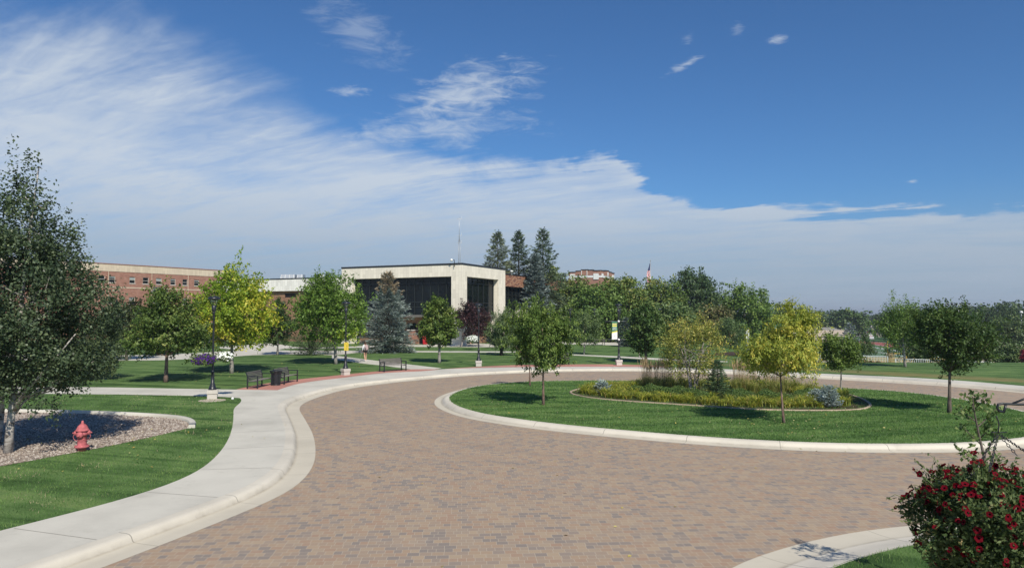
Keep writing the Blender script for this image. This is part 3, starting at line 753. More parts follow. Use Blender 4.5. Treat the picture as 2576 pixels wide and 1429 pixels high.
def tree_wood(r, parent, ctr, zb, z0, z1, B, tr, bark, stems=1, limbs=14, forkz=None, lean=(0, 0), name='trunk', flare=1.35):
    m = MB(); base = Vector((0, 0, -0.05)); top_h = z0 + (z1 - z0) * .62
    forkz = z0 + (z1 - z0) * .04 if forkz is None else forkz
    cx, cy = ctr[0], ctr[1]
    idx = list(r.choice(len(B), min(limbs, len(B)), replace=False))
    if stems == 1:
        tp = curve_pts(base, (cx * .7, cy * .7, top_h), (lean[0] + r.normal(0, .03), lean[1], 0), 9)
        rad = [tr * (flare if i == 0 else (1.05 if i == 1 else 1 - .085 * i)) for i in range(9)]
        rad = [max(q, tr * .22) for q in rad]
        m.tube(tp, rad, 8)
        for i in idx:
            b = B[i]; hz_ = forkz + (top_h - forkz) * r.uniform(0, .75) * max(.05, min(1, (b[2] - z0) / (z1 - z0 + 1e-6)))
            k = min(7, max(1, int(hz_ / top_h * 8))); a = tp[k] if abs(tp[k].z - hz_) < .5 else Vector((tp[k].x, tp[k].y, hz_))
            rr = tr * r.uniform(.28, .48)
            m.tube(curve_pts(a, b, (0, 0, -abs(b[2] - a.z) * .15 + r.normal(0, .05)), 6), [rr, rr * .8, rr * .62, rr * .46, rr * .32, rr * .18], 5)
    else:
        for s in range(stems):
            a0 = 2 * math.pi * s / stems + r.uniform(0, .8); off = Vector((math.cos(a0) * tr * 1.2, math.sin(a0) * tr * 1.2, -.05))
            tgt = Vector((cx + math.cos(a0) * .45 * abs(z1 - z0) * .5, cy + math.sin(a0) * .45 * abs(z1 - z0) * .5, z0 + (z1 - z0) * .6))
            tp = curve_pts(off, tgt, (r.normal(0, .12), r.normal(0, .12), .1), 9)
            rr = tr * r.uniform(.5, .8); m.tube(tp, [rr * (1 - .09 * i) for i in range(9)], 7)
            for i in idx[s::stems]:
                a = tp[int(r.integers(4, 8))]; q = rr * .4
                m.tube(curve_pts(a, B[i], (0, 0, -.1), 5), [q, q * .8, q * .6, q * .4, q * .2], 5)
    return m.build(name, bark, parent)
def tree(name, label, base, d, box, prof, stops, nleaf=9000, L=.12, Wd=.07, tr=.09, bark='bark', boughs=70, spb=7, boughr=None, shoot=.45, srad=.09,
         up=.5, droop=.25, seed=1, cat='tree', group=None, stems=1, trans=.25, cfun=None, vary=.5, rough=.5, limbs=14, depth=1.0, flat=.6, forkz=None, lean=(0, 0), extra=None):
    """base: (px,py) of the trunk foot (py None = hidden) ; d: depth if hidden ; box = crown in the photo x0,x1,ytop,ybot"""
    if base[1] is not None:
        b = P(base[0], base[1])
        for _ in range(3): b = P(base[0], base[1], HT(b.x, b.y))
    else:
        v = V(base[0], 792, d); b = Vector((v.x, v.y, HT(v.x, v.y)))
    D_ = b.y; x0, x1, yt, yb = box
    cx = (V((x0 + x1) / 2, 792, D_).x - b.x); rx = (x1 - x0) / 2 * D_ / F * 1.07
    z1 = V(CX, yt, D_).z - b.z; z0 = V(CX, yb, D_).z - b.z
    if D_ < 70 and z0 > .9: z0 += .09 * (z1 - z0)
    r = np.random.default_rng(seed)
    root = empty(name, b, 0, label, cat, group)
    boughr = boughr or rx * .22
    B, S0, dirs, bid = crown_shoots(r, boughs, spb, (rx * .93 - shoot * .3, (rx * .93 - shoot * .3) * depth, z0 + (z1 - z0) * .03, z1 - shoot * (.45 if D_ < 95 else .95)), PROF[prof], (cx, 0), boughr, shoot, up)
    mt = m_leaf('leaves_' + name + str(seed), stops, trans, rough)
    tree_wood(r, root, (cx, 0), 0, z0, z1, B, tr, M[bark], stems, limbs, forkz, lean)
    foliage('crown', r, S0, dirs, bid, nleaf, shoot, srad, L, Wd, mt, root, droop, cfun, boughs, vary, flat)
    return root
def conifer(name, label, base, d, half_w, ytop, ybot, stops, n_br=150, nspray=90, L=.16, Wd=.05, tr=.12, seed=1, group=None, cfun=None, cat='spruce', power=.85, droop=.12, rough=.6, cx_off=0, metric=None):
    if metric: b = Vector(metric[0]); R, H_, z0 = metric[1:4]
    else:
        if base[1] is not None: b = P(base[0], base[1]); b = P(base[0], base[1], HT(b.x, b.y))
        else: v = V(base[0], 792, d); b = Vector((v.x, v.y, HT(v.x, v.y)))
        D_ = b.y; R = half_w * 1.22 * D_ / F; H_ = V(CX, ytop, D_).z - b.z; z0 = max(.05, V(CX, ybot, D_).z - b.z)
    r = np.random.default_rng(seed); root = empty(name, b, 0, label, cat, group)
    m = MB(); m.tube([(0, 0, -.05), (0, 0, H_ * .5), (0, 0, H_ * .97)], [tr, tr * .6, tr * .12], 8)
    Cs = []; Ds = []; Rn = []
    for i in range(n_br):
        t = 1 - ((1 - (i + r.random()) / n_br)) ** .62 if False else ((i + r.random()) / n_br) ** 1.25
        z = z0 + (H_ - z0) * t; a = i * 2.39996 + r.normal(0, .25)
        Lb = R * (max(0, 1 - t) ** power) * min(1, .72 + t * 2.2) * r.uniform(.60, 1.12) + R * .05
        ca, sa = math.cos(a), math.sin(a)
        slope = .35 * t - droop - .10 * r.random() + (.25 if t > .85 else 0)
        m.tube([(0, 0, z), (ca * Lb * .5, sa * Lb * .5, z + Lb * .5 * slope * .8), (ca * Lb * .95, sa * Lb * .95, z + Lb * slope)], [tr * .22 * (1.1 - t), tr * .13 * (1.1 - t), .006], 4, cap=False)
        n = max(8, int(nspray * (Lb / R + .15)))
        s = r.uniform(.12, 1.02, n) ** .75; side = r.uniform(-1, 1, n); w_ = (1.08 - s) * .42 * Lb + .04 * R
        ox = side * w_; hgt = Lb * s * slope + np.abs(side) * -.05 * Lb + r.normal(0, .02 * R, n) + (s ** 3) * .06 * R
        C = np.stack([ca * Lb * s - sa * ox, sa * Lb * s + ca * ox, z + hgt], 1)
        D = np.stack([ca - sa * side * .9, sa + ca * side * .9, np.full(n, slope * .5 + .05)], 1) + r.normal(0, .28, (n, 3)); D[:, 2] += r.uniform(-.15, .45, n)
        Cs.append(C); Ds.append(D); Rn.append(np.clip(.35 * r.random() + .65 * r.random(n), 0, 1))
    C = np.concatenate(Cs); D = nrm(np.concatenate(Ds)); rn = np.concatenate(Rn)
    if cfun is not None: rn = np.clip(cfun(C / H_, rn), 0, 1)
    Nn = r.normal(0, .6, C.shape) + np.array([0, 0, 1.0])
    v, f = leaf_quads(C, D, Nn, L * r.uniform(.7, 1.3, len(C)), Wd * r.uniform(.7, 1.3, len(C)), .1)
    m.build('trunk', M['barkd'], root)
    np_mesh('crown', v, f, m_leaf('needles_' + name + str(seed), [(q, tuple(w * 1.3 for w in c)) for q, c in stops], .08, rough), rn, root)
    return root
# leaf palettes
G_DARK = [(0, (0.012, 0.029, 0.009)), (.5, (0.028, 0.057, 0.015)), (.85, (0.056, 0.094, 0.024)), (1, (0.10, 0.135, 0.042))]
G_MID = [(0, (0.022, 0.046, 0.010)), (.5, (0.050, 0.092, 0.018)), (.85, (0.090, 0.140, 0.032)), (1, (0.145, 0.19, 0.058))]
G_OLIVE = [(0, (0.024, 0.043, 0.010)), (.45, (0.048, 0.080, 0.018)), (.8, (0.082, 0.108, 0.026)), (1, (0.150, 0.135, 0.040))]
G_BRIGHT = [(0, (0.030, 0.085, 0.012)), (.5, (0.062, 0.150, 0.022)), (.85, (0.105, 0.205, 0.032)), (1, (0.17, 0.27, 0.055))]
G_YEL = [(0, (0.055, 0.11, 0.012)), (.35, (0.115, 0.18, 0.018)), (.55, (0.20, 0.235, 0.028)), (.8, (0.31, 0.295, 0.045)), (1, (0.36, 0.26, 0.06))]
G_BIRCH = [(0, (0.010, 0.020, 0.010)), (.5, (0.030, 0.052, 0.025)), (.85, (0.060, 0.090, 0.044)), (.98, (0.11, 0.145, 0.070)), (1, (0.22, 0.21, 0.05))]
G_BLUE = [(0, (0.026, 0.044, 0.040)), (.5, (0.060, 0.088, 0.080)), (1, (0.125, 0.160, 0.150))]
G_BLUEB = [(0, (0.052, 0.082, 0.078)), (.5, (0.115, 0.160, 0.152)), (1, (0.21, 0.27, 0.262))]
G_SPR = [(0, (0.012, 0.030, 0.014)), (.5, (0.026, 0.055, 0.025)), (1, (0.060, 0.095, 0.042))]
G_PINE = [(0, (0.025, 0.050, 0.018)), (.5, (0.050, 0.085, 0.030)), (1, (0.100, 0.145, 0.060))]
G_PLUM = [(0, (0.009, 0.006, 0.007)), (.5, (0.022, 0.012, 0.013)), (1, (0.058, 0.027, 0.028))]
G_ELM = [(0, (0.012, 0.028, 0.012)), (.5, (0.026, 0.050, 0.020)), (1, (0.055, 0.085, 0.034))]

# ---- big birch, left edge
def birch():
    D_ = 21.1; b = P(20, 1140); root = empty('birch_tree', b, 0, 'tall dark green birch with white trunks standing in the gravel bed', 'tree', None)
    r = np.random.default_rng(11)
    ztop = V(CX, 470, D_).z - b.z; z0 = V(CX, 985, D_).z - b.z; rx = 2.5; cx = V(34, 792, D_).x - b.x
    B, S0, dirs, bid = crown_shoots(r, 340, 8, (rx, 2.5, z0, ztop), PROF['birch'], (cx, 0.3), .36, .5, .55)
    # feathery leading shoots at the top and right shoulder
    tips = []
    for (px, py, n, l) in [(100, 375, 7, .9), (60, 420, 5, .7), (30, 470, 5, .8), (125, 470, 6, .7), (165, 560, 5, .8), (190, 590, 5, .7), (225, 630, 6, .8), (240, 690, 5, .6), (215, 760, 5, .6), (150, 990, 5, .5), (120, 960, 5, .6), (250, 735, 3, .4), (-20, 430, 6, .8), (175, 880, 6, .6)]:
        v = V(px, py, D_ + r.uniform(-.8, .8)) - b
        for k in range(n): tips.append((v.x + r.normal(0, .10) - .12, v.y + r.normal(0, .35), v.z - l * .75 + r.normal(0, .20), .12 + r.normal(0, .25), r.normal(0, .35), .95 if py < 800 else -.35))
    tips = np.array(tips); S0 = np.concatenate([S0, tips[:, :3]]); dirs = np.concatenate([dirs, nrm(tips[:, 3:])]); bid = np.concatenate([bid, np.full(len(tips), 0)])
    m = MB()
    def stem(pts, r0, r1):
        pp = [V(px, py, D_ + dy) - b for px, py, dy in pts]
        n = len(pp); m.tube(pp, [r0 + (r1 - r0) * i / (n - 1) for i in range(n)], 10)
    stem([(20, 1146, 0), (24, 1090, 0), (31, 1020, 0), (38, 940, .1), (48, 840, .1), (60, 700, .2), (78, 560, .2), (98, 420, .2)], .125, .02)
    stem([(34, 1032, 0), (62, 985, -.1), (98, 948, -.2), (140, 900, -.3), (190, 840, -.4)], .062, .015)
    stem([(38, 1040, .1), (58, 1012, .2), (95, 985, .3), (140, 985, .4)], .045, .01)
    stem([(2, 1040, 1.5), (3, 980, 1.5), (-2, 900, 1.6), (-20, 780, 1.7), (-40, 600, 1.7)], .10, .02)
    stem([(-10, 1115, 1.4), (-3, 1080, 1.45), (2, 1040, 1.5)], .12, .10)
    for i in r.choice(len(B), 42, replace=False):
        t = B[i]; zz_ = max(1.6, t[2] - abs(t[0]) * .7 - .5); a = V(48, 792, D_) - b
        ax = .35 + (zz_ - 1.6) * .11
        m.tube(curve_pts((ax - .1, .1, zz_), t, (0, 0, -.2), 6), [.035, .03, .024, .018, .012, .006], 5)
    m.build('trunk', M['birch'], root)
    def cf(C, rn): return np.where((C[:, 2] < 2.6) & (C[:, 0] < 1.0), rn * .9 + .15, rn * .97)
    foliage('crown', r, S0, dirs, bid, 66000, .5, .10, .074, .062, m_leaf('birch_leaves', G_BIRCH, .2, .42), root, .35, cf, 340, .45, .5)
birch()

# ---- island trees
tree('lawn_tree', 'round bright green tree with drooping leaves at the left end of the island lawn', (1367, 1019), 0, (1276, 1450, 766, 940), 'round', G_MID, 17000, .13, .045, .055, 'barkr', 90, 8, shoot=.32, srad=.07, up=.5, droop=.9, seed=21, limbs=18)
tree('lawn_tree', 'slim leafless-looking young trunk behind the left island tree', (1333, 971), 0, (1298, 1368, 800, 900), 'round', G_MID, 2500, .12, .05, .045, 'barkr', 20, 6, shoot=.3, seed=22, droop=.6, limbs=5)
tree('lawn_tree', 'yellow-green tree on the front edge of the island lawn, tallest and yellowest there', (1972, 1064), 0, (1862, 2052, 838, 946), 'round', [(0, (0.060, 0.095, 0.016)), (.4, (0.12, 0.165, 0.026)), (.75, (0.22, 0.235, 0.040)), (1, (0.33, 0.285, 0.055))],
     13500, .115, .036, .05, 'barkr', 85, 7, shoot=.34, srad=.08, up=.3, droop=.9, seed=23, limbs=18, forkz=.95 * 2)
def add_crown(root_i, ctr_px, box, n, stops_name, seed, L, Wd, prof='round', boughs=30, droop=.8, shoot=.3):
    root = root_i; b = root.location; D_ = b.y; x0, x1, yt, yb = box; r = np.random.default_rng(seed)
    cx = V((x0 + x1) / 2, 792, D_).x - b.x; rx = (x1 - x0) / 2 * D_ / F; z1 = V(CX, yt, D_).z - b.z; z0 = V(CX, yb, D_).z - b.z
    B, S0, dirs, bid = crown_shoots(r, boughs, 7, (rx * .85, rx * .85, z0, z1 - .1), PROF[prof], (cx, 0), rx * .25, shoot, .4)
    return foliage('upper_crown', r, S0, dirs, bid, n, shoot, .08, L, Wd, MATS[stops_name], root, droop, None, boughs, .5)
yt_ = bpy.data.objects['lawn_tree.002']
add_crown(yt_, None, (1938, 2056, 764, 850), 5200, 'leaves_lawn_tree23', 31, .115, .036, 'dome', 34)
tree('lawn_tree', 'small green vase-shaped tree at the back of the island, right of the yellow-green one', (2115, 981), 0, (2064, 2172, 828, 938), 'pear', G_MID, 7500, .12, .06, .05, 'barkp', 50, 7, shoot=.35, srad=.09, up=.8, seed=24, droop=.1, limbs=14)
tree('lawn_tree', 'dense dark green tree with forked limbs at the right end of the island lawn', (2388, 1039), 0, (2300, 2480, 768, 948), 'vase', G_DARK, 21000, .105, .05, .075, 'bark', 110, 8, shoot=.40, srad=.085, up=.75, seed=25, droop=.2, limbs=26)
# ---- tree beyond the road on the right
tree('lawn_tree', 'open green tree with a white guarded trunk before the railing', (2277, 923), 0, (2203, 2328, 752, 882), 'pear', [(0, (0.028, 0.062, 0.014)), (.5, (0.058, 0.110, 0.022)), (1, (0.115, 0.175, 0.045))], 9000, .17, .06, .09, 'barkp', 60, 7, shoot=.8, srad=.14, up=.75, seed=26, limbs=18)

# ---- trees of the left lawn
L_G = 'trees on the left lawn'
tree('lawn_tree', 'broad dark green linden on the lawn left of the lamp post with the basket', (417, 961), 0, (332, 516, 716, 908), 'linden', [(0, (0.018, 0.040, 0.009)), (.45, (0.040, 0.075, 0.016)), (.85, (0.085, 0.125, 0.030)), (1, (0.16, 0.18, 0.06))], 17000, .15, .085, .12, 'barkr', 120, 7, shoot=.40, srad=.10, up=.45, seed=41, droop=.35)
tree('lawn_tree', 'blackish green small maple behind the pine at the left', (318, 906), 0, (268, 376, 756, 872), 'round', G_PLUM[:1] + [(.4, (0.022, 0.034, 0.012)), (1, (0.050, 0.070, 0.024))], 8000, .20, .10, .12, 'bark', 60, 7, shoot=.4, srad=.13, up=.5, seed=42)
tree('pine_tree', 'bushy dark pine reaching the ground beside the birch', (236, 955), 0, (180, 312, 775, 952), 'pear', [(0, (0.018, 0.036, 0.014)), (.5, (0.042, 0.068, 0.026)), (1, (0.085, 0.120, 0.050))], 16000, .17, .028, .10, 'barkd', 80, 8, shoot=.55, srad=.10, up=1.1, seed=43, cat='pine', droop=-.6, limbs=30, trans=.1)
maple_c = lambda C, rn: np.clip(rn * .78 + .04 + .14 * np.sin(C[:, 0] * 1.3 + C[:, 2]) - .06 * (C[:, 2] - 3.4) - .10 * (C[:, 0] < -1.2), 0, 1)
tree('maple_tree', 'yellow and lime maple turning colour, right of the lamp post with the basket', (583, 939), 0, (478, 695, 668, 892), 'pear', G_YEL, 19000, .19, .10, .13, 'barkp', 120, 7, shoot=.65, srad=.13, up=.55, seed=44, cfun=maple_c, vary=.4, trans=.35)
tree('lawn_tree', 'slim dark green tree with pale trunk between the yellow and green maples', (698, 893), 0, (662, 742, 748, 866), 'pear', G_DARK, 7500, .20, .10, .10, 'barkp', 50, 7, shoot=.45, srad=.13, up=.7, seed=45)
tree('pine_tree', 'dark bare-bottomed pine under the green maple', (781, 893), 0, (735, 862, 770, 902), 'pear', [(0, (0.012, 0.024, 0.010)), (.5, (0.028, 0.048, 0.020)), (1, (0.062, 0.092, 0.040))], 9000, .20, .035, .13, 'barkd', 60, 7, shoot=.7, srad=.13, up=.7, seed=46, cat='pine', droop=-.3, limbs=34, trans=.1)
gm_c = lambda C, rn: np.clip(rn * .60 + .42 * np.clip((C[:, 0] + .6) * .9, 0, 1) * np.clip((3.3 - C[:, 2]) * 1.1, 0, 1), 0, 1)
GMX = [(0, (0.028, 0.060, 0.011)), (.3, (0.056, 0.110, 0.018)), (.6, (0.098, 0.168, 0.028)), (.72, (0.15, 0.24, 0.030)), (1, (0.33, 0.35, 0.050))]
tree('maple_tree', 'tall green maple with a yellow lower skirt behind the lamp post with the yellow notice', (845, 916), 0, (736, 928, 682, 872), 'pear', GMX, 19000, .20, .10, .13, 'barkp', 120, 7, shoot=.7, srad=.14, up=.5, seed=47, cfun=gm_c, vary=.4, trans=.3)
def blue_c(Cn, rn): return np.where((Cn[:, 2] > .78 + .06 * np.sin(Cn[:, 0] * 60)) & (rn > .25), .80 + rn * .2, rn * .74)
conifer('blue_spruce', 'large blue spruce with a browning top on the lawn before the main building', (975, 887), 0, 72, 688, 880,
        [(0, (0.026, 0.044, 0.038)), (.4, (0.070, 0.100, 0.087)), (.74, (0.148, 0.188, 0.165)), (.78, (0.085, 0.085, 0.055)), (1, (0.155, 0.135, 0.085))], 230, 120, .30, .07, .22, 51, cfun=blue_c, power=.75)
tree('lawn_tree', 'neat egg-shaped green linden on the lawn before the stone column', (1105, 913), 0, (1062, 1147, 748, 880), 'egg', [(0, (0.024, 0.052, 0.011)), (.5, (0.052, 0.092, 0.018)), (1, (0.12, 0.155, 0.040))], 11000, .19, .11, .12, 'barkp', 80, 7, shoot=.4, srad=.12, up=.5, seed=52, vary=.4)
tree('plum_tree', 'purple-leaved plum tree beside the stone column', (1160, 872), 0, (1140, 1232, 768, 858), 'vase', G_PLUM, 4200, .26, .14, .11, 'barkp', 50, 6, shoot=.9, srad=.2, up=.9, seed=53)
tree('pine_tree', 'light green young pine on the lawn right of the third lamp post', (1261, 894), 0, (1228, 1306, 778, 880), 'pear', G_PINE, 9500, .26, .05, .16, 'barkd', 60, 7, shoot=.6, srad=.13, up=1.2, seed=54, cat='pine', droop=-.6, trans=.1)
conifer('blue_spruce', 'pale blue spruce top showing behind the linden at the left', (400, None), 72, 48, 726, 860, G_BLUE, 120, 80, .36, .09, .2, 55, power=.6)

# ---- serviceberry clump and planting bed of the island (below)
tree('multi_stem_tree', 'yellow-green many-stemmed tree with pale bent trunks in the planting bed', (1742, 990), 0, (1652, 1824, 805, 948), 'round', [(0, (0.050, 0.078, 0.018)), (.4, (0.100, 0.132, 0.028)), (.8, (0.185, 0.195, 0.048)), (1, (0.30, 0.215, 0.080))],
     9500, .095, .05, .075, 'barkp', 80, 7, shoot=.48, srad=.10, up=.6, seed=61, stems=5, limbs=26, vary=.45, depth=.85)
conifer('spruce_tree', 'small dark green spruce in the middle of the planting bed', (1806, 1001), 0, 38, 908, 1000, G_SPR, 120, 90, .10, .028, .05, 62, power=.7)
# ---- middle distance right of the building
tree('lawn_tree', 'thin young tree on the park lawn between two far lamp posts', (1469, 892), 0, (1444, 1512, 786, 872), 'round', G_PINE, 5000, .17, .07, .06, 'barkp', 40, 6, shoot=.6, srad=.15, up=.6, seed=71)
tree('lawn_tree', 'dark green oval tree right of the lamp post with the banner', (1625, 912), 0, (1583, 1664, 752, 890), 'egg', [(0, (0.015, 0.038, 0.010)), (.5, (0.034, 0.070, 0.018)), (1, (0.085, 0.125, 0.040))], 11000, .20, .11, .12, 'bark', 80, 7, shoot=.45, srad=.13, up=.6, seed=72)
tree('lawn_tree', 'very thin sapling trunk beside the dark oval tree', (1608, 899), 0, (1596, 1622, 840, 872), 'round', G_MID, 700, .16, .09, .05, 'barkp', 10, 5, shoot=.3, seed=73, limbs=4)
tree('pine_tree', 'bushy pine on mulch behind the many-stemmed tree', (1832, None), 92, (1792, 1876, 800, 888), 'pear', G_PINE[:1] + [(.5, (0.038, 0.070, 0.024)), (1, (0.070, 0.115, 0.042))], 7500, .26, .06, .14, 'barkd', 50, 7, shoot=.6, srad=.18, up=1, seed=74, cat='pine', droop=-.5, trans=.1)
conifer('spruce_tree', 'small blackish spruce near the foot of the banner lamp post', (1575, 872), 0, 24, 800, 872, [(0, (0.010, 0.020, 0.018)), (1, (0.045, 0.065, 0.060))], 80, 60, .26, .07, .1, 75, power=.55)
# background row of big trees, left to right : (x, depth, x0,x1,ytop,ybot, palette, profile)
rows = [
 (1392, 128, 1330, 1455, 672, 850, 0, 'egg', 'olive green conical tree at the end of the brick wing'),
 (1448, 122, 1400, 1510, 700, 860, 2, 'oval', 'first tall olive tree in front of the stepped brick building'),
 (1500, 108, 1440, 1562, 722, 865, 1, 'round', 'bright green maple below the stepped brick building'),
 (1545, 120, 1490, 1602, 692, 850, 0, 'egg', 'olive tree rising right beside the stepped brick building'),
 (1572, 112, 1520, 1640, 686, 866, 2, 'oval', 'largest olive tree between the brick building and the flagpole'),
 (1660, 125, 1610, 1718, 706, 870, 2, 'vase', 'twin-topped olive tree in front of the flagpole'),
 (1690, 100, 1640, 1740, 770, 868, 3, 'round', 'low bushy green tree right of the flagpole'),
 (1745, 130, 1672, 1812, 680, 800, 4, 'dome', 'wide dark elm with a domed open crown against the sky'),
 (1745, 118, 1700, 1800, 780, 880, 3, 'round', 'low mixed-green tree under the dark elm'),
 (1872, 130, 1808, 1938, 722, 862, 1, 'round', 'rounded bright green tree right of the dark elm'),
 (1790, 115, 1745, 1840, 775, 880, 5, 'round', 'reddish-green tree between the elm and the bright round tree'),
 (1925, 180, 1880, 1975, 800, 880, 4, 'round', 'dark tree behind the yellow-green island tree'),
 (1350, 112, 1320, 1400, 770, 880, 0, 'round', 'tree hiding the foot of the brick wing'),
]
pals = [G_OLIVE, [(0, (0.020, 0.044, 0.011)), (.5, (0.046, 0.086, 0.020)), (1, (0.092, 0.140, 0.036))], [(0, (0.022, 0.044, 0.010)), (.5, (0.050, 0.086, 0.020)), (1, (0.125, 0.140, 0.042))],
        [(0, (0.018, 0.040, 0.014)), (.5, (0.040, 0.072, 0.024)), (1, (0.088, 0.120, 0.045))], G_ELM, [(0, (0.028, 0.040, 0.014)), (.5, (0.052, 0.064, 0.024)), (1, (0.110, 0.088, 0.042))]]
for i, (x, d, x0, x1, yt, yb, pl, pf, lab) in enumerate(rows):
    tree('broadleaf_tree', lab, (x, None), d, (x0 - 4, x1 + 4, yt - 3, yb), pf, [(q, tuple(w * 1.25 for w in c)) for q, c in pals[pl]], 13000, .38, .24, .28, 'barkd', 150, 6, shoot=.8, srad=.28, up=.5, seed=100 + i, group='big trees behind the park lawn', limbs=14, vary=.55)
# three tall spruces behind the building
GSP = 'spruces behind the brick wing'
for i, (x, d, hw, yt, pal, lab) in enumerate([(1252, 118, 70, 588, 0, 'leftmost tall grey-green spruce rising over the brick wing'), (1305, 122, 62, 585, 1, 'middle tall spruce, narrowest of those over the brick wing'), (1366, 118, 74, 580, 1, 'rightmost and tallest dark spruce over the brick wing'), (1347, 112, 48, 640, 2, 'small silvery blue spruce in front of the tallest spruce')]):
    pal_ = [[(0, (0.024, 0.040, 0.024)), (.5, (0.055, 0.080, 0.045)), (1, (0.105, 0.130, 0.072))], [(0, (0.014, 0.030, 0.017)), (.5, (0.034, 0.058, 0.030)), (1, (0.070, 0.100, 0.052))], G_BLUE][pal]
    conifer('spruce_tree', lab, (x, None), d, hw, yt, 800, pal_, 210, 80, .50, .15, .3, 130 + i, group=GSP, power=.8, droop=.2)
# ---- far right trees and shrubs
for i, (x, d, x0, x1, yt, yb, pl, lab) in enumerate([
 (2505, 210, 2462, 2552, 768, 850, 4, 'bluish dark tree beyond the field, tallest at the right edge'),
 (2556, 190, 2515, 2610, 778, 866, 4, 'dark tree in the right corner behind the light mast'),
 (2530, 150, 2495, 2590, 800, 868, 3, 'olive tree low in front of the bluish ones at the right edge'),
 (2440, 230, 2395, 2480, 790, 860, 4, 'dark tree mostly hidden by the dense island tree'),
 (2350, 260, 2300, 2420, 800, 862, 4, 'far dark tree between the open tree and the dense tree'),
 (2470, 95, 2452, 2520, 842, 900, 5, 'brownish round bush on the slope right of the dense island tree'),
 (2535, 84, 2495, 2590, 868, 908, 3, 'low green shrub behind the end of the railing'),
 (2325, 88, 2240, 2400, 842, 905, 3, 'dark spreading shrub behind the white-guarded trunk')]):
    tree('far_tree' if d > 100 else 'shrub', lab, (x, None), d, (x0, x1, yt, yb), 'round' if d > 100 else 'dome', pals[pl], 5500, .0026 * d, .0017 * d, .002 * d, 'barkd', 75, 6, shoot=.006 * d, srad=.0022 * d, up=.5, seed=150 + i, cat='tree' if d > 100 else 'shrub', limbs=8)
tree('shrub', 'small dark conical evergreen behind the railing, left of the goal post', (2178, None), 90, (2153, 2200, 842, 892), 'cone', G_PINE[:2] + [(1, (0.06, 0.09, 0.035))], 3500, .2, .06, .08, 'barkd', 40, 6, shoot=.4, srad=.13, up=.9, seed=165, cat='shrub', limbs=6)
tree('shrub', 'crimson shrub cut by the right edge of the view', (2580, None), 80, (2562, 2600, 884, 905), 'dome', [(0, (.05, .008, .015)), (1, (.18, .02, .035))], 1500, .16, .1, .05, 'barkd', 20, 5, shoot=.2, srad=.1, seed=166, cat='shrub', limbs=4)
# ---- distance: trees lining the far road (three grown, then copied)
ORD = ['first', 'second', 'third', 'fourth', 'fifth', 'sixth', 'seventh', 'eighth', 'ninth', 'tenth', 'eleventh', 'twelfth', 'thirteenth', 'fourteenth', 'fifteenth', 'sixteenth']
def far_proto(seed, pal, h, rx, lab):
    r = np.random.default_rng(seed); root = empty('far_tree', (0, 0, 0), 0, lab, 'tree', 'trees along the far road')
    B, S0, dirs, bid = crown_shoots(r, 45, 5, (rx, rx, h * .12, h * .95), PROF['round'], (0, 0), rx * .25, 1.0, .5)
    m = MB(); m.tube([(0, 0, -.5), (0, 0, h * .4)], [.35, .2], 6); m.build('trunk', M['barkd'], root)
    foliage('crown', r, S0, dirs, bid, 2600, 1.0, .6, .95, .7, m_leaf('far_leaves%d' % seed, pal, .1), root, .2, None, 45, .6)
    return root
fp = [far_proto(171, pals[4], 12, 6.0, 'x'), far_proto(172, pals[3], 11, 6.5, 'x'), far_proto(173, G_DARK, 13, 6.5, 'x')]
far_spots = [ # px, depth, scale, which
 (2062, 330, .95, 0), (2085, 300, .85, 1), (2108, 360, 1.05, 0), (2136, 285, 1.0, 2), (2150, 340, .95, 2), (2120, 420, 1.1, 0), (2080, 460, 1.15, 1), (2050, 420, 1.1, 0), (2155, 430, 1.0, 0), (2030, 300, .9, 1),
 (2232, 330, .95, 0), (2250, 380, 1.05, 0), (2280, 300, 1.0, 1), (2262, 300, .8, 2), (2310, 340, 1.1, 0), (2345, 310, 1.1, 0), (2380, 330, 1.15, 0), (2218, 470, 1.0, 0), (2240, 520, 1.0, 1), (2205, 620, .9, 0), (2190, 800, .9, 0), (2150, 600, .95, 0), (2153, 800, .9, 1), (2120, 620, 1.05, 1), (2095, 700, 1.05, 0), (2060, 640, 1.1, 0),
 (2420, 340, 1.2, 0), (2460, 300, 1.2, 0), (1990, 300, 1.1, 0), (1955, 280, 1.1, 1), (2540, 300, 1.3, 0)]
kindw = {0: 'bluish dark', 1: 'olive', 2: 'deep green'}
for i, (px, d, sc_, k) in enumerate(far_spots):
    o = fp[k] if not any(q[3] == k for q in far_spots[:i]) else copy_tree(fp[k])
    v = V(px, 792, d); o.location = (v.x, d, HT(v.x, d) - .1); o.scale = (sc_, sc_, sc_); o.rotation_euler = (0, 0, i * 1.3)
    side = 'left of' if px < 2170 else 'right of'
    rank = sorted([q[0] for q in far_spots if q[3] == k and (q[0] < 2170) == (px < 2170)]).index(px)
    o['label'] = '%s far tree %s the distant road, %s of them from the left' % (kindw[k], side, ORD[rank])
    o['group'] = '%s far trees %s the road' % (kindw[k], side)
conifer('blue_spruce', 'distant silvery spruce beside the far road', None, 0, 0, 0, 0, G_BLUE, 60, 40, .7, .3, .2, 176, metric=((V(2137, 792, 250).x, 250, -6.2), 4.2, 7.4, .2), power=.6)
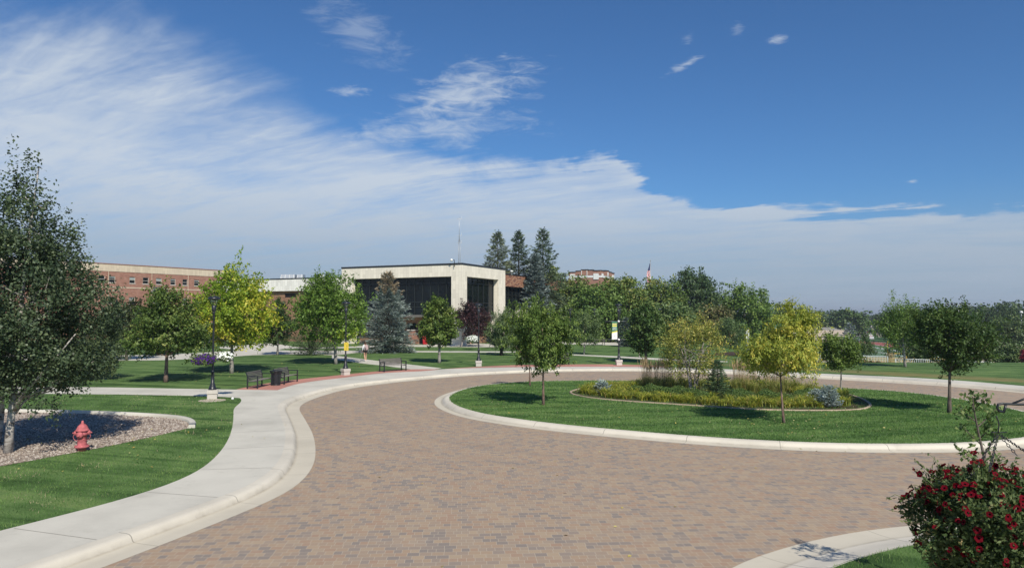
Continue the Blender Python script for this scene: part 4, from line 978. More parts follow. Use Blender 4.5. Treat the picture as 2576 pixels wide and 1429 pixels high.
# far-off woods that read as one mass
r = np.random.default_rng(180); n = 26000
d = 700 + 2600 * r.random(n) ** 1.3; a = r.uniform(-.70, .72, n)
k = np.abs(a - .491) > .012 * 900 / d
d, a = d[k], a[k]; n = len(d); x = a * d
patch = np.sin(x * .011 + 1.3) + np.sin(d * .013 + x * .004) + np.sin(x * .031 + d * .02)
k = patch > -.2; x, d, patch = x[k], d[k], patch[k]; n = len(x)
z = -7 + r.uniform(0, 1, n) * (6.5 + 2.2 * np.clip(patch, 0, 2))
C = np.stack([x, d, z], 1); sz = np.clip(d / 260, 2.5, 9) * r.uniform(.6, 1.3, n)
v, f = leaf_quads(C, r.normal(0, 1, (n, 3)), r.normal(0, 1, (n, 3)), sz, sz * .8)
tag(np_mesh('woodland', v, f, m_leaf('woodland', [(0, (0.016, 0.032, 0.016)), (1, (0.045, 0.070, 0.030))], 0), r.random(n)), kind='stuff')

# ================================================================ PLANTING BED ON THE ISLAND
bl = [(1436, 989), (1452, 981), (1520, 968), (1640, 962), (1800, 962), (1960, 968), (2090, 984), (2160, 1002), (2187, 1020), (2160, 1030.6), (2070, 1033), (1910, 1030.8), (1764, 1021.7), (1600, 1011), (1510, 1004), (1460, 997)]
BED = smooth(cr([(P(*q).x, P(*q).y) for q in bl], .4, True), True, 3)
cc = sum(BED, Vector((0, 0))) / len(BED)
if sum((BED[i].x * BED[(i + 1) % len(BED)].y - BED[i].y * BED[(i + 1) % len(BED)].x) for i in range(len(BED))) < 0: BED = BED[::-1]
struct('planting_bed', poly([(p.x, p.y) for p in BED], 0.161), M['mulch'])
tag(strip(BED, [(0, .15), (0, .19), (.015, .20), (.10, .20), (.115, .19), (.115, .15)], True, -1).build('bed_edging', M['bededge']), 'tan concrete edging ring round the planted bed of the island', 'edging')
bedp = [(p.x, p.y) for p in BED]
inner = [(cc.x + (p.x - cc.x) * .93, cc.y + (p.y - cc.y) * .88) for p in BED]
LILY = [(0, (0.036, 0.066, 0.010)), (.35, (0.095, 0.140, 0.018)), (.7, (0.185, 0.215, 0.030)), (.92, (0.240, 0.245, 0.045)), (1, (0.27, 0.19, 0.08))]
M['lily'] = m_leaf('strappy_leaves', LILY, .3, .45)
M['reed'] = m_leaf('reed_leaves', [(0, (0.044, 0.072, 0.016)), (.6, (0.110, 0.142, 0.032)), (1, (0.215, 0.205, 0.070))], .3, .5)
M['plume'] = m_leaf('reed_plumes', [(0, (0.26, 0.19, 0.10)), (.5, (0.42, 0.32, 0.18)), (1, (0.58, 0.46, 0.28))], .2, .7, False)
def clump_mesh(name, r, n, h, spread, w, mt, arch=.8, parent=None, jitter=.1):
    az_ = r.uniform(0, 2 * np.pi, n); hh = h * r.uniform(.6, 1.1, n); sp = spread * r.uniform(.3, 1.1, n); b0 = r.normal(0, jitter, (n, 2))
    ca, sa = np.cos(az_), np.sin(az_); vs = []
    for t in (0, .4, .75, 1.0):
        rad_ = sp * t ** 1.6; z = hh * (1.45 * t - .45 * arch * t * t * 1.6 - (1 - arch) * .0); z = hh * (t * (1 + arch * .6) - arch * .6 * t * t * 1.35)
        wd = w * (1 - t * .85)
        cxp = b0[:, 0] + ca * rad_; cyp = b0[:, 1] + sa * rad_
        vs.append(np.stack([cxp - sa * wd, cyp + ca * wd, z], 1)); vs.append(np.stack([cxp + sa * wd, cyp - ca * wd, z], 1))
    v = np.stack(vs, 1).reshape(-1, 3)
    fi = np.array([(0, 1, 3, 2), (2, 3, 5, 4), (4, 5, 7, 6)]); f = (np.arange(n)[:, None, None] * 8 + fi[None]).reshape(-1, 4)
    return np_mesh(name, v, f, mt, np.repeat(r.random(n), 3), parent)
r = np.random.default_rng(200)
lil = [clump_mesh('daylily_clump', r, 110, h_, .50, .014, M['lily'], 1.0) for h_ in (.36, .46, .30)]
lab_l = 'low arching yellow-green grassy clump in the border of the island planting bed'
pos = []
def bed_pts(r, step, test, jit=.3):
    out = []; xs = np.arange(min(p[0] for p in bedp), max(p[0] for p in bedp), step); ys_ = np.arange(min(p[1] for p in bedp), max(p[1] for p in bedp), step)
    for x in xs:
        for y in ys_:
            q = (x + r.uniform(-jit, jit) * step, y + r.uniform(-jit, jit) * step)
            if inside(q, inner) and test(q): out.append(q)
    return out
mid = [(cc.x + (p.x - cc.x) * .62, cc.y + (p.y - cc.y) * .60) for p in BED]
ring = bed_pts(r, .53, lambda q: not inside(q, mid))
left_end = bed_pts(r, .5, lambda q: inside(q, mid) and q[0] < 5.2)
for i, q in enumerate(ring + left_end):
    o = lil[i] if i < 3 else copy_tree(lil[i % 3])
    if i < 3: tag(o, lab_l, 'grass clump', 'yellow-green clumps edging the planting bed')
    s_ = r.uniform(.8, 1.2); o.location = (q[0], q[1], .16); o.rotation_euler = (0, 0, r.uniform(0, 6.28)); o.scale = (s_, s_, s_ * r.uniform(.85, 1.15))
# clipped dark green mounds
GB = [(0, (0.018, 0.045, 0.012)), (.6, (0.042, 0.085, 0.020)), (1, (0.085, 0.130, 0.035))]
def mound(name, label, cat, group, R, h, n, L, W_, stops, seed, kind_l):
    r_ = np.random.default_rng(seed); d_ = nrm(r_.normal(0, 1, (n, 3))); d_[:, 2] = np.abs(d_[:, 2])
    rr = R * r_.uniform(.72, 1.03, (n, 1)) * (1 + .08 * np.sin(d_[:, :1] * 7 + seed) + .06 * np.sin(d_[:, 1:2] * 9))
    C = d_ * rr * np.array([1, 1, h / R]); D = nrm(d_ * .6 + r_.normal(0, .6, (n, 3)) + np.array([0, 0, .3]))
    v, f = leaf_quads(C, D, r_.normal(0, .6, (n, 3)) + d_, L * r_.uniform(.6, 1.3, n), W_ * r_.uniform(.6, 1.3, n))
    o = np_mesh(name, v, f, m_leaf(kind_l, stops, .15), r_.random(n)); return tag(o, label, cat, group)
bx = mound('box_shrub', 'x', 'shrub', 'dark green mounds in the planting bed', .55, .52, 3200, .055, .035, GB, 210, 'box_leaves')
spots = [(1640, 992), (1668, 991), (1705, 996), (1742, 1000), (1770, 1006), (1838, 1000), (1880, 1003), (1930, 1008), (1975, 1009), (2030, 1000), (1860, 996), (2010, 1004), (1600, 988)]
for i, (px, py) in enumerate(spots):
    o = bx if i == 0 else copy_tree(bx); p = P(px, py + 3, .16); o.location = p; s_ = r.uniform(.8, 1.15); o.scale = (s_ * 1.1, s_, s_ * .95); o.rotation_euler = (0, 0, i * 1.7)
    o['label'] = 'dark green mound shrub in the planting bed, %s mound from the left' % ORD[sorted(q[0] for q in spots).index(px)]
for px, py in [(1855, 984), (1890, 985), (1940, 986), (1985, 985), (1820, 990), (2040, 990), (1720, 984), (1690, 982), (1780, 985), (1910, 992), (1965, 992), (2075, 1002), (1655, 982), (1750, 982), (2000, 980), (1870, 978)]:
    o = clump_mesh('fountain_grass', r, 150, .80, .62, .010, M['reed'], .7); p = P(px, py, .16)
    o.location = (p.x, p.y, .16); tag(o, 'knee-high arching green grass clump at the back of the planting bed', 'grass clump', 'tall green grass clumps in the planting bed')
# feather reed grass with straw plumes
def reed():
    root = empty('feather_reed_grass', (0, 0, 0)); clump_mesh('leaves', r, 130, .85, .45, .008, M['reed'], .5, root)
    n = 70; az_ = r.uniform(0, 6.28, n); tilt = r.uniform(.02, .17, n); h = r.uniform(1.25, 1.75, n); b0 = r.normal(0, .10, (n, 2)); m_v = []; m_f = []; rn = []
    for i in range(n):
        ca, sa = math.cos(az_[i]), math.sin(az_[i]); b_ = Vector((b0[i, 0], b0[i, 1], .1)); t_ = b_ + Vector((ca * tilt[i] * h[i], sa * tilt[i] * h[i], h[i]))
        pa_ = r.uniform(0, 3.14); s_ = Vector((math.cos(pa_), math.sin(pa_), 0))
        for (u0, u1, w0, w1) in ((0, .72, .0035, .003), (.70, .82, .004, .014), (.82, 1.0, .014, .002)):
            a = b_.lerp(t_, u0); c = b_.lerp(t_, u1); k = len(m_v)
            m_v += [a - s_ * w0, a + s_ * w0, c + s_ * w1, c - s_ * w1]; m_f.append((k, k + 1, k + 2, k + 3)); rn.append(r.random())
    np_mesh('plumes', np.array([tuple(q) for q in m_v]), np.array(m_f), M['plume'], np.array(rn), root); return root
rd = reed()
for i, (px, py) in enumerate([(1634, 976), (1652, 974), (1668, 977), (1684, 975), (1622, 974), (1866, 982), (1880, 980), (1898, 979), (1932, 982), (1950, 980), (1968, 983), (1712, 974), (1852, 978)]):
    o = rd if i == 0 else copy_tree(rd); p = P(px, py, .16); o.location = (p.x, p.y, .16); o.rotation_euler = (0, 0, i); s_ = r.uniform(.85, 1.05); o.scale = (s_, s_, s_)
    side = 'left of the small spruce' if px < 1800 else 'right of the small spruce'
    tag(o, 'tall straw-plumed reed grass clump standing ' + side, 'grass clump', 'straw plumed reeds ' + side)
conifer('blue_spruce', 'low bright blue spruce shrub at the right end of the planting bed', (2086, 1024), 0, 29, 975, 1022, G_BLUEB, 90, 90, .075, .022, .04, 221, cat='shrub', power=.45, droop=-.1)
conifer('blue_spruce', 'smaller blue spruce shrub touching the left of the bigger one', (2058, 1013), 0, 24, 984, 1012, G_BLUEB, 70, 80, .075, .022, .04, 222, cat='shrub', power=.4, droop=-.15)
conifer('blue_spruce', 'little blue spruce shrub at the left end of the planting bed', (1515, 990), 0, 22, 963, 988, G_BLUEB, 60, 70, .085, .025, .04, 223, cat='shrub', power=.35, droop=-.15)
# ================================================================ BUILDINGS
def f_panels(t, base):
    o = opos(t); sp = t.new('ShaderNodeSeparateXYZ'); t.link(o, sp.inputs[0])
    v = t.comb(sp.outputs[2], t.m('ADD', sp.outputs[0], sp.outputs[1]))
    b = t.new('ShaderNodeTexBrick'); t.setin(b, 'Vector', v); b.inputs['Scale'].default_value = 1
    b.inputs['Brick Width'].default_value = 1.15; b.inputs['Row Height'].default_value = 0.46; b.inputs['Mortar Size'].default_value = 0.012
    b.inputs['Color1'].default_value = (0, 0, 0, 1); b.inputs['Color2'].default_value = (1, 1, 1, 1); b.inputs['Mortar'].default_value = (.5, .5, .5, 1)
    n = t.noise(o, .8, 6, .65); st = t.noise(t.mapping(o, scale=(3, 3, .25)), 1.5, 5, .6)
    f = t.m('ADD', t.m('MULTIPLY', b.outputs['Color'], .6), t.m('MULTIPLY', n, .4))
    c = t.ramp(f, [(0.1, tuple(q * .86 for q in base)), (.5, base), (.9, tuple(min(1, q * 1.10) for q in base))])
    c = t.mix(t.maprange(st, .55, .75, 0, .25), c, c4(tuple(q * .65 for q in base)))
    c = t.mix(t.m('MULTIPLY', b.outputs['Fac'], .45), c, c4((.28, .25, .2)))
    return pr(t, c, .8, 0, .3, bump=b.outputs['Fac'], bstr=-.2, bdist=.01)
M['panels'] = mat('limestone_panels', f_panels, (0.80, 0.74, 0.62))
M['brick_red'] = mat('red_brick', f_brick, [(0.1, (0.26, 0.125, 0.088)), (.5, (0.335, 0.165, 0.118)), (.9, (0.40, 0.215, 0.155))], .42, .14, (.33, .24, .2))
M['brick_mix'] = mat('mottled_brick', f_brick, [(0.2, (0.12, 0.06, 0.05)), (.4, (0.27, 0.11, 0.07)), (.6, (0.33, 0.17, 0.10)), (.85, (0.42, 0.27, 0.17))], .5, .16, (.3, .22, .18))
M['brick_tan'] = mat('brown_brick', f_brick, [(0.2, (0.20, 0.105, 0.065)), (.5, (0.30, 0.165, 0.10)), (.85, (0.38, 0.235, 0.14))], .42, .14, (.3, .22, .18))
M['cream'] = mat('cream_block', f_panels, (0.62, 0.52, 0.39))
M['fascia'] = mat('white_fascia', f_panels, (0.84, 0.82, 0.76))
M['mull'] = m_simple('dark_bronze_mullion', (0.026, 0.032, 0.032), .4, .3, .1, 5)
M['dark'] = m_simple('dark_interior', (0.012, 0.011, 0.010), .8, 0, .2, 2)
M['roof'] = m_simple('roof_membrane', (0.10, 0.10, 0.11), .8, 0, .2, 2)
M['cap'] = m_simple('dark_coping', (0.03, 0.03, 0.035), .45, .3, .1, 2)
M['frame'] = m_simple('pale_window_frame', (0.55, 0.50, 0.44), .5, 0, .05, 2)
M['blind'] = m_simple('grey_blind', (0.35, 0.38, 0.36), .6, 0, .1, 2)
M['soffit'] = m_simple('soffit', (0.14, 0.13, 0.115), .7, 0, .1, 2)
def wall_open(m, fb, u0, u1, z0, z1, ops, rev=.25):
    """wall front plane with real openings and reveals, fb maps (u, n, z)"""
    us = sorted({u0, u1, *[q for o in ops for q in o[:2]]}); zs = sorted({z0, z1, *[q for o in ops for q in o[2:4]]})
    for i in range(len(us) - 1):
        for j in range(len(zs) - 1):
            uc, zc = (us[i] + us[i + 1]) / 2, (zs[j] + zs[j + 1]) / 2
            if any(o[0] < uc < o[1] and o[2] < zc < o[3] for o in ops): continue
            m.quad(fb(us[i], 0, zs[j]), fb(us[i + 1], 0, zs[j]), fb(us[i + 1], 0, zs[j + 1]), fb(us[i], 0, zs[j + 1]))
    for a, b, c, d in ops:
        m.quad(fb(a, 0, c), fb(a, -rev, c), fb(b, -rev, c), fb(b, 0, c)); m.quad(fb(a, 0, d), fb(b, 0, d), fb(b, -rev, d), fb(a, -rev, d))
        m.quad(fb(a, 0, c), fb(a, 0, d), fb(a, -rev, d), fb(a, -rev, c)); m.quad(fb(b, 0, c), fb(b, -rev, c), fb(b, -rev, d), fb(b, 0, d))
def fbox(m, fb, u0, u1, n0, n1, z0, z1):
    p = [fb(u, n, z) for u in (u0, u1) for n in (n0, n1) for z in (z0, z1)]
    xs_, ys_, zs_ = zip(*p); m.box(min(xs_), max(xs_), min(ys_), max(ys_), min(zs_), max(zs_))
# ---- main building
C0 = P(1160.9, 870.6); Rd = Vector((.433, .901, 0)).normalized(); Ld = Vector((-Rd.y, Rd.x, 0))
main = empty('campus_building', (C0.x, C0.y, .15), math.atan2(Rd.y, Rd.x), 'cream stone framed building with big dark glass walls at the centre', 'building')
G0 = .15
def uL(px): return face_pt(px, 792, C0, Ld)[0]
def uR(px): return face_pt(px, 792, C0, Rd)[0]
fL = lambda u, n, z: (-n, u, z)
fR = lambda u, n, z: (u, -n, z)
top = face_pt(1160.9, 665.5, C0, Ld)[1] - G0
gl1 = uL(1135.1); gl2 = uL(884); endL = uL(858.5); gr1 = uR(1174.6); gr2 = uR(1254.2); endR = uR(1271.1)
gt = face_pt(1135.1, 695.4, C0, Ld)[1] - G0; gb0 = face_pt(1135.1, 797, C0, Ld)[1] - G0
THK = 1.3
m = MB()
m.box(0, gr1, 0, gl1, -.3, top)                                   # corner pier
m.box(0, THK, gl1, gl2, gt, top); m.box(0, THK, gl2, endL, -.3, top)
m.box(gr1, gr2, 0, THK, gt, top); m.box(gr2, endR, 0, THK, -.3, top)
m.build('stone_frame', M['panels'], main)
m = MB(); m.box(-.06, endR + .06, -.06, .5, top, top + .22); m.box(-.06, .5, .5, endL + .06, top, top + .22); m.build('coping', M['cap'], main)
m = MB(); m.box(THK, endR - .3, THK, endL, top - .9, top - .5); m.box(.3, endR - .2, endL - .3, endL, 0, top - .1); m.build('roof', M['roof'], main)
REC = 1.0
def curtain(fb, u0, u1, z0, z1, nv, hs, nm, off=.9):
    g_ = MB(); fbox(g_, fb, u0, u1, -off - .06, -off, z0, z1); g_.build('glass_wall', M['glass'], main)
    q = MB(); w = .09
    for i in range(nv + 1):
        u = u0 + (u1 - u0) * i / nv; fbox(q, fb, u - w / 2, u + w / 2, -off, -off + .10, z0, z1)
    for h in [z0 + .05] + hs + [z1 - .06]: fbox(q, fb, u0, u1, -off, -off + .085, h - .05, h + .05)
    q.build('mullions', M['mull'], main)
zof = lambda yz, px=1135.1: face_pt(px, (620 + yz / 2.978) / 1.1731, C0, Ld)[1] - G0
curtain(fL, gl1, gl2, gb0 + .25, gt, 13, [zof(635), zof(805), zof(850)], 'left')
zor = lambda yz: face_pt(1174.6, (620 + yz / 2.978) / 1.1731, C0, Rd)[1] - G0
curtain(fR, gr1, gr2, gb0 + .25, gt, 6, [zor(636), zor(812), zor(850)], 'right')
m = MB(); fbox(m, fL, gl1, gl2, -2.6, -.55, gb0 - .05, gb0 + .25); fbox(m, fR, gr1, gr2, -2.6, -.55, gb0 - .05, gb0 + .25); m.build('floor_edge', M['soffit'], main)
# ground floor behind the colonnade
m = MB(); fbox(m, fL, 2.6, endL - 1, -3.2, -2.8, -.2, gb0 - .05); fbox(m, fR, 2.8, endR - 1, -3.2, -2.6, -.2, gb0 - .05); m.build('recessed_wall', M['brick_tan'], main)
m = MB()
for i in range(5): u = gl1 + 1.0 + i * 2.1; fbox(m, fL, u, u + 1.5, -2.78, -2.72, 0, 2.9)
for i in range(3): u = gr1 + .8 + i * 2.6; fbox(m, fR, u, u + 2.0, -2.58, -2.52, 0, 2.9)
m.build('ground_floor_glazing', M['glass'], main)
for i in range(4):
    u = gl1 + 1.0 + i * 2.1
    for k in (0, 1):
        dr_ = MB(); a = u + k * .76
        for (q0, q1, z0_, z1_) in ((a, a + .07, 0, 2.2), (a + .67, a + .74, 0, 2.2), (a, a + .74, 2.14, 2.2), (a, a + .74, 0, .18)): fbox(dr_, fL, q0, q1, -2.72, -2.66, z0_, z1_)
        d_ = dr_.build('door', M['mull'], main)
        h_ = MB(); fbox(h_, fL, a + (.60 if k == 0 else .10), a + (.63 if k == 0 else .13), -2.66, -2.60, .9, 1.4); h_.build('handle', M['grey_metal'], d_)
# brick wing to the right
WL = 30.0; w0 = endR; zt = face_pt(1272, 689.7, C0, Rd)[1] - G0; zb_ = face_pt(1272, 719.5, C0, Rd)[1] - G0
m = MB(); m.box(w0 + .003, w0 + WL, .35, 9, zb_, zt); m.box(w0 + .003, w0 + WL, 3.2, 9, -.3, zb_ - .01); m.build('brick_wing', M['brick_mix'], main)
m = MB(); m.box(w0 + .003, w0 + WL + .05, .28, .8, zt, zt + .16); m.build('wing_coping', M['cap'], main)
g_ = MB(); g_.box(w0 + .01, w0 + WL, 1.0, 1.06, gb0 + .25, zb_); g_.build('wing_glass', M['glass'], main)
q = MB()
for i in range(22): u = w0 + .2 + i * 1.36; q.box(u, u + .09, .9, 1.0, gb0 + .25, zb_)
for h in (gb0 + .3, gb0 + 2.0, gb0 + 3.2): q.box(w0 + .02, w0 + WL, .905, .998, h, h + .1)
q.build('wing_mullions', M['mull'], main)
m = MB(); m.box(w0 + .01, w0 + WL, .9, 3.2, gb0 - .05, gb0 + .25); m.build('wing_floor_edge', M['soffit'], main)
m = MB(); a = uR(1306) ; m.box(a, a + 9, -2.2, .8, gb0 - .1, gb0 + 1.0)
m.box(a + .3, a + .8, -2.0, -1.5, -.2, gb0 - .1); m.box(a + 8.2, a + 8.7, -2.0, -1.5, -.2, gb0 - .1); m.build('entrance_canopy', M['panels'], main)
# roof mast, camera, stack
mast = empty('roof_mast', V(1155, 672, 97), 0, 'tall thin lattice radio mast with small aerials above the glass building', 'mast')
mh = V(1155, 546, 97).z - mast.location.z; m = MB()
for k in range(3):
    a = k * 2.094; m.tube([(math.cos(a) * .16, math.sin(a) * .16, -.6), (math.cos(a) * .13, math.sin(a) * .13, mh * .55)], .022, 4)
for i in range(12):
    z = mh * .55 * i / 12
    for k in range(3):
        a, b = k * 2.094, (k + 1) * 2.094; m.tube([(math.cos(a) * .15, math.sin(a) * .15, z), (math.cos(b) * .15, math.sin(b) * .15, z + mh * .045)], .012, 3)
m.tube([(0, 0, mh * .5), (0, 0, mh)], [.045, .015], 5); m.build('lattice', M['grey_metal'], mast)
for z in (mh * .63, mh * .96, mh * .48):
    q = MB(); q.tube([(-.35, 0, z), (.35, 0, z)], .02, 4); q.tube([(.3, 0, z), (.3, 0, z + .3)], .02, 4); q.build('aerial', M['white'], mast)
cm = empty('roof_camera', V(1143, 666, 94), 0, 'small white camera dome on a dark bracket at the roof edge', 'camera')
MB().tube([(0, 0, -.3), (0, 0, .6), (-.22, 0, .66)], .045, 6).build('bracket', M['cap'], cm)
MB().lathe([(.02, 0), (.16, .05), (.2, .18), (.17, .30), (.05, .36)], 12, (-.38, 0, .42)).build('dome', M['white'], cm)
MB().lathe([(.14, 0), (.14, .5), (.22, .5), (.22, .62), (.1, .7)], 10).build('roof_vent', M['white'], loc=V(1287, 692, 108))
tag(bpy.data.objects['roof_vent'], 'little white vent cowl on the roof of the brick wing', 'vent')
# ---- low link building with white fascia
Q = V(850, 792, 107); lkA = Q.copy()
link = empty('link_building', (Q.x, Q.y, .15), math.atan2(Rd.y, Rd.x), 'long low brown brick building with a white fascia, left of the glass building', 'building')
uu = lambda px: face_pt(px, 792, Q, Ld)[0]
zq = lambda px, py: face_pt(px, py, Q, Ld)[1] - .15
E_ = uu(553); tz = zq(837, 699.8); fz = zq(800, 731); ops = []
zz0 = lambda zpy, px: zq(px, (700 + zpy / 2.858) / 1.1731)
pxz = lambda zx: (650 + zx / 2.858) / 1.1731
lv = (uu(pxz(638)), uu(pxz(543)), zz0(507, 755), fz - .35)
s1 = (uu(pxz(713)), uu(pxz(700)), 1.5, fz - .05); s2 = (uu(pxz(423)), uu(pxz(410)), 1.5, fz - .05); s3 = (uu(600), uu(595), 1.5, fz - .05)
m = MB(); wall_open(m, fL, -2, E_ - .3, -.3, fz, [lv, s1, s2, s3], .35); m.box(.6, 14, -2, E_ - .35, -.3, fz); m.build('brick_wall', M['brick_tan'], link)
m = MB(); m.box(-.45, 14, -2.2, E_, fz, tz); m.build('fascia', M['fascia'], link)
m = MB(); m.box(-.5, .2, -2.2, E_ + .05, tz, tz + .16); m.box(.2, 14, -2.2, E_, tz, tz + .05); m.build('coping', M['cap'], link)
q = MB()
nz = 9
for i in range(nz): z = lv[2] + (lv[3] - lv[2]) * (i + .25) / nz; q.box(-.02 + .05, .16, lv[0], lv[1], z, z + (lv[3] - lv[2]) / nz * .45)
q.build('louvre_vent', M['cap'], link)
for s_ in (s1, s2, s3): MB().box(.28, .34, s_[0], s_[1], s_[2], s_[3]).build('slit_window', M['glass'], link)
for (px0, px1, lab) in [(701, 742, 'wide ribbed metal air handling unit on the roof of the low building'), (742, 762, 'smaller ribbed metal roof unit right of the wide one')]:
    D2 = 118; a = V(px0, 705, D2); b = V(px1, 690.5, D2); u_ = empty('roof_unit', (a.x, D2, a.z - .4), 0, lab, 'roof unit')
    m = MB(); w = b.x - a.x; h = b.z - a.z + .4
    m.v += [(0, 0, 0), (w, 0, 0), (w, 2, 0), (0, 2, 0), (.35, .3, h), (w - .1, .3, h), (w - .1, 1.7, h), (.35, 1.7, h)]
    m.f += [(0, 3, 2, 1), (4, 5, 6, 7), (0, 1, 5, 4), (1, 2, 6, 5), (2, 3, 7, 6), (3, 0, 4, 7)]; m.sm += [False] * 6; m.build('housing', M['grey_metal'], u_)
    q = MB(); k = max(2, int(w / .55))
    for i in range(k): x = .3 + (w - .6) * i / (k - 1); q.bar((x, -.03, .05), (x + .02, .27, h), .05, .04)
    q.build('ribs', M['white'], u_)
u_ = empty('roof_unit', V(806, 706, 112), 0, 'boxy white fan unit on the roof near the stone frame', 'roof unit')
MB().box(-.55, .55, 0, 1, -.5, .45).build('housing', M['grey_metal'], u_); MB().lathe([(.32, .45), (.40, .5), (.40, .95), (.3, 1.0)], 12, (0, .5, 0)).build('fan_cowl', M['white'], u_)
# ---- brick hall, far left
HA = V(247.5, 792, 120); Hd = Vector((.5435, .839, 0)).normalized()
hall = empty('brick_hall', (HA.x, HA.y, .15), math.atan2(Hd.y, Hd.x), 'long red brick hall with a beige top band and small paired windows, left background', 'building')
hu = lambda px: face_pt(px, 792, HA, Hd)[0]; hz_ = lambda px, py: face_pt(px, py, HA, Hd)[1] - .15
zx = lambda x: x / 2.859 / 1.1731; zy = lambda y: (700 + y / 2.859) / 1.1731
ht = hz_(zx(900), zy(226)); hb = hz_(zx(900), zy(287)); s0 = hz_(zx(900), zy(433)); s1_ = hz_(zx(900), zy(425)); wt = hz_(zx(1110), zy(336)); wb = hz_(zx(1110), zy(390))
wt2 = hz_(zx(1105), zy(506)); hgt = wt - wb; u_end = hu(593); u_st = -46
cols = [(hu(zx(a)), hu(zx(b))) for a, b in [(666, 706), (822, 878), (912, 966), (1085, 1135), (1198, 1248), (1310, 1358), (1432, 1476), (1534, 1577), (1633, 1675), (1793, 1833)]]
u = cols[0][0] - 3.0
while u > u_st + 2: cols.append((u - 1.25, u)); u -= 3.3
low_cols = [c for i, c in enumerate(cols) if i in (2, 3, 7, 8) or i > 9]
ops = [(a, b, wb, wt) for a, b in cols] + [(a, b, wt2 - hgt * 1.05, wt2) for a, b in low_cols] + [(a, b, .9, 2.5) for a, b in low_cols]
m = MB(); wall_open(m, fR, u_st, u_end, -.3, hb, ops, .2)
m.box(u_st, u_end, .62, 14, -.3, hb)
m.build('brick_wall', M['brick_red'], hall)
m = MB(); m.box(u_st - .05, u_end + .05, -.06, 14, hb, ht); m.build('beige_parapet', M['cream'], hall)
m = MB(); m.box(u_st, u_end, -.03, .0, s1_ - .0, s0 + (s1_ - s0) + .16); m.build('string_course', M['cream'], hall)
m = MB(); m.box(u_st - .1, u_end + .1, -.14, .5, ht, ht + .12); m.build('coping', m_simple('terracotta_coping', (0.36, 0.17, 0.12), .6), hall)
for k, (a, b, z0_, z1_) in enumerate(ops):
    q = MB(); f_ = .06
    q.box(a, a + f_, .06, .14, z0_, z1_); q.box(b - f_, b, .06, .14, z0_, z1_); q.box(a + f_, b - f_, .06, .14, z0_, z0_ + f_); q.box(a + f_, b - f_, .06, .14, z1_ - f_, z1_); q.box(a + f_, b - f_, .055, .13, (z0_ + z1_) / 2 - .03, (z0_ + z1_) / 2 + .03)
    q.box(a - .06, b + .06, -.05, .05, z0_ - .1, z0_)
    w_ = q.build('window', M['frame'], hall)
    MB().box(a + .02, b - .02, .145, .16, z0_ + .02, z1_ - .02).build('pane', M['glass'], w_)
    if k % 3 != 1: MB().box(a + .05, b - .05, .13, .142, z1_ - (z1_ - z0_) * (.42 if k % 2 else .25), z1_ - .05).build('blind', M['blind'], w_)
for px in (zx(905), zx(1272), zx(1580)):
    u = hu(px) ; MB().box(u, u + .07, -.07, -.065 + .06, -.2, hb).build('downpipe', M['cream'], hall)
# ---- stepped brick building beyond the trees
K0 = V(1511.8, 792, 250); KL = V(1430.9, 792, 255); KR = V(1546.1, 792, 262)
step = empty('stepped_building', (K0.x, K0.y, -.5), 0, 'distant red brick building with stepped dark parapet and white bands above the trees', 'building')
def face_map(A, B, out):
    d = (B - A); d.z = 0; ln = d.length; d.normalize(); n_ = Vector((d.y, -d.x, 0))
    if n_.dot(Vector(out)) < 0: n_ = -n_
    o_ = A - Vector((K0.x, K0.y, 0))
    def fb(u, n, z): p = o_ + d * u + n_ * n; return (p.x, p.y, z)
    return fb, ln
def gbox(m, fb, u0, u1, n0, n1, z0, z1):
    i = len(m.v); m.v += [fb(u0, n0, z0), fb(u1, n0, z0), fb(u1, n1, z0), fb(u0, n1, z0), fb(u0, n0, z1), fb(u1, n0, z1), fb(u1, n1, z1), fb(u0, n1, z1)]
    m.f += [tuple(i + k for k in q) for q in ((0, 3, 2, 1), (4, 5, 6, 7), (0, 1, 5, 4), (1, 2, 6, 5), (2, 3, 7, 6), (3, 0, 4, 7))]; m.sm += [False] * 6
fbl, lnl = face_map(KL, K0, (0, -1, 0)); fbr, lnr = face_map(K0, KR, (1, -1, 0))
zt8 = lambda y: V(1500, (780 + y / 8.587) / 1.1731, 251).z + .5
ul = lambda x: (x - 160) / (975 - 160) * lnl; ur = lambda x: (x - 975) / (1320 - 975) * lnr
bm_ = MB(); cp = MB(); wh = MB()
for fb, uf, segs in ((fbl, ul, [(160, 340, 185), (340, 475, 158), (475, 655, 132), (655, 795, 142), (795, 975, 160)]), (fbr, ur, [(975, 1080, 158), (1080, 1180, 145), (1180, 1250, 168), (1250, 1320, 185)])):
    for a, b, y in segs:
        gbox(bm_, fb, uf(a), uf(b), -.5, 0, zt8(280), zt8(y)); gbox(cp, fb, uf(a) - .1, uf(b) + .1, -.55, .25, zt8(y), zt8(y - 9))
gbox(bm_, fbl, 0, lnl, -6, -.02, 0, zt8(335)); gbox(bm_, fbr, .03, lnr, -9, -.03, 0, zt8(335.5)); 
gbox(wh, fbl, 0, lnl, -.5, .05, zt8(335), zt8(290)); gbox(wh, fbr, 0, lnr, -.5, .05, zt8(335), zt8(290))
for a, b in ((205, 325), (795, 925)): gbox(wh, fbl, ul(a), ul(b), 0.055, .22, zt8(385), zt8(235))
for a, b in ((990, 1030), (1255, 1305)): gbox(wh, fbr, ur(a), ur(b), 0.055, .22, zt8(330), zt8(235))
gbox(wh, fbr, ur(1135), ur(1155), 0.055, .2, zt8(280), zt8(185))
for a in (485, 625): gbox(wh, fbl, ul(a), ul(a + 12), 0.002, .15, zt8(290), zt8(150))
bm_.build('brick_wall', M['brick_red'], step); cp.build('coping', M['cap'], step); wh.build('white_bands', M['white'], step)
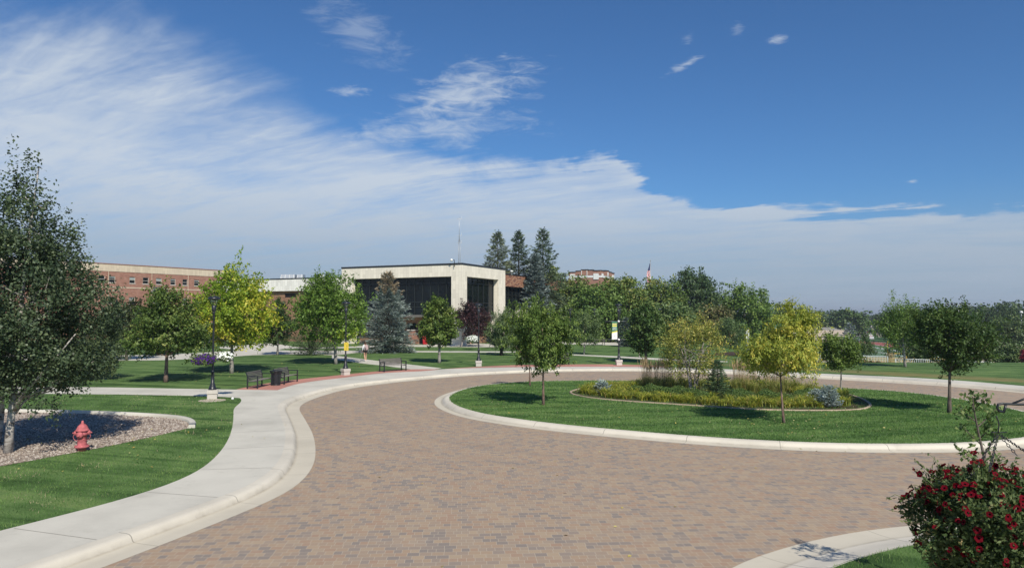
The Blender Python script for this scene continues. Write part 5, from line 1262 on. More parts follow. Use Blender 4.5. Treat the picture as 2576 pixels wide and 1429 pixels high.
# ---- bits of a brick house behind the dark elm
hs = empty('brick_house', V(1705, 792, 175), 0, 'brick house glimpsed under the dark elm', 'house'); hs.location.z = .1
MB().box(-6, 6, 0, 8, 0, 4.2).build('wall', M['brick_red'], hs)
m = MB(); m.v += [(-6.4, -.5, 4.2), (6.4, -.5, 4.2), (6.4, 8.5, 4.2), (-6.4, 8.5, 4.2), (-5, 4, 6.6), (5, 4, 6.6)]; m.f += [(0, 1, 5, 4), (1, 2, 5), (2, 3, 4, 5), (3, 0, 4), (0, 3, 2, 1)]; m.sm += [False] * 5
m.build('roof', M['cream'], hs)
for x in (-4, -1, 2.4): w_ = MB().box(x, x + 1.3, -.08, 0, 1.2, 2.8).build('window', M['frame'], hs); MB().box(x + .1, x + 1.2, -.10, -.085, 1.3, 2.7).build('pane', M['glass'], w_)

# ================================================================ STREET FURNITURE
def lamp(name, label, loc, rz=0.0, group=None, pedestal=True):
    root = empty(name, loc, rz, label, 'street lamp', group)
    if pedestal:
        m = MB(); m.box(-.225, .225, -.225, .225, -.05, .24); m.box(-.255, .255, -.255, .255, .25, .44); m.build('pedestal', M['stone'], root, bevel=.015)
    z = .44 if pedestal else 0
    MB().lathe([(.19, z), (.19, z + .06), (.155, z + .10), (.15, z + .16), (.115, z + .24), (.105, z + .30), (.10, z + .32), (.085, z + .33), (.075, z + .8), (.085, z + .82), (.085, z + .86), (.06, z + .90), (.05, z + 1.0), (.044, 4.10), (.05, 4.12), (.06, 4.16), (.06, 4.22)], 20).build('pole', M['black'], root)
    MB().lathe([(.06, 4.22), (.10, 4.26), (.105, 4.30), (.105, 4.48), (.09, 4.50), (.09, 4.54)], 20).build('lamp_socket', M['black'], root)
    MB().lathe([(.075, 4.54), (.12, 4.60), (.16, 4.74), (.15, 4.80), (.0, 4.82)], 18).build('lantern_glass', M['lglass'], root)
    for k in range(4):
        a = k * math.pi / 2 + .4; MB().tube([(.09 * math.cos(a), .09 * math.sin(a), 4.52), (.19 * math.cos(a), .19 * math.sin(a), 4.72), (.16 * math.cos(a), .16 * math.sin(a), 4.84)], .011, 5).build('strut', M['black'], root)
    MB().lathe([(.20, 4.80), (.275, 4.815), (.285, 4.85), (.275, 4.90), (.22, 4.945), (.12, 4.97), (.02, 4.98)], 28).build('lamp_hood', M['black'], root)
    return root
def f_clear(t):
    gl = t.new('ShaderNodeBsdfGlossy'); gl.inputs['Roughness'].default_value = .05; gl.inputs[0].default_value = (1, 1, 1, 1)
    tr = t.new('ShaderNodeBsdfTransparent'); tr.inputs[0].default_value = (.85, .88, .88, 1); mx = t.new('ShaderNodeMixShader'); mx.inputs[0].default_value = .15
    t.link(tr.outputs[0], mx.inputs[1]); t.link(gl.outputs[0], mx.inputs[2]); return mx.outputs[0]
M['lglass'] = mat('clear_lantern_glass', f_clear)
GL = 'black lamp posts on stone pedestals round the drive'
l1 = lamp('street_lamp', 'tall black lamp post with the purple flower basket at the walk corner', P(534, 1003), .35, GL)
def place_lamp(label, px, py, rz):
    o = copy_tree(l1); o.location = P(px, py); o.rotation_euler = (0, 0, rz); o['label'] = label; return o
l2 = place_lamp('black lamp post carrying the yellow notice on the red paving', 869, 943.5, .75)
l3 = place_lamp('black lamp post on the red paving before the plum tree', 1204, 921, .1)
l4 = place_lamp('black lamp post with the green and white banner', 1557, 918.5, .05)
lf = lamp('street_lamp', 'far black lamp post left of the banner, before the olive trees', P(1434.5, 866), 0, 'far black lamp posts in the park', False)
for px, py, lab in [(1496, 866, 'far black lamp post by the red hydrant'), (1660, 868, 'far black lamp post among the trees right of the oval tree'), (1560, 864, 'far black lamp post hidden behind the banner lamp')]:
    o = copy_tree(lf); o.location = P(px, py); o['label'] = lab
# yellow notice on lamp 2
nt = empty('notice', l2.location + Vector((0.06, -.085, 1.66)), 0, 'yellow notice board strapped to the lamp post', 'sign')
MB().box(-.15, .15, -.012, .0, 0, .56).build('board', M['yellow'], nt)
m = MB(); ink = m_simple('notice_ink', (0.30, 0.22, 0.02), .6)
m.box(-.13, -.045, -.0155, -.0125, .40, .415); m.box(-.055, -.045, -.0155, -.0125, .415, .52); m.box(-.13, -.055, -.0155, -.0125, .51, .52)
for i, (a, b, z) in enumerate([(0, .12, .49), (0, .12, .46), (-.03, .09, .36), (-.01, .08, .33), (-.02, .10, .30), (0, .08, .26), (0, .07, .22), (-.05, .10, .14), (-.04, .08, .11), (-.06, .06, .08)]): m.box(a, b, -.0155, -.0125, z, z + .013)
m.build('print', ink, nt)
MB().box(-.14, .02, -.0, .13, .12, .14).build('strap', M['black'], nt)
# banner on lamp 4
bn = empty('banner', l4.location, 0, 'green, yellow and white cloth banner on the lamp post arms', 'banner')
D4 = l4.location.y; s4 = D4 / F
bx0 = -.56; bx1 = -.155; bz1 = V(1557, (940 + 185 / 20.4) / 1.1731, D4).z - .15; bz0 = V(1557, (940 + 1250 / 20.4) / 1.1731, D4).z - .15
bx0 = V((1795 + 215 / 20.4) / 1.1731, 800, D4).x - l4.location.x; bx1 = V((1795 + 540 / 20.4) / 1.1731, 800, D4).x - l4.location.x
hb_ = bz1 - bz0; fz_ = lambda f: bz1 - hb_ * f
m = MB(); m.box(bx0, bx1, -.006, .006, bz0, bz1); m.build('cloth', M['white'], bn)
green = m_simple('banner_green', (0.03, 0.16, 0.085), .6, 0, .05); byel = m_simple('banner_yellow', (0.78, 0.72, 0.10), .6, 0, .05)
def slabpoly(name, pts, y, mt):
    m = MB(); n = len(pts); m.v = [(a, y, z) for a, z in pts] + [(a, y - .003, z) for a, z in pts]
    m.f = [tuple(range(n)), tuple(range(2 * n - 1, n - 1, -1))] + [(i, (i + 1) % n, n + (i + 1) % n, n + i) for i in range(n)]; m.sm = [False] * len(m.f); return m.build(name, mt, bn)
slabpoly('green_field', [(bx0, fz_(.585)), (bx1, fz_(.515)), (bx1, bz1 + .001), (bx0, bz1 + .001)], -.0075, green)
slabpoly('yellow_stripe', [(bx0, fz_(.65)), (bx1, fz_(.575)), (bx1, fz_(.517)), (bx0, fz_(.587))], -.0075, byel)
def text(body, size, x, z, y, mt, parent, name='lettering', xs=1.0, align='CENTER'):
    cu = bpy.data.curves.new(name, 'FONT'); cu.body = body; cu.size = size; cu.align_x = align; cu.extrude = .002; cu.fill_mode = 'BOTH'
    cu.offset = size * .02
    o = bpy.data.objects.new(name, cu); COL.objects.link(o); cu.materials.append(mt); adopt(o, parent)
    me = bpy.data.meshes.new_from_object(o.evaluated_get(bpy.context.evaluated_depsgraph_get())); KIDS[parent.name].remove(o); bpy.data.objects.remove(o)
    o = bpy.data.objects.new(name, me); COL.objects.link(o); adopt(o, parent)
    if not me.materials: me.materials.append(mt)
    o.location = (x, y, z); o.rotation_euler = (math.pi / 2, 0, 0); o.scale = (xs, 1, 1); return o
bw = bx1 - bx0; bc = (bx0 + bx1) / 2
slabpoly('yellow_lines', [(bx0 + bw * .08, fz_(.19)), (bx1 - bw * .1, fz_(.19)), (bx1 - bw * .1, fz_(.10)), (bx0 + bw * .08, fz_(.10))], -.011, m_simple('banner_pale_yellow', (0.62, 0.55, 0.22), .6))
slabpoly('yellow_lines', [(bx0 + bw * .08, fz_(.275)), (bx1 - bw * .1, fz_(.275)), (bx1 - bw * .1, fz_(.215)), (bx0 + bw * .08, fz_(.215))], -.011, byel)
text('CREATE', hb_ * .085, bc, fz_(.37), -.012, M['white'], bn, xs=bw * .80 / (hb_ * .085 * 3.9))
text('PATH', hb_ * .095, bc, fz_(.475), -.012, M['white'], bn, xs=bw * .84 / (hb_ * .095 * 2.75))
MB().lathe([(.03, 0), (.03, .004)], 10).xf(Matrix.Translation((bc, -.008, fz_(.81))) @ Matrix.Rotation(math.pi / 2, 4, 'X')).build('emblem', M['blind'], bn)
for zz_ in (bz1 + .02, bz0 - .02):
    MB().tube([(0, 0, zz_), (bx0 - .55, 0, zz_ + .0)], .009, 5).build('arm', M['grey_metal'], bn); MB().tube([(0, 0, zz_), (.62, 0, zz_ + .02)], .008, 5).build('arm', M['grey_metal'], bn)
    MB().lathe([(.03, -.09), (.085, -.06), (.085, .03), (.045, .09)], 12, (0, 0, zz_)).build('bracket', M['white'], bn)
# ---- benches
def bench():
    root = empty('bench', (0, 0, 0)); L = 1.85
    m = MB()
    for i in range(4): m.bar((-L / 2, -.20 + i * .13, .44 - i * .008), (L / 2, -.20 + i * .13, .44 - i * .008), .112, .035)
    m.build('seat', M['wood'], root, bevel=.006)
    m = MB()
    for i in range(5): m.bar((-L / 2, .27 + i * .030, .50 + i * .088), (L / 2, .27 + i * .030, .50 + i * .088), .03, .078, up=(0, -.32, 1))
    m.build('backrest', M['wood'], root, bevel=.006)
    for s in (-1, 1):
        x = s * (L / 2 + .02)
        MB().box(x - .03, x + .03, -.30, -.24, 0, .66).build('leg', M['black'], root); MB().box(x - .03, x + .03, .27, .33, 0, .66).build('leg', M['black'], root)
        MB().box(x - .031, x + .031, -.31, .34, .66, .71).build('armrest', M['black'], root)
        q = MB(); q.box(x - .025, x + .025, -.24, .27, .37, .41); q.bar((x, .30, .66), (x, .40, .90), .05, .04, up=(0, 1, 0)); q.build('side_frame', M['black'], root)
    return root
b1 = bench(); BG_ = 'slatted benches on the red paving'
def bench_at(o, c, ang, lab):
    o.location = (c.x, c.y, .162); o.rotation_euler = (0, 0, ang); tag(o, lab, 'bench', BG_)
p1, p2 = P(646, 979), P(685.3, 969.5); d = p2 - p1; an = math.atan2(d.y, d.x); nn = Vector((-math.sin(an), math.cos(an), 0))
bench_at(b1, (p1 + p2) / 2 + nn * .28, an, 'grey slatted bench left of the black bin')
p2b = P(747.3, 960); dd = Vector((math.cos(an), math.sin(an), 0))
o = copy_tree(b1); bench_at(o, p2b - dd * .95 + nn * .28, an - .03, 'grey slatted bench right of the black bin')
p1, p2 = P(969.7, 936), P(1018.9, 932.7); an3 = math.atan2((p2 - p1).y, (p2 - p1).x); n3 = Vector((-math.sin(an3), math.cos(an3), 0))
o = copy_tree(b1); bench_at(o, (p1 + p2) / 2 + n3 * .28, an3, 'grey slatted bench where the path meets the red paving')
pa1 = P(1309, 919.3); o = copy_tree(b1); bench_at(o, pa1 + Vector((1.0, .2, 0)), .0, 'bench half hidden behind the left island tree, left one')
pa2 = P(1433, 918); o = copy_tree(b1); bench_at(o, pa2 + Vector((-1.0, .2, 0)), .0, 'bench end showing right of the left island tree crown')
# ---- litter bin
bp = P(694, 969.2); bn_ = empty('litter_bin', bp, 0, 'black fluted metal litter bin with flared rim between two benches', 'litter bin')
m = MB()
for k in range(28):
    a = k * 2 * math.pi / 28; ca, sa = math.cos(a), math.sin(a)
    m.bar((.25 * ca, .25 * sa, .06), (.265 * ca, .265 * sa, .62), .038, .012, up=(ca, sa, 0)); m.bar((.265 * ca, .265 * sa, .62), (.345 * ca, .345 * sa, .83), .042, .012, up=(ca, sa, 0))
m.build('slat_body', M['black'], bn_)
MB().lathe([(.22, .03), (.235, .05), (.245, .70), (.24, .72)], 24).build('liner', M['cap'], bn_)
m = MB(); m.lathe([(.34, .815), (.365, .83), (.365, .85), (.34, .86), (.27, .85), (.22, .80)], 28); m.build('rim', M['black'], bn_)
MB().lathe([(.23, 0), (.26, .01), (.26, .06), (.24, .07)], 24).build('base', M['black'], bn_)
# ---- hydrant
def hydrant(name, loc, h, label):
    k = h / .92; root = empty(name, loc, .3, label, 'fire hydrant'); root.scale = (k, k, k)
    MB().lathe([(.115, -.05), (.115, .10), (.20, .11), (.205, .15), (.19, .165), (.135, .17), (.13, .19), (.125, .46), (.15, .47), (.165, .50), (.165, .53), (.145, .545), (.15, .60)], 24).build('barrel', M['hydrant'], root)
    MB().lathe([(.15, .60), (.185, .605), (.19, .63), (.165, .645), (.155, .68), (.125, .75), (.075, .80), (.05, .81), (.045, .83), (.035, .835), (.03, .90), (0.005, .91)], 24).build('bonnet', M['hydrant'], root)
    for a, r_, l_ in ((0, .062, .235), (math.pi, .062, .235), (-math.pi / 2 - .2, .085, .225)):
        m = MB(); m.lathe([(r_ * .75, 0), (r_ * .75, l_ - .10), (r_ * 1.12, l_ - .10), (r_ * 1.15, l_ - .04), (r_ * .8, l_ - .02), (r_ * .4, l_ - .01), (r_ * .35, l_ + .03)], 16)
        m.xf(Matrix.Translation((0, 0, .545 if l_ > .23 else .50)) @ Matrix.Rotation(a, 4, 'Z') @ Matrix.Rotation(math.pi / 2, 4, 'Y')).build('outlet_cap', M['hydrant'], root)
    for s in (-1, 1):
        pts_ = [(s * .20, -.03, .53), (s * .235, -.04, .44), (s * .20, -.06, .36), (s * .13, -.09, .33), (s * .05, -.12, .36)]
        MB().tube(pts_, .008, 5).build('chain', M['hydrant'], root)
    m = MB()
    for k_ in range(8): a = k_ * math.pi / 4; m.lathe([(.014, .165), (.014, .185)], 6, (.17 * math.cos(a), .17 * math.sin(a), 0))
    m.build('flange_bolts', M['hydrant'], root); return root
hydrant('fire_hydrant', P(206, 1134), .91, 'faded red fire hydrant at the edge of the gravel bed')
hydrant('fire_hydrant', P(1509, 851), .95, 'tiny orange-red fire hydrant far away beyond the park path')
MB().lathe([(.02, -.02), (.05, 0), (.068, .04), (.055, .09), (.02, .115)], 14).build('path_light', M['white'], loc=P(585, 1005)); tag(bpy.data.objects['path_light'], 'small white globe light in the grass near the lamp pedestal', 'light')
# worn concrete pad under lamp 1
pl = MB().lathe([(.62, -.02), (.62, .008), (.1, .010)], 20, smooth=False).build('lamp_pad', M['edging'], loc=P(534, 1007)); tag(pl, kind='structure')
# ---- entrance things
pil = empty('brick_pier', P(1038, 866), math.atan2(Rd.y, Rd.x), 'short brick pier with stone cap beside the entrance', 'pier')
MB().box(-.5, .5, -.5, .5, -.1, 1.9).build('shaft', M['brick_red'], pil); MB().box(-.58, .58, -.58, .58, 1.9, 2.05).build('cap', M['stone'], pil)
rb = empty('red_bin', P(1069.5, 866.5), .4, 'bright red plastic bin standing by the entrance', 'bin')
MB().lathe([(.26, 0), (.32, .05), (.36, .95)], 4, smooth=False).build('body', M['redplastic'], rb); MB().lathe([(.40, .95), (.38, 1.02), (.22, 1.22)], 4, smooth=False).build('lid', M['redplastic'], rb)

# ---- flowers
PET = [(0, (0.020, 0.045, 0.012)), (.5, (0.050, 0.095, 0.024)), (.9, (0.11, 0.16, 0.045)), (1, (0.22, 0.22, 0.09))]
def m_flower(name, col, dark):
    def fn(t):
        at = t.new('ShaderNodeAttribute'); at.attribute_name = 'rnd'
        c = t.ramp(at.outputs['Fac'], [(0, dark), (.45, dark), (.6, col), (1, tuple(min(1, q * 1.35) for q in col))])
        return pr(t, c, .8, 0, .08)
    return mat(name, fn)
def bloom_arrays(r, n, C, Nn, R):
    """five-lobed funnel blooms; returns verts/faces/rnd"""
    vs = []; fs = []; rn = []
    for i in range(n):
        nn_ = Vector(Nn[i]).normalized(); u = nn_.orthogonal().normalized(); w = nn_.cross(u); c = Vector(C[i]); R_ = R * r.uniform(.75, 1.15); b = len(vs); k = r.uniform(.3, 1)
        a0 = r.uniform(0, 6.28); vs.append(c - nn_ * R_ * .5)
        for j in range(10):
            a = a0 + j * math.pi / 5; vs.append(c + (u * math.cos(a) + w * math.sin(a)) * R_ * .32 - nn_ * R_ * .08)
        for j in range(10):
            a = a0 + j * math.pi / 5; q = 1.0 if j % 2 == 0 else .84; vs.append(c + (u * math.cos(a) + w * math.sin(a)) * R_ * q + nn_ * R_ * (.04 if j % 2 == 0 else -.06))
        for j in range(10):
            j2 = (j + 1) % 10; fs.append((b, b + 1 + j, b + 1 + j2, b + 1 + j2)); rn.append(0.0)
            fs.append((b + 1 + j, b + 11 + j, b + 11 + j2, b + 1 + j2)); rn.append(.6 + .4 * k)
    return vs, fs, rn
def bloom_obj(name, r, n, C, Nn, R, mt, parent):
    vs, fs, rn = bloom_arrays(r, n, C, Nn, R); me = bpy.data.meshes.new(name)
    me.from_pydata([tuple(v) for v in vs], [], [f if f[2] != f[3] else f[:3] for f in fs]); me.materials.append(mt)
    a = me.attributes.new('rnd', 'FLOAT', 'FACE'); a.data.foreach_set('value', np.array(rn, dtype=np.float32)); me.update()
    o = bpy.data.objects.new(name, me); COL.objects.link(o); adopt(o, parent); return o
def far_basket(name, label, loc, R, h, mt, seed, n=260, chains=True, ctop=.9):
    r = np.random.default_rng(seed); root = empty(name, loc, 0, label, 'flower basket')
    d_ = nrm(r.normal(0, 1, (2600, 3))); rr = R * r.uniform(.6, 1.0, (2600, 1)) * (1 + .16 * np.sin(d_[:, :1] * 6 + seed) + .12 * np.sin(d_[:, 1:2] * 11 + d_[:, 2:] * 5)); C = d_ * rr * np.array([1, 1, h / R])
    v, f = leaf_quads(C, nrm(d_ + r.normal(0, .5, d_.shape)), d_ + r.normal(0, .5, d_.shape), .07 * r.uniform(.6, 1.3, 2600), .04 * np.ones(2600)); np_mesh('foliage', v, f, m_leaf('petunia_leaves', PET, .2), r.random(2600), root)
    d_ = nrm(r.normal(0, 1, (n, 3)) + np.array([0, -.4, .35])); C = d_ * R * np.array([1, 1, h / R]) * r.uniform(.85, 1.08, (n, 1))
    o = bloom_obj('blooms', r, n, C, d_ + np.array([0, -.3, .2]), .045, mt, root); o['kind'] = 'stuff'
    if chains:
        for k in range(3): a = k * 2.09; MB().tube([(R * .5 * math.cos(a), R * .5 * math.sin(a), h * .3), (0, 0, h + ctop)], .006, 4).build('chain', M['cap'], root)
    return root
M['purple'] = m_flower('purple_petals', (0.060, 0.018, 0.14), (0.025, 0.008, 0.07)); M['whitef'] = m_flower('white_petals', (0.72, 0.74, 0.70), (0.45, 0.50, 0.30)); M['redf'] = m_flower('crimson_petals', (0.095, 0.002, 0.007), (0.009, 0.001, 0.003))
far_basket('hanging_basket', 'purple petunia basket hanging on the nearest black lamp post', l1.location + Vector((-.18, -.55, 1.92)), .58, .28, M['purple'], 301, 190, True, .55)
far_basket('hanging_basket', 'white petunia basket on the far side of the nearest lamp post', l1.location + Vector((.36, .55, 2.0)), .40, .25, M['whitef'], 302, 170, True, .5)
for q, s in ((( -.18, -.55), 1), ((.36, .55), 1)):
    MB().tube([(0, 0, 2.78), (q[0] * .6, q[1] * .6, 2.92), (q[0], q[1], 2.74)], .014, 6).build('basket_arm', M['black'], l1)
far_basket('flower_bed', 'big mound of white petunias by the building entrance', V(1189, 853, 84), 0.80, .45, M['whitef'], 303, 420, True, 1.3)
far_basket('flower_bed', 'purple petunia mound right of the white one', V(1241, 855, 88), 1.0, .5, M['purple'], 304, 420, True, 1.3)
for px, py, s, lab in [(1178, 862, .38, 'tan boulder under the white petunias, left one'), (1200, 862, .34, 'dark-capped boulder under the white petunias'), (1228, 858, .42, 'pale rock between the white and purple petunias')]:
    o = MB().lathe([(s * .9, -.1), (s, s * .3), (s * .75, s * .7), (s * .3, s * .9)], 9).build('boulder', M['gravel'] if s == .38 else M['edging'], loc=P(px, py)); tag(o, lab, 'rock')

# ================================================================ PEOPLE
M['skin'] = m_simple('skin', (0.52, 0.30, 0.21), .6, 0, .06); M['hair'] = m_simple('brown_hair', (0.07, 0.04, 0.025), .6); M['shirt'] = m_simple('white_shirt', (0.72, 0.74, 0.78), .8, 0, .05)
M['shorts'] = m_simple('black_shorts', (0.02, 0.015, 0.018), .8); M['khaki'] = m_simple('khaki_trousers', (0.20, 0.17, 0.12), .85); M['pack'] = m_simple('pink_grey_backpack', (0.45, 0.33, 0.33), .8, 0, .35, 12); M['shoe'] = m_simple('white_shoes', (0.75, 0.73, 0.70), .6)
def skin_obj(name, V_, E_, R_, mt, parent, root=0, sub=2):
    me = bpy.data.meshes.new(name); me.from_pydata(V_, E_, []); o = bpy.data.objects.new(name, me); COL.objects.link(o); adopt(o, parent); me.materials.append(mt)
    sk = o.modifiers.new('skin', 'SKIN'); sk.use_smooth_shade = True
    if not me.skin_vertices: me.skin_vertices.new()
    for i, rr in enumerate(R_): 
        me.skin_vertices[0].data[i].radius = (rr if isinstance(rr, tuple) else (rr, rr)); me.skin_vertices[0].data[i].use_root = (i == root)
    s_ = o.modifiers.new('sub', 'SUBSURF'); s_.levels = sub; s_.render_levels = sub; return o
def head(parent, c, turn=0):
    c = Vector(c); m = MB(); m.lathe([(.02, -.125), (.05, -.115), (.068, -.07), (.078, -.01), (.080, .04), (.066, .09), (.03, .118), (.005, .123)], 16)
    m.lathe([(.016, -.012), (.012, .0), (.004, .012)], 6, (0, .085, -.01)); m.lathe([(.01, -.02), (.016, 0), (.008, .02)], 6, (.080, 0, -.005)); m.lathe([(.01, -.02), (.016, 0), (.008, .02)], 6, (-.080, 0, -.005))
    for s in (-1, 1): m.lathe([(.012, -.004), (.012, .004)], 6, (s * .03, .072, .012))
    m.box(-.022, .022, .07, .078, -.062, -.054)
    m.xf(Matrix.Translation(c) @ Matrix.Rotation(turn, 4, 'Z')); return m
def person(loc, rz, label, walk=1):
    root = empty('person', loc, rz, label, 'person')
    # local +Y = facing
    if walk == 1:
        hipL, hipR = (-.09, 0, .90), (.09, 0, .90); kL, aL, tL = (-.09, -.02, .49), (-.08, -.26, .16), (-.08, -.22, .05); kR, aR, tR = (.09, .16, .50), (.09, .12, .08), (.09, .27, .04)
    else:
        hipL, hipR = (-.09, 0, .90), (.09, 0, .90); kL, aL, tL = (-.09, .18, .50), (-.09, .40, .09), (-.09, .55, .07); kR, aR, tR = (.09, -.06, .49), (.09, -.34, .14), (.09, -.26, .05)
    lean_ = .05
    Vx = [(0, 0, .94), (0, .01, 1.08), (0, lean_ * .6, 1.26), (0, lean_, 1.42), (0, lean_ + .01, 1.50), (0, lean_ + .03, 1.60),
          hipL, kL, aL, tL, hipR, kR, aR, tR,
          (-.17, lean_, 1.40), (-.24, -.04, 1.14), (-.27, .06, .92), (-.275, .10, .84), (.17, lean_, 1.40), (.23, .06, 1.14), (.24, .22, .97), (.24, .27, .91)]
    Ex = [(0, 1), (1, 2), (2, 3), (3, 4), (4, 5), (0, 6), (6, 7), (7, 8), (8, 9), (0, 10), (10, 11), (11, 12), (12, 13), (3, 14), (14, 15), (15, 16), (16, 17), (3, 18), (18, 19), (19, 20), (20, 21)]
    Rx = [(.15, .11), (.125, .095), (.14, .10), (.13, .09), .05, .055, .088, .058, .036, .035, .088, .058, .036, .035, .055, .040, .028, .030, .055, .040, .028, .030]
    skin_obj('body', Vx, Ex, Rx, M['skin'], root)
    head(root, (0, lean_ + .03, 1.63)).build('head', M['skin'], root)
    for (hx, hy, hz2) in (Vx[17], Vx[21]):
        mm = MB()
        for f_i in range(5):
            o_ = (f_i - 2) * .014; ln = [.055, .075, .082, .076, .06][f_i]
            mm.tube([(hx + (.02 if f_i == 0 else o_ * .3), hy + o_, hz2 - .01), (hx + (.03 if f_i == 0 else 0), hy + o_ + .01, hz2 - ln * .6), (hx, hy + o_ + .02, hz2 - ln)], [.009, .008, .006], 5)
        mm.build('fingers', M['skin'], root)
    # clothes
    sh = skin_obj('shirt', [Vx[0][:2] + (.93,), Vx[1], Vx[2], Vx[3], (0, lean_, 1.47), Vx[14], Vx[15], (-.268, .05, .95), Vx[18], Vx[19], (.24, .20, 1.0)], [(0, 1), (1, 2), (2, 3), (3, 4), (3, 5), (5, 6), (6, 7), (3, 8), (8, 9), (9, 10)],
                  [(.165, .125), (.145, .115), (.155, .118), (.145, .105), .062, .070, .055, .042, .070, .055, .042], M['shirt'], root)
    if walk == 1:
        mid = lambda a, b, t: tuple(a[i] + (b[i] - a[i]) * t for i in range(3))
        skin_obj('shorts', [(0, 0, .96), hipL, mid(hipL, kL, .42), hipR, mid(hipR, kR, .42)], [(0, 1), (1, 2), (0, 3), (3, 4)], [(.16, .125), .11, .095, .11, .095], M['shorts'], root)
        bp_ = MB(); bp_.lathe([(.05, -.02), (.15, 0), (.17, .12), (.17, .30), (.13, .42), (.04, .47)], 12); bp_.xf(Matrix.Translation((.05, -.16, 1.0)) @ Matrix.Diagonal((1, .62, 1, 1)))
        bpo = bp_.build('backpack', M['pack'], root)
        for s in (-1, 1): MB().tube([(s * .09 + .02, -.10, 1.38), (s * .10, .05, 1.50), (s * .11, .16, 1.36), (s * .11, .10, 1.10)], .016, 5).build('strap', M['pack'], bpo)
    else:
        skin_obj('trousers', [(0, 0, .96), hipL, kL, tuple(Vector(aL) + Vector((0, 0, .02))), hipR, kR, tuple(Vector(aR) + Vector((0, 0, .02)))], [(0, 1), (1, 2), (2, 3), (0, 4), (4, 5), (5, 6)], [(.16, .125), .11, .088, .070, .11, .088, .070], M['khaki'], root)
    for a_, t_ in ((aL, tL), (aR, tR)):
        q = MB(); a_ = Vector(a_); t_ = Vector(t_); dd_ = (t_ - a_); dd_.z *= .4; q.tube([a_ - dd_ * .25 + Vector((0, 0, -.03)), a_ + Vector((0, 0, -.02)), a_ + dd_ * .6 + Vector((0, 0, -.045)), t_ + Vector((0, .03, -.01))], [.035, .048, .045, .025], 8); q.build('shoe', M['shoe'], root)
    hm_ = MB(); hm_.lathe([(.072, -.06), (.088, -.02), (.09, .04), (.076, .10), (.035, .132), (.005, .137)], 14); hm_.xf(Matrix.Translation((0, lean_ + .015, 1.63)) @ Matrix.Diagonal((1, 1, 1, 1)))
    hm_.tube([(0, lean_ - .06, 1.65), (0, lean_ - .12, 1.60), (0, lean_ - .13, 1.48), (0, lean_ - .11, 1.38)], [.03, .04, .03, .012], 8)
    hm_.build('hair', M['hair'], root); return root
w1 = person(P(919, 909), .45, 'walker in a long white shirt, black shorts and backpack on the path', 1)
MB().tube([(-.275, .12, .84), (-.32, .24, .60), (-.42, .36, .22)], .006, 5).build('lead', M['white'], loc=w1.location); ld = bpy.data.objects['lead']; ld.rotation_euler = (0, 0, .45); tag(ld, 'thin pale stick held low in the hand of the walker with backpack', 'stick')
person(P(662, 874), -math.pi / 2 + .1, 'person striding in khaki trousers and white shoes below the yellow maple', 2)

# ================================================================ HANGING BASKET, CLOSE RIGHT
r = np.random.default_rng(400); BD = 5.0
bc_ = V(2484, 1300, BD); bk = empty('hanging_basket', bc_, 0, 'big hanging basket overflowing with dark red petunias, close at the right', 'flower basket')
Rb = 168 / F * BD
def bsurf(n, lo, hi, bias=(0, 0, 0)):
    d_ = nrm(r.normal(0, 1, (n, 3)) + np.array(bias)); a = np.arctan2(d_[:, 1], d_[:, 0])
    sh_ = 1 + .09 * np.sin(3 * a + d_[:, 2] * 4) + .07 * np.sin(5 * a + 2 - d_[:, 2] * 6) + .05 * np.sin(9 * d_[:, 2] + a)
    zf = np.where(d_[:, 2] > 0, .72, 1.15)
    return d_, d_ * (Rb * sh_ * r.uniform(lo, hi, n))[:, None] * np.stack([np.ones(n), np.ones(n), zf], 1)
n = 30000; d_, C = bsurf(n, .62, 1.0)
cl_ = np.sin(C[:, 0] * 22) * np.sin(C[:, 1] * 22 + 1) * np.sin(C[:, 2] * 24); k_ = cl_ > -.35; d_, C = d_[k_], C[k_]; n = len(C)
D = nrm(d_ * .5 + r.normal(0, .6, (n, 3)) + np.array([0, 0, .35])); v, f = leaf_quads(C, D, d_ + r.normal(0, .5, (n, 3)), .038 * r.uniform(.5, 1.3, n), .017 * r.uniform(.6, 1.4, n), .2)
np_mesh('foliage', v, f, m_leaf('basket_leaves', [(0, (0.008, 0.018, 0.006)), (.5, (0.022, 0.042, 0.013)), (.9, (0.060, 0.090, 0.030)), (1, (0.15, 0.13, 0.06))], .2, .55), np.clip(.5 * r.random(n) + .35 + .25 * cl_[k_], 0, 1), bk)
# trailing shoots
sv, sf, srn = [], [], []; st = MB(); tips_ = []
for i in range(95):
    d0, c0 = bsurf(1, .85, .95, (-.5, 0, 0)); d0 = Vector(d0[0]); c0 = Vector(c0[0]); ln = r.uniform(.05, .17)
    p_ = [c0, c0 + d0 * ln * .6 + Vector((0, 0, .01)), c0 + d0 * ln + Vector((0, 0, r.uniform(-.05, .03)))]; st.tube(p_, [.0028, .002, .0014], 4, cap=False); tips_.append((p_[2], d0))
    m_ = 14; t_ = r.uniform(0, 1, m_); cc_ = np.array([tuple(p_[0].lerp(p_[2], q)) for q in t_]) + r.normal(0, .008, (m_, 3)); dd_ = nrm(r.normal(0, .7, (m_, 3)) + np.array(d0))
    v, f = leaf_quads(cc_, dd_, r.normal(0, 1, (m_, 3)), .032 * r.uniform(.6, 1.2, m_), .014 * np.ones(m_)); sf.append(f + len(sv) * m_ * 4); sv.append(v)
st.build('trailing_stems', m_leaf('petunia_stem', [(0, (.05, .09, .03)), (1, (.05, .09, .03))], 0), bk)['kind'] = 'stuff'
np_mesh('trailing_leaves', np.concatenate(sv), np.concatenate(sf), MATS['basket_leaves'], r.random(sum(len(x) for x in sf)), bk)
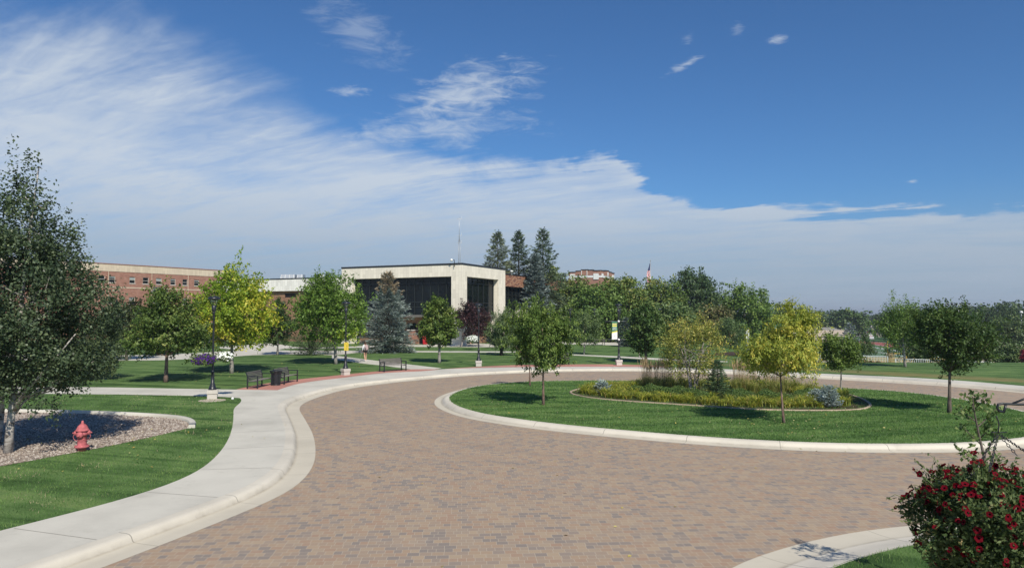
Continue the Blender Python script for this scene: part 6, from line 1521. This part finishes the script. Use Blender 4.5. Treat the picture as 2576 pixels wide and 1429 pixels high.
# blooms: the hundred facing us are parts, the rest one piece
d_, C = bsurf(620, .93, 1.05, (0, 0, .18)); C = np.concatenate([C, np.array([tuple(t[0]) for t in tips_[:70]])]); d_ = np.concatenate([d_, np.array([tuple(t[1]) for t in tips_[:70]])])
cam_v = nrm(np.array([[-bc_.x, -bc_.y, CAMH - bc_.z]]))[0]; score = (d_ @ cam_v) + .3 * d_[:, 0] * 0
Nn = nrm(d_ + r.normal(0, .6, d_.shape) + cam_v * .35 + np.array([0, 0, .15])); order = np.argsort(-score); order = [i for i in order if d_[i] @ cam_v > -.25 and r.random() < .40 + .5 * (d_[i][2] > .25)]
proto_b = [None] * 4
for i in range(4):
    proto_b[i] = bloom_obj('bloom', r, 1, [(0, 0, 0)], [(0, 0, 1)], .0255, M['redf'], bk)
for q, i in enumerate(order[:100]):
    o = proto_b[q] if q < 4 else proto_b[q % 4].copy()
    if q >= 4: COL.objects.link(o); adopt(o, bk)
    o.location = C[i]; o.rotation_euler = Vector(Nn[i]).to_track_quat('Z', 'Y').to_euler(); s_ = r.uniform(.75, 1.15); o.scale = (s_, s_, s_)
rest = order[100:]
o = bloom_obj('blooms', r, len(rest), [C[i] for i in rest], [Nn[i] for i in rest], .024, M['redf'], bk); o['kind'] = 'stuff'
MB().lathe([(.10, -.16), (.17, -.12), (.21, .0), (.215, .02)], 20).build('pot', M['mulch'], bk)
# chains and hook
hook = V(2511, 1090, BD) - bc_
def chain(m, a, b, link_=.030, wr=.0026):
    a = Vector(a); b = Vector(b); ln = (b - a).length; n_ = int(ln / (link_ * .78)); d = (b - a).normalized(); s1 = d.orthogonal().normalized(); s2 = d.cross(s1)
    for i in range(n_):
        c = a.lerp(b, (i + .5) / n_); s = s1 if i % 2 else s2; pts_ = []
        for k in range(9): t = 2 * math.pi * k / 8; pts_.append(c + d * math.cos(t) * link_ * .5 + s * math.sin(t) * link_ * .27)
        m.tube(pts_, wr, 5, cap=False)
tgt = [(-.30, -.10, .26), (-.10, -.28, .20), (.20, -.20, .22), (.24, .16, .24)]
tgt = [V(2450, 1185, BD) - bc_, V(2497, 1150, BD - .2) - bc_, V(2541, 1125, BD - .1) - bc_, V(2578, 1135, BD + .1) - bc_]
for t in tgt:
    m = MB(); chain(m, hook + (Vector(t) - hook).normalized() * .02, Vector(t) + (Vector(t) - hook) * .55); m.build('chain', M['cap'], bk)
m = MB(); hp = [V(2511 + a, 1090 - b, BD) - bc_ for a, b in [(0, 0), (1, 10), (2, 22), (0, 32), (-3, 38), (-4, 44)]]; m.tube(hp, .0045, 6)
for dx_ in (-18, 14, 22): m.tube([V(2511, 1088, BD) - bc_, V(2511 + dx_, 1087, BD) - bc_], .0035, 5)
m.build('hook', M['cap'], bk)
# bracket arm of the lamp post that carries it (post itself just outside the view)
pst = lamp('street_lamp', 'black scrolled bracket arm of the lamp post beyond the right edge', (bc_.x + 1.05, BD + .05, .15), 0, None)
AZ = V(2540, 1019, BD).z - .15
ap = [V(px, py, BD) - Vector(pst.location) for px, py in [(2524, 1036), (2513, 1034), (2508, 1025), (2511, 1017), (2522, 1015), (2560, 1017), (2600, 1017), (2836, 1019)]]
MB().tube([(q.x, q.y, q.z) for q in ap], .0085, 7).build('bracket_arm', M['black'], pst)
MB().tube([V(2524, 1038, BD) - Vector(pst.location), V(2528, 1028, BD) - Vector(pst.location), V(2530, 1018, BD) - Vector(pst.location)], .0085, 7).build('bracket_scroll', M['black'], pst)
MB().tube([V(2547, 1015, BD) - Vector(pst.location), V(2580, 1002, BD) - Vector(pst.location), V(2836, 890, BD) - Vector(pst.location)], .0075, 7).build('bracket_brace', M['black'], pst)

# sapling behind the basket
sb = Vector((6.42, 10.0, .15)); sp_ = empty('sapling', sb, 0, 'young leafy sapling standing behind the red petunia basket', 'sapling')
m = MB(); rel = lambda px, py, dy=0: V(px, py, 10 + dy) - sb
stem = [(0, 0, -.05), rel(2478, 1250), rel(2476, 1150), rel(2462, 1090), rel(2452, 1040), rel(2447, 1000)]; m.tube(stem, [.03, .024, .02, .014, .010, .005], 7)
brs = [[(2476, 1140), (2500, 1108), (2502, 1085)], [(2470, 1120), (2440, 1092), (2420, 1072)], [(2455, 1060), (2425, 1040), (2418, 1030)], [(2458, 1075), (2490, 1045), (2505, 1030)], [(2450, 1030), (2470, 1012), (2478, 998)], [(2452, 1035), (2440, 1005), (2444, 990)], [(2476, 1180), (2430, 1140), (2412, 1130)], [(2478, 1190), (2500, 1160), (2512, 1150)], [(2468, 1100), (2488, 1080), (2494, 1064)]]
cl = []
for b_ in brs:
    pp = [rel(px, py, r.uniform(-.25, .25)) for px, py in b_]; m.tube(pp, [.010, .006, .003], 5)
    for t in np.linspace(.25, 1.05, 9): cl.append(tuple((pp[0].lerp(pp[1], t * 2) if t < .5 else pp[1].lerp(pp[2], (t - .5) * 2))))
m.build('trunk', M['bark'], sp_)
cl = np.array(cl); n = len(cl) * 6; C = np.repeat(cl, 6, 0) + r.normal(0, .055, (n, 3)); D = nrm(r.normal(0, .7, (n, 3)) + np.array([0, 0, -.5]))
v, f = leaf_quads(C, D, r.normal(0, .5, (n, 3)) + np.array([0, -.2, .7]), .078 * r.uniform(.6, 1.2, n), .045 * r.uniform(.7, 1.2, n), .12)
np_mesh('crown', v, f, m_leaf('sapling_leaves', [(0, (0.020, 0.042, 0.012)), (.5, (0.045, 0.080, 0.024)), (1, (0.11, 0.15, 0.055))], .3), r.random(n), sp_)
sh_ = empty('shrub', (4.95, 11.0, .15), 0, None, None)
bpy.data.objects.remove(sh_)

# ---- fallen leaves
r = np.random.default_rng(620); fl_ = []
for (cx__, cy__, sd__, n__) in [(10.2, 27.2, 2.2, 130), (9.5, 31.5, 1.6, 30), (-19.7, 50.2, 2.6, 120), (-14.5, 59.5, 2.5, 80), (1.5, 32, 1.6, 14), (-14.0, 22.5, 2.0, 60), (-9, 20, 2.2, 12), (-9.6, 25, 1.6, 10), (3, 17, 5, 22), (6.3, 12.0, 1.0, 8), (0, 40, 8, 26), (18, 30, 2, 18)]:
    for _ in range(n__):
        x, y = r.normal(cx__, sd__), r.normal(cy__, sd__); onroad = not (in_poly_np(np.array([x]), np.array([y]), [(p.x, p.y) for p in IG])[0] or x < -7.5 or y > 50); fl_.append((x, y, .012 if onroad else .205 if abs(x) < 30 else .2))
fl_ = np.array(fl_); n = len(fl_); v, f = leaf_quads(fl_, r.normal(0, 1, (n, 3)) * np.array([1, 1, .12]), r.normal(0, .3, (n, 3)) + np.array([0, 0, 1]), .085 * r.uniform(.6, 1.2, n), .055 * np.ones(n), .2)
tag(np_mesh('fallen_leaves', v, f, m_leaf('fallen_leaves', [(0, (.30, .22, .05)), (.5, (.50, .42, .12)), (1, (.55, .50, .25))], 0, .7, False), r.random(n)), kind='stuff')

# ================================================================ RIGHT BACKGROUND
# steel railing on the crest
def railing(name, label, pts, h, step_=.16, rails=(1.0, .12), post=2.6, solid=True):
    root = empty(name, pts[0], 0, label, 'railing'); base = Vector(pts[0]); bars = MB(); pm = []
    rl = MB()
    for a, b in zip(pts[:-1], pts[1:]):
        a = Vector(a) - base; b = Vector(b) - base; ln = (b - a).length
        for q in rails: rl.tube([a + Vector((0, 0, h * q)), b + Vector((0, 0, h * q))], .03 if q == 1 else .02, 6)
        if solid:
            for i in range(int(ln / step_)): c = a.lerp(b, (i + .5) / int(ln / step_)); bars.box(c.x - .017, c.x + .017, c.y - .017, c.y + .017, c.z + h * rails[1], c.z + h)
        n_ = max(1, int(ln / post))
        for i in range(n_ + 1): c = a.lerp(b, i / n_); MB().box(c.x - .032, c.x + .032, c.y - .032, c.y + .032, c.z - .3, c.z + h + .02).build('post', M['railp'], root)
    rl.build('rail', M['railp'], root)
    if solid: bars.build('balusters', M['railp'], root)
M['railp'] = m_simple('pale_railing_paint', (0.66, 0.69, 0.68), .5, .2, .08)
def rp(px, pytop, D_, h): v = V(px, pytop, D_); return (v.x, v.y, v.z - h)
railing('railing', 'long pale steel railing with balusters above the sports field', [rp(2030, 893.5, 76, 1.1), rp(2112, 893.5, 76, 1.1), rp(2233, 896.5, 76, 1.1)], 1.1)
railing('railing', 'lower pale steel railing with balusters right of the straw grass', [rp(2252, 902, 74, 1.05), rp(2340, 905, 73, 1.05), rp(2440, 908, 71, 1.05)], 1.05)
railing('railing', 'short pale railing end right of the dense island tree', [rp(2440, 909.5, 70, .8), rp(2480, 910, 70, .8), rp(2493, 911, 69.5, .8)], .8)
railing('railing', 'low single white rail along the crest at the right edge', [rp(2496, 921.5, 67, .42), rp(2535, 923, 67, .42), rp(2620, 925, 67, .42)], .42, solid=False, rails=(1.0,))
for i, (px, py, s_, c_) in enumerate([(1866 * 1.0 + 170, 912, .9, 0), (2055, 915, .8, 1), (2172, 912, .9, 1), (2190, 913, .8, 1), (2210, 914, .8, 1), (2240, 915, 1.2, 2), (2030, 914, .8, 2), (2222, 914.5, .7, 1)]):
    p = V(px, py, 74); 
    if c_ == 2: o = copy_tree(rd); o.location = (p.x, p.y, p.z - .35); o.scale = (1.3, 1.3, .9); tag(o, 'straw-coloured reed grass against the railing, ' + ('between its two lengths' if px > 2100 else 'at its left end'), 'grass clump', 'straw reeds by the railing')
    else:
        o = mound('shrub', ['grey-green', 'rusty green'][c_] + ' low shrub before the pale railing, ' + ['first', 'second', 'third', 'fourth', 'fifth', '', '', 'sixth'][i] + ' from the left', 'shrub', 'low shrubs before the railing', .9 * s_, .55 * s_, 900, .14, .09, pals[3] if c_ == 0 else [(0, (.04, .05, .02)), (.5, (.09, .09, .04)), (1, (.20, .10, .06))], 500 + i, 'rail_shrub%d' % c_); o.location = (p.x, p.y, p.z - .25)
# sports field
fc = Vector((89, 221)); ud = Vector((.21, .978)).normalized(); vd = Vector((ud.y, -ud.x)); FZ = -6.03
def ring_pts(hl, rad, n=40):
    out = []
    for k in range(n + 1): a = -math.pi / 2 + math.pi * k / n; out.append(fc + ud * (hl + math.cos(a) * rad) * 1 + vd * (math.sin(a) * rad))
    for k in range(n + 1): a = math.pi / 2 + math.pi * k / n; out.append(fc + ud * (-hl + math.cos(a) * rad) + vd * (math.sin(a) * rad))
    return out
M['track'] = m_simple('red_running_track', (0.30, 0.085, 0.070), .9, 0, .15, .6); M['turf'] = m_simple('green_turf', (0.045, 0.135, 0.030), .9, 0, .15, .3); M['gold'] = m_simple('gold_paint', (0.42, 0.32, 0.10), .8); M['chalk'] = m_simple('white_line_paint', (0.7, 0.7, 0.7), .8)
def lift(m): m.v = [(x, y, z) for x, y, z in m.v]; return m
struct('field_ground', poly([(a.x, a.y) for a in [fc + ud * 130 + vd * 75, fc - ud * 112 + vd * 62, fc - ud * 112 - vd * 20, fc + ud * 130 - vd * 75]], FZ - .04), M['turf'])
tag(poly([(p.x, p.y) for p in ring_pts(46, 40)], FZ).build('running_track', M['track']), kind='structure')
tag(poly([(p.x, p.y) for p in ring_pts(46, 29.5)], FZ + .02).build('infield', M['turf']), kind='structure')
m = MB()
def fq(m, u0, u1, v0, v1, z): a = [fc + ud * u + vd * v for u, v in ((u0, v0), (u1, v0), (u1, v1), (u0, v1))]; m.quad(*[(p.x, p.y, z) for p in a][::-1])
for s in (-1, 1): fq(m, -55, 55, s * 24.4 - .5, s * 24.4 + .5, FZ + .05)
for u in np.arange(-46, 46.1, 4.6): fq(m, u - .2, u + .2, -24, 24, FZ + .045)
for u in np.arange(-46, 46.1, 4.6):
    for v_ in (-6, 6, 17): fq(m, u - 1.4, u + 1.4, v_ - .35, v_ + .35, FZ + .055)
tag(m.build('field_markings', M['chalk']), kind='structure')
m = MB(); fq(m, -55, -46.3, -24, 24, FZ + .04); fq(m, -70, -57, -10, 26, FZ + .035); fq(m, 46.3, 55, -24, 24, FZ + .04); tag(m.build('end_zone', M['gold']), kind='structure')
m = MB(); 
for rr_ in (30.2, 40.2):
    pr2 = ring_pts(46, rr_); pr3 = ring_pts(46, rr_ + .35)
    for i in range(len(pr2) - 1): m.quad((pr2[i].x, pr2[i].y, FZ + .05), (pr3[i].x, pr3[i].y, FZ + .05), (pr3[i + 1].x, pr3[i + 1].y, FZ + .05), (pr2[i + 1].x, pr2[i + 1].y, FZ + .05))
tag(m.build('track_lines', M['chalk']), kind='structure')
GPD = 168
gp_ = V(2233, 889.5, GPD); gpo = empty('goal_post', (gp_.x + 3.6, GPD, FZ), 0, 'yellow goal post on the sports field', 'goal post')
hgp = gp_.z - FZ; yg = m_simple('yellow_goal_paint', (0.75, 0.48, 0.02), .4)
MB().tube([(0, -1.5, 0), (0, -1.5, hgp * .7), (0, 0, hgp)], .09, 8).build('post', yg, gpo); MB().tube([(-3.6, 0, hgp), (3.6, 0, hgp)], .08, 8).build('crossbar', yg, gpo)
for s in (-3.6, 3.6): MB().tube([(s, 0, hgp), (s, 0, hgp + 2.9)], .07, 8).build('upright', yg, gpo)
# black mesh fence beyond the field, road to the horizon
def rdp(t, w): return Vector((.491 * t + w, t))
m = MB()
prev = None
for t in list(range(262, 900, 40)) + list(range(900, 4200, 300)):
    cur = t
    if prev:
        a, b = rdp(prev, -5), rdp(prev, 5); c, d = rdp(cur, 5), rdp(cur, -5); za, zc = HT(0, max(prev, 420)) + .12, HT(0, 420) + .12
        m.quad((a.x, a.y, HT(a.x, a.y) + .06), (b.x, b.y, HT(b.x, b.y) + .06), (c.x, c.y, HT(c.x, c.y) + .06), (d.x, d.y, HT(d.x, d.y) + .06))
    prev = cur
struct('far_road', m, m_simple('bleached_asphalt', (0.36, 0.34, 0.31), .9, 0, .1, .2))
for w0_, w1_, nm in ((-11, -8.2, 'far_pavement'), (8.2, 10.5, 'far_pavement')):
    m = MB(); prev = None
    for t in list(range(262, 900, 40)) + list(range(900, 3000, 300)):
        if prev: a, b, c, d = rdp(prev, w0_), rdp(prev, w1_), rdp(t, w1_), rdp(t, w0_); m.quad(*[(p.x, p.y, HT(p.x, p.y) + .07) for p in (a, b, c, d)])
        prev = t
    struct(nm, m, M['edging'])
cross = MB(); cross.quad(*[(x, y, -6.13 + .0) for x, y in ((60, 276), (230, 276), (230, 284), (60, 284))]); 
cross.v = [(x, y, HT(x, y) + .09) for x, y, z in cross.v]; struct('cross_street', cross, m_simple('bleached_asphalt', (0.36, 0.34, 0.31)))
# utility poles
up_ = empty('utility_pole', (0, 0, 0), 0, 'x', 'utility pole', 'wooden poles along the far road')
MB().tube([(0, 0, -.5), (0, 0, 9)], [.16, .10], 7).build('pole', M['barkd'], up_); MB().bar((-1.3, 0, 8.4), (1.3, 0, 8.4), .12, .12).build('crossarm', M['barkd'], up_)
for i, t in enumerate([285, 320, 360, 410, 480, 560, 680]):
    o = up_ if i == 0 else copy_tree(up_); p = rdp(t, 12.5 if i % 2 == 0 else 7); o.location = (p.x, p.y, HT(p.x, p.y)); o['label'] = ['nearest', 'second nearest', 'third nearest', 'fourth nearest', 'fifth nearest', 'sixth nearest', 'farthest visible'][i] + ' wooden utility pole beside the far road'
# parked cars and houses by the far road
def car(col, nm):
    root = empty('parked_car', (0, 0, 0)); m = MB(); prof = [(-2.2, .35), (-2.2, .85), (-1.3, .98), (-.7, 1.42), (.8, 1.45), (1.5, 1.0), (2.2, .9), (2.25, .35)]
    n = len(prof); m.v = [(-.85, y, z) for y, z in prof] + [(.85, y, z) for y, z in prof]; m.f = [tuple(range(n))[::-1], tuple(range(n, 2 * n))] + [(i, (i + 1) % n, n + (i + 1) % n, n + i) for i in range(n)]; m.sm = [False] * len(m.f)
    m.build('body', m_simple(nm, col, .3), root, bevel=.08); MB().box(-.86, .86, -.55, .75, 1.02, 1.32).build('windows', M['glass'], root)
    for x in (-.75, .75):
        for y in (-1.4, 1.4): MB().lathe([(.32, -.1), (.34, 0), (.32, .1)], 12).xf(Matrix.Translation((x, y, .33)) @ Matrix.Rotation(math.pi / 2, 4, 'Y')).build('wheel', M['cap'], root)
    return root
cars = [car((.55, .55, .56), 'silver_paint'), car((.3, .03, .03), 'dark_red_paint'), car((.75, .75, .74), 'white_car_paint')]
cl_ = ['silver', 'dark red', 'white']
for i, (t, w, k) in enumerate([(300, 4, 0), (312, 4, 1), (330, 4, 2), (345, -4, 0), (372, 4, 0), (395, 4, 2), (430, 4, 1), (470, -4, 2), (520, 4, 0), (580, 4, 2)]):
    o = cars[k] if i in (0, 1, 2) else copy_tree(cars[k]); p = rdp(t, w); o.location = (p.x, p.y, HT(p.x, p.y) + .06); o.rotation_euler = (0, 0, -math.atan(.491))
    tag(o, '%s car parked on the far road, %s from the near end' % (cl_[k], ['first', 'second', 'third', 'fourth', 'fifth', 'sixth', 'seventh', 'eighth', 'ninth', 'tenth'][i]), 'car', 'cars along the far road')
def house(px, D_, w, d_, h, mt, rf, lab, rz=0):
    p = V(px, 792, D_); root = empty('far_house', (p.x, D_, HT(p.x, D_)), rz, lab, 'house')
    MB().box(-w / 2, w / 2, 0, d_, -.5, h).build('wall', mt, root)
    m = MB(); m.v += [(-w / 2 - .4, -.4, h), (w / 2 + .4, -.4, h), (w / 2 + .4, d_ + .4, h), (-w / 2 - .4, d_ + .4, h), (-w / 2 - .4, d_ / 2, h + 2.2), (w / 2 + .4, d_ / 2, h + 2.2)]
    m.f += [(0, 1, 5, 4), (1, 2, 5), (2, 3, 4, 5), (3, 0, 4), (0, 3, 2, 1)]; m.sm += [False] * 5; m.build('roof', rf, root)
    for i in range(max(2, int(w / 3.5))): x = -w / 2 + 1.2 + i * 3.2; MB().box(x, x + 1.3, -.06, 0, 1.2, 2.4).build('window', M['glass'], root)
grf = m_simple('grey_shingles', (0.22, 0.21, 0.20), .9); 
house(2058, 262, 22, 8, 2.6, M['edging'], m_simple('tan_roof', (0.40, 0.33, 0.26), .9), 'long low tan building beyond the track, left of the far trees')
house(2107, 278, 9, 8, 3.4, M['white'], grf, 'small white house between the far trees left of the road')
house(2018, 290, 14, 8, 3, M['cream'], grf, 'cream house glimpsed right of the yellow-green tree')
for i, t in enumerate([520, 590, 670, 760, 880]):
    p = rdp(t, 19 if i % 2 else -19); house(CX + p.x / t * F, t, 10, 8, 3.2, [M['white'], M['cream'], M['brick_red']][i % 3], grf, ['white', 'cream', 'brick', 'tiny white', 'tiny cream'][i] + ' house far along the road on its ' + ('right' if i % 2 else 'left'))
# chain fence beyond track
M['mesh'] = m_simple('black_fence', (0.03, 0.03, 0.03), .6)
fn_ = empty('mesh_fence', V(2000, 792, 268), 0, 'thin black fence beyond the running track', 'fence'); fx0 = fn_.location.x; fn_.location.z = -6.15
m = MB(); m.tube([(0, 0, 1.5), (75, 4, 1.5)], .04, 4); m.tube([(0, 0, .2), (75, 4, .2)], .03, 4)
for i in range(150): m.box(i * .5, i * .5 + .025, i * .5 * 4 / 75 - .012, i * .5 * 4 / 75 + .012, .2, 1.5)
m.build('mesh_panel', M['mesh'], fn_)
for i in range(16): MB().box(i * 5 - .05, i * 5 + .05, i * 5 * 4 / 75 - .05, i * 5 * 4 / 75 + .05, -.1, 1.65).build('post', M['mesh'], fn_)
# scoreboard
sbp = V(2197 + 0, 851, 165); sb0 = V((2180 + 1150 / 8.93) / 1.1731, (900 + 585 / 8.93) / 1.1731, 150)
sco = empty('scoreboard', (sb0.x, 150, HT(sb0.x, 150)), 0, 'dark green scoreboard with white lettering behind the yellow-green tree', 'scoreboard')
zc_ = sb0.z - sco.location.z; wS = 430 / 8.93 / 1.1731 / F * 150 / 2
MB().box(-wS, wS, 0, .4, zc_ - .75, zc_ + .75).build('panel', m_simple('scoreboard_green', (0.02, 0.10, 0.06), .5), sco)
for s in (-.6, .6): MB().box(s * wS - .1, s * wS + .1, .4, .6, 0, zc_ + .5).build('post', M['cap'], sco)
text('O', .62, -wS * .80, zc_ - .55, -.02, M['white'], sco); text('OF', .62, wS * .75, zc_ - .55, -.02, M['white'], sco)
# flag
FD = 165; fpb = V(1637.5, 792, FD); fp_ = empty('flagpole', (fpb.x, FD, .1), 0, 'tall pale flagpole rising above the olive trees', 'flagpole')
ft = V(1637.5, 657, FD).z - .1
MB().tube([(0, 0, 0), (0, 0, ft)], [.13, .06], 10).build('pole', M['grey_metal'], fp_); MB().lathe([(.02, 0), (.14, .08), (.14, .18), (.02, .26)], 10, (0, 0, ft)).build('finial', M['grey_metal'], fp_)
def f_flag(t):
    o = opos(t); sp = t.new('ShaderNodeSeparateXYZ'); t.link(o, sp.inputs[0])
    st = t.m('GREATER_THAN', t.m('FRACT', t.m('MULTIPLY', t.m('ADD', t.m('MULTIPLY', sp.outputs[0], 2.2), t.m('MULTIPLY', sp.outputs[2], .55)), 1.6)), .5)
    c = t.mix(st, c4((.55, .03, .05)), c4((.75, .75, .75))); up = t.m('GREATER_THAN', sp.outputs[2], -1.6)
    return pr(t, t.mix(up, c, c4((.03, .04, .14))), .8)
m = MB(); nz_ = 14
for i in range(nz_ + 1):
    z = -4.6 * i / nz_; wdt = .12 + .85 * sstep(i / nz_ * 1.6) * (1 - .35 * (i / nz_))
    for j in range(6): q = j / 5; m.v.append((-wdt * q, .22 * math.sin(q * 7 + i * .35), z))
for i in range(nz_):
    for j in range(5): a = i * 6 + j; m.f.append((a, a + 1, a + 7, a + 6)); m.sm.append(True)
fl = m.build('flag', mat('striped_flag', f_flag), loc=(fpb.x - .1, FD - .02, ft - .6 + .1)); tag(fl, 'limp red and white striped flag with a blue canton hanging on the flagpole', 'flag')
so = fl.modifiers.new('s', 'SOLIDIFY'); so.thickness = .02
# floodlight masts
def mast_(px, pyt, D_, lab, rack):
    v = V(px, pyt, D_); g0 = HT(v.x, D_); root = empty('floodlight_mast', (v.x, D_, g0), 0, lab, 'light mast'); h = v.z - g0
    MB().tube([(0, 0, -.3), (0, 0, h)], [.14, .07], 8).build('pole', M['grey_metal'], root)
    if rack:
        MB().box(-2.6, 2.6, -.1, .1, h - .2, h - .05).build('crossarm', M['grey_metal'], root)
        for i in range(6): MB().lathe([(.12, 0), (.28, .25), (.26, .35)], 10, (-2.3 + i * .92, 0, h - .05)).build('lamp', M['cap'], root)
    else: MB().lathe([(.1, -.2), (.3, -.1), (.3, .2), (.1, .3)], 10, (0, 0, h)).build('lamp', M['white'], root)
mast_(2411, 766, 150, 'floodlight rack peeping over the dense island tree', True)
mast_(2569, 786, 150, 'slender pale light mast at the right edge', False)
# two white panels by the pines, screen box at right, picnic table, parking wall
def slab_sign(px, D_, w, y0, y1, lab):
    a = V(px, y0, D_); b = V(px, y1, D_); root = empty('white_sign', (a.x, D_, b.z), .2, lab, 'sign'); MB().box(-w / 2, w / 2, 0, .12, 0, a.z - b.z).build('panel', M['white'], root)
    g_z = HT(a.x, D_) - b.z - .1
    for s in (-1, 1): MB().box(s * w * .35 - .04, s * w * .35 + .04, .03, .09, min(g_z, -.3), 0).build('post', M['grey_metal'], root)
slab_sign(1878.5, 98, .22, 830.5, 852, 'left narrow white upright panel beside the bushy pine'); slab_sign(1882.5, 98.5, .22, 829.5, 852, 'right narrow white upright panel beside the bushy pine')
v = V(2542, 862, 95); ub = empty('utility_box', (V(2474 + 0, 0, 95).x + 1.0, 95, HT(v.x, 95)), 0, 'dark blue-grey cabinet behind the bushes at the right', 'cabinet')
v0 = V((2780 + 1085 / 5.955) / 1.1731, (860 + 970 / 5.955) / 1.1731, 95); v1 = V((2780 + 1190 / 5.955) / 1.1731, (860 + 1085 / 5.955) / 1.1731, 95); ub.location.x = (v0.x + v1.x) / 2; hh_ = (v1.x - v0.x) / 2
MB().box(-hh_, hh_, 0, 1.0, v1.z - ub.location.z - .6, v0.z - ub.location.z).build('body', m_simple('navy_cabinet', (0.035, 0.045, 0.075), .5), ub, bevel=.03); MB().box(-hh_ - .05, hh_ + .05, -.05, 1.05, v0.z - ub.location.z, v0.z - ub.location.z + .08).build('lid', M['cap'], ub)
MB().box(-hh_, hh_, 0, .9, -.1, v1.z - ub.location.z - .6).build('plinth', M['stone'], ub)
v = V(2560, 878, 120); lw = MB().box(-7, 9, 0, .4, -3, .9).build('concrete_wall', M['edging'], loc=(v.x, 120, v.z - .2)); tag(lw, 'low pale concrete wall behind the shrubs at the right edge', 'wall')
pt_ = empty('picnic_table', P(1507, 868), .1, 'grey metal picnic table by the far park path', 'picnic table')
MB().box(-.9, .9, -.38, .38, .70, .75).build('tabletop', M['wood'], pt_)
for s in (-1, 1): MB().box(-.9, .9, s * .72 - .14, s * .72 + .14, .42, .46).build('seat', M['wood'], pt_)
for x in (-.6, .6): q = MB(); q.bar((x, -.7, 0), (x, -.25, .72), .06, .06); q.bar((x, .7, 0), (x, .25, .72), .06, .06); q.build('leg', M['black'], pt_); MB().box(x - .03, x + .03, -.8, .8, .38, .42).build('brace', M['black'], pt_)
mb_ = poly([(P(q[0], q[1]).x, P(q[0], q[1]).y) for q in [(1800, 889), (1840, 885), (1900, 887), (1905, 893), (1850, 894), (1800, 894)]], .157); struct('mulch_bed', mb_, M['mulch'])
# distant blossom-white shrub and blackish spruce foot handled above
# ================================================================ HAZE
hz3 = MB().box(-9500, 9500, -320, 10800, -12, 48).build('haze', None)
def f_haze(t): return None
hm2 = bpy.data.materials.new('haze'); hm2.use_nodes = True; t = NT(hm2.node_tree); t.n.clear(); o_ = t.new('ShaderNodeOutputMaterial'); pv = t.new('ShaderNodeVolumePrincipled')
pv.inputs['Color'].default_value = (0.82, 0.90, 1.0, 1); pv.inputs['Density'].default_value = 0.00028; pv.inputs['Anisotropy'].default_value = 0.2
t.link(pv.outputs[0], o_.inputs['Volume']); hz3.data.materials.append(hm2); tag(hz3, kind='stuff')
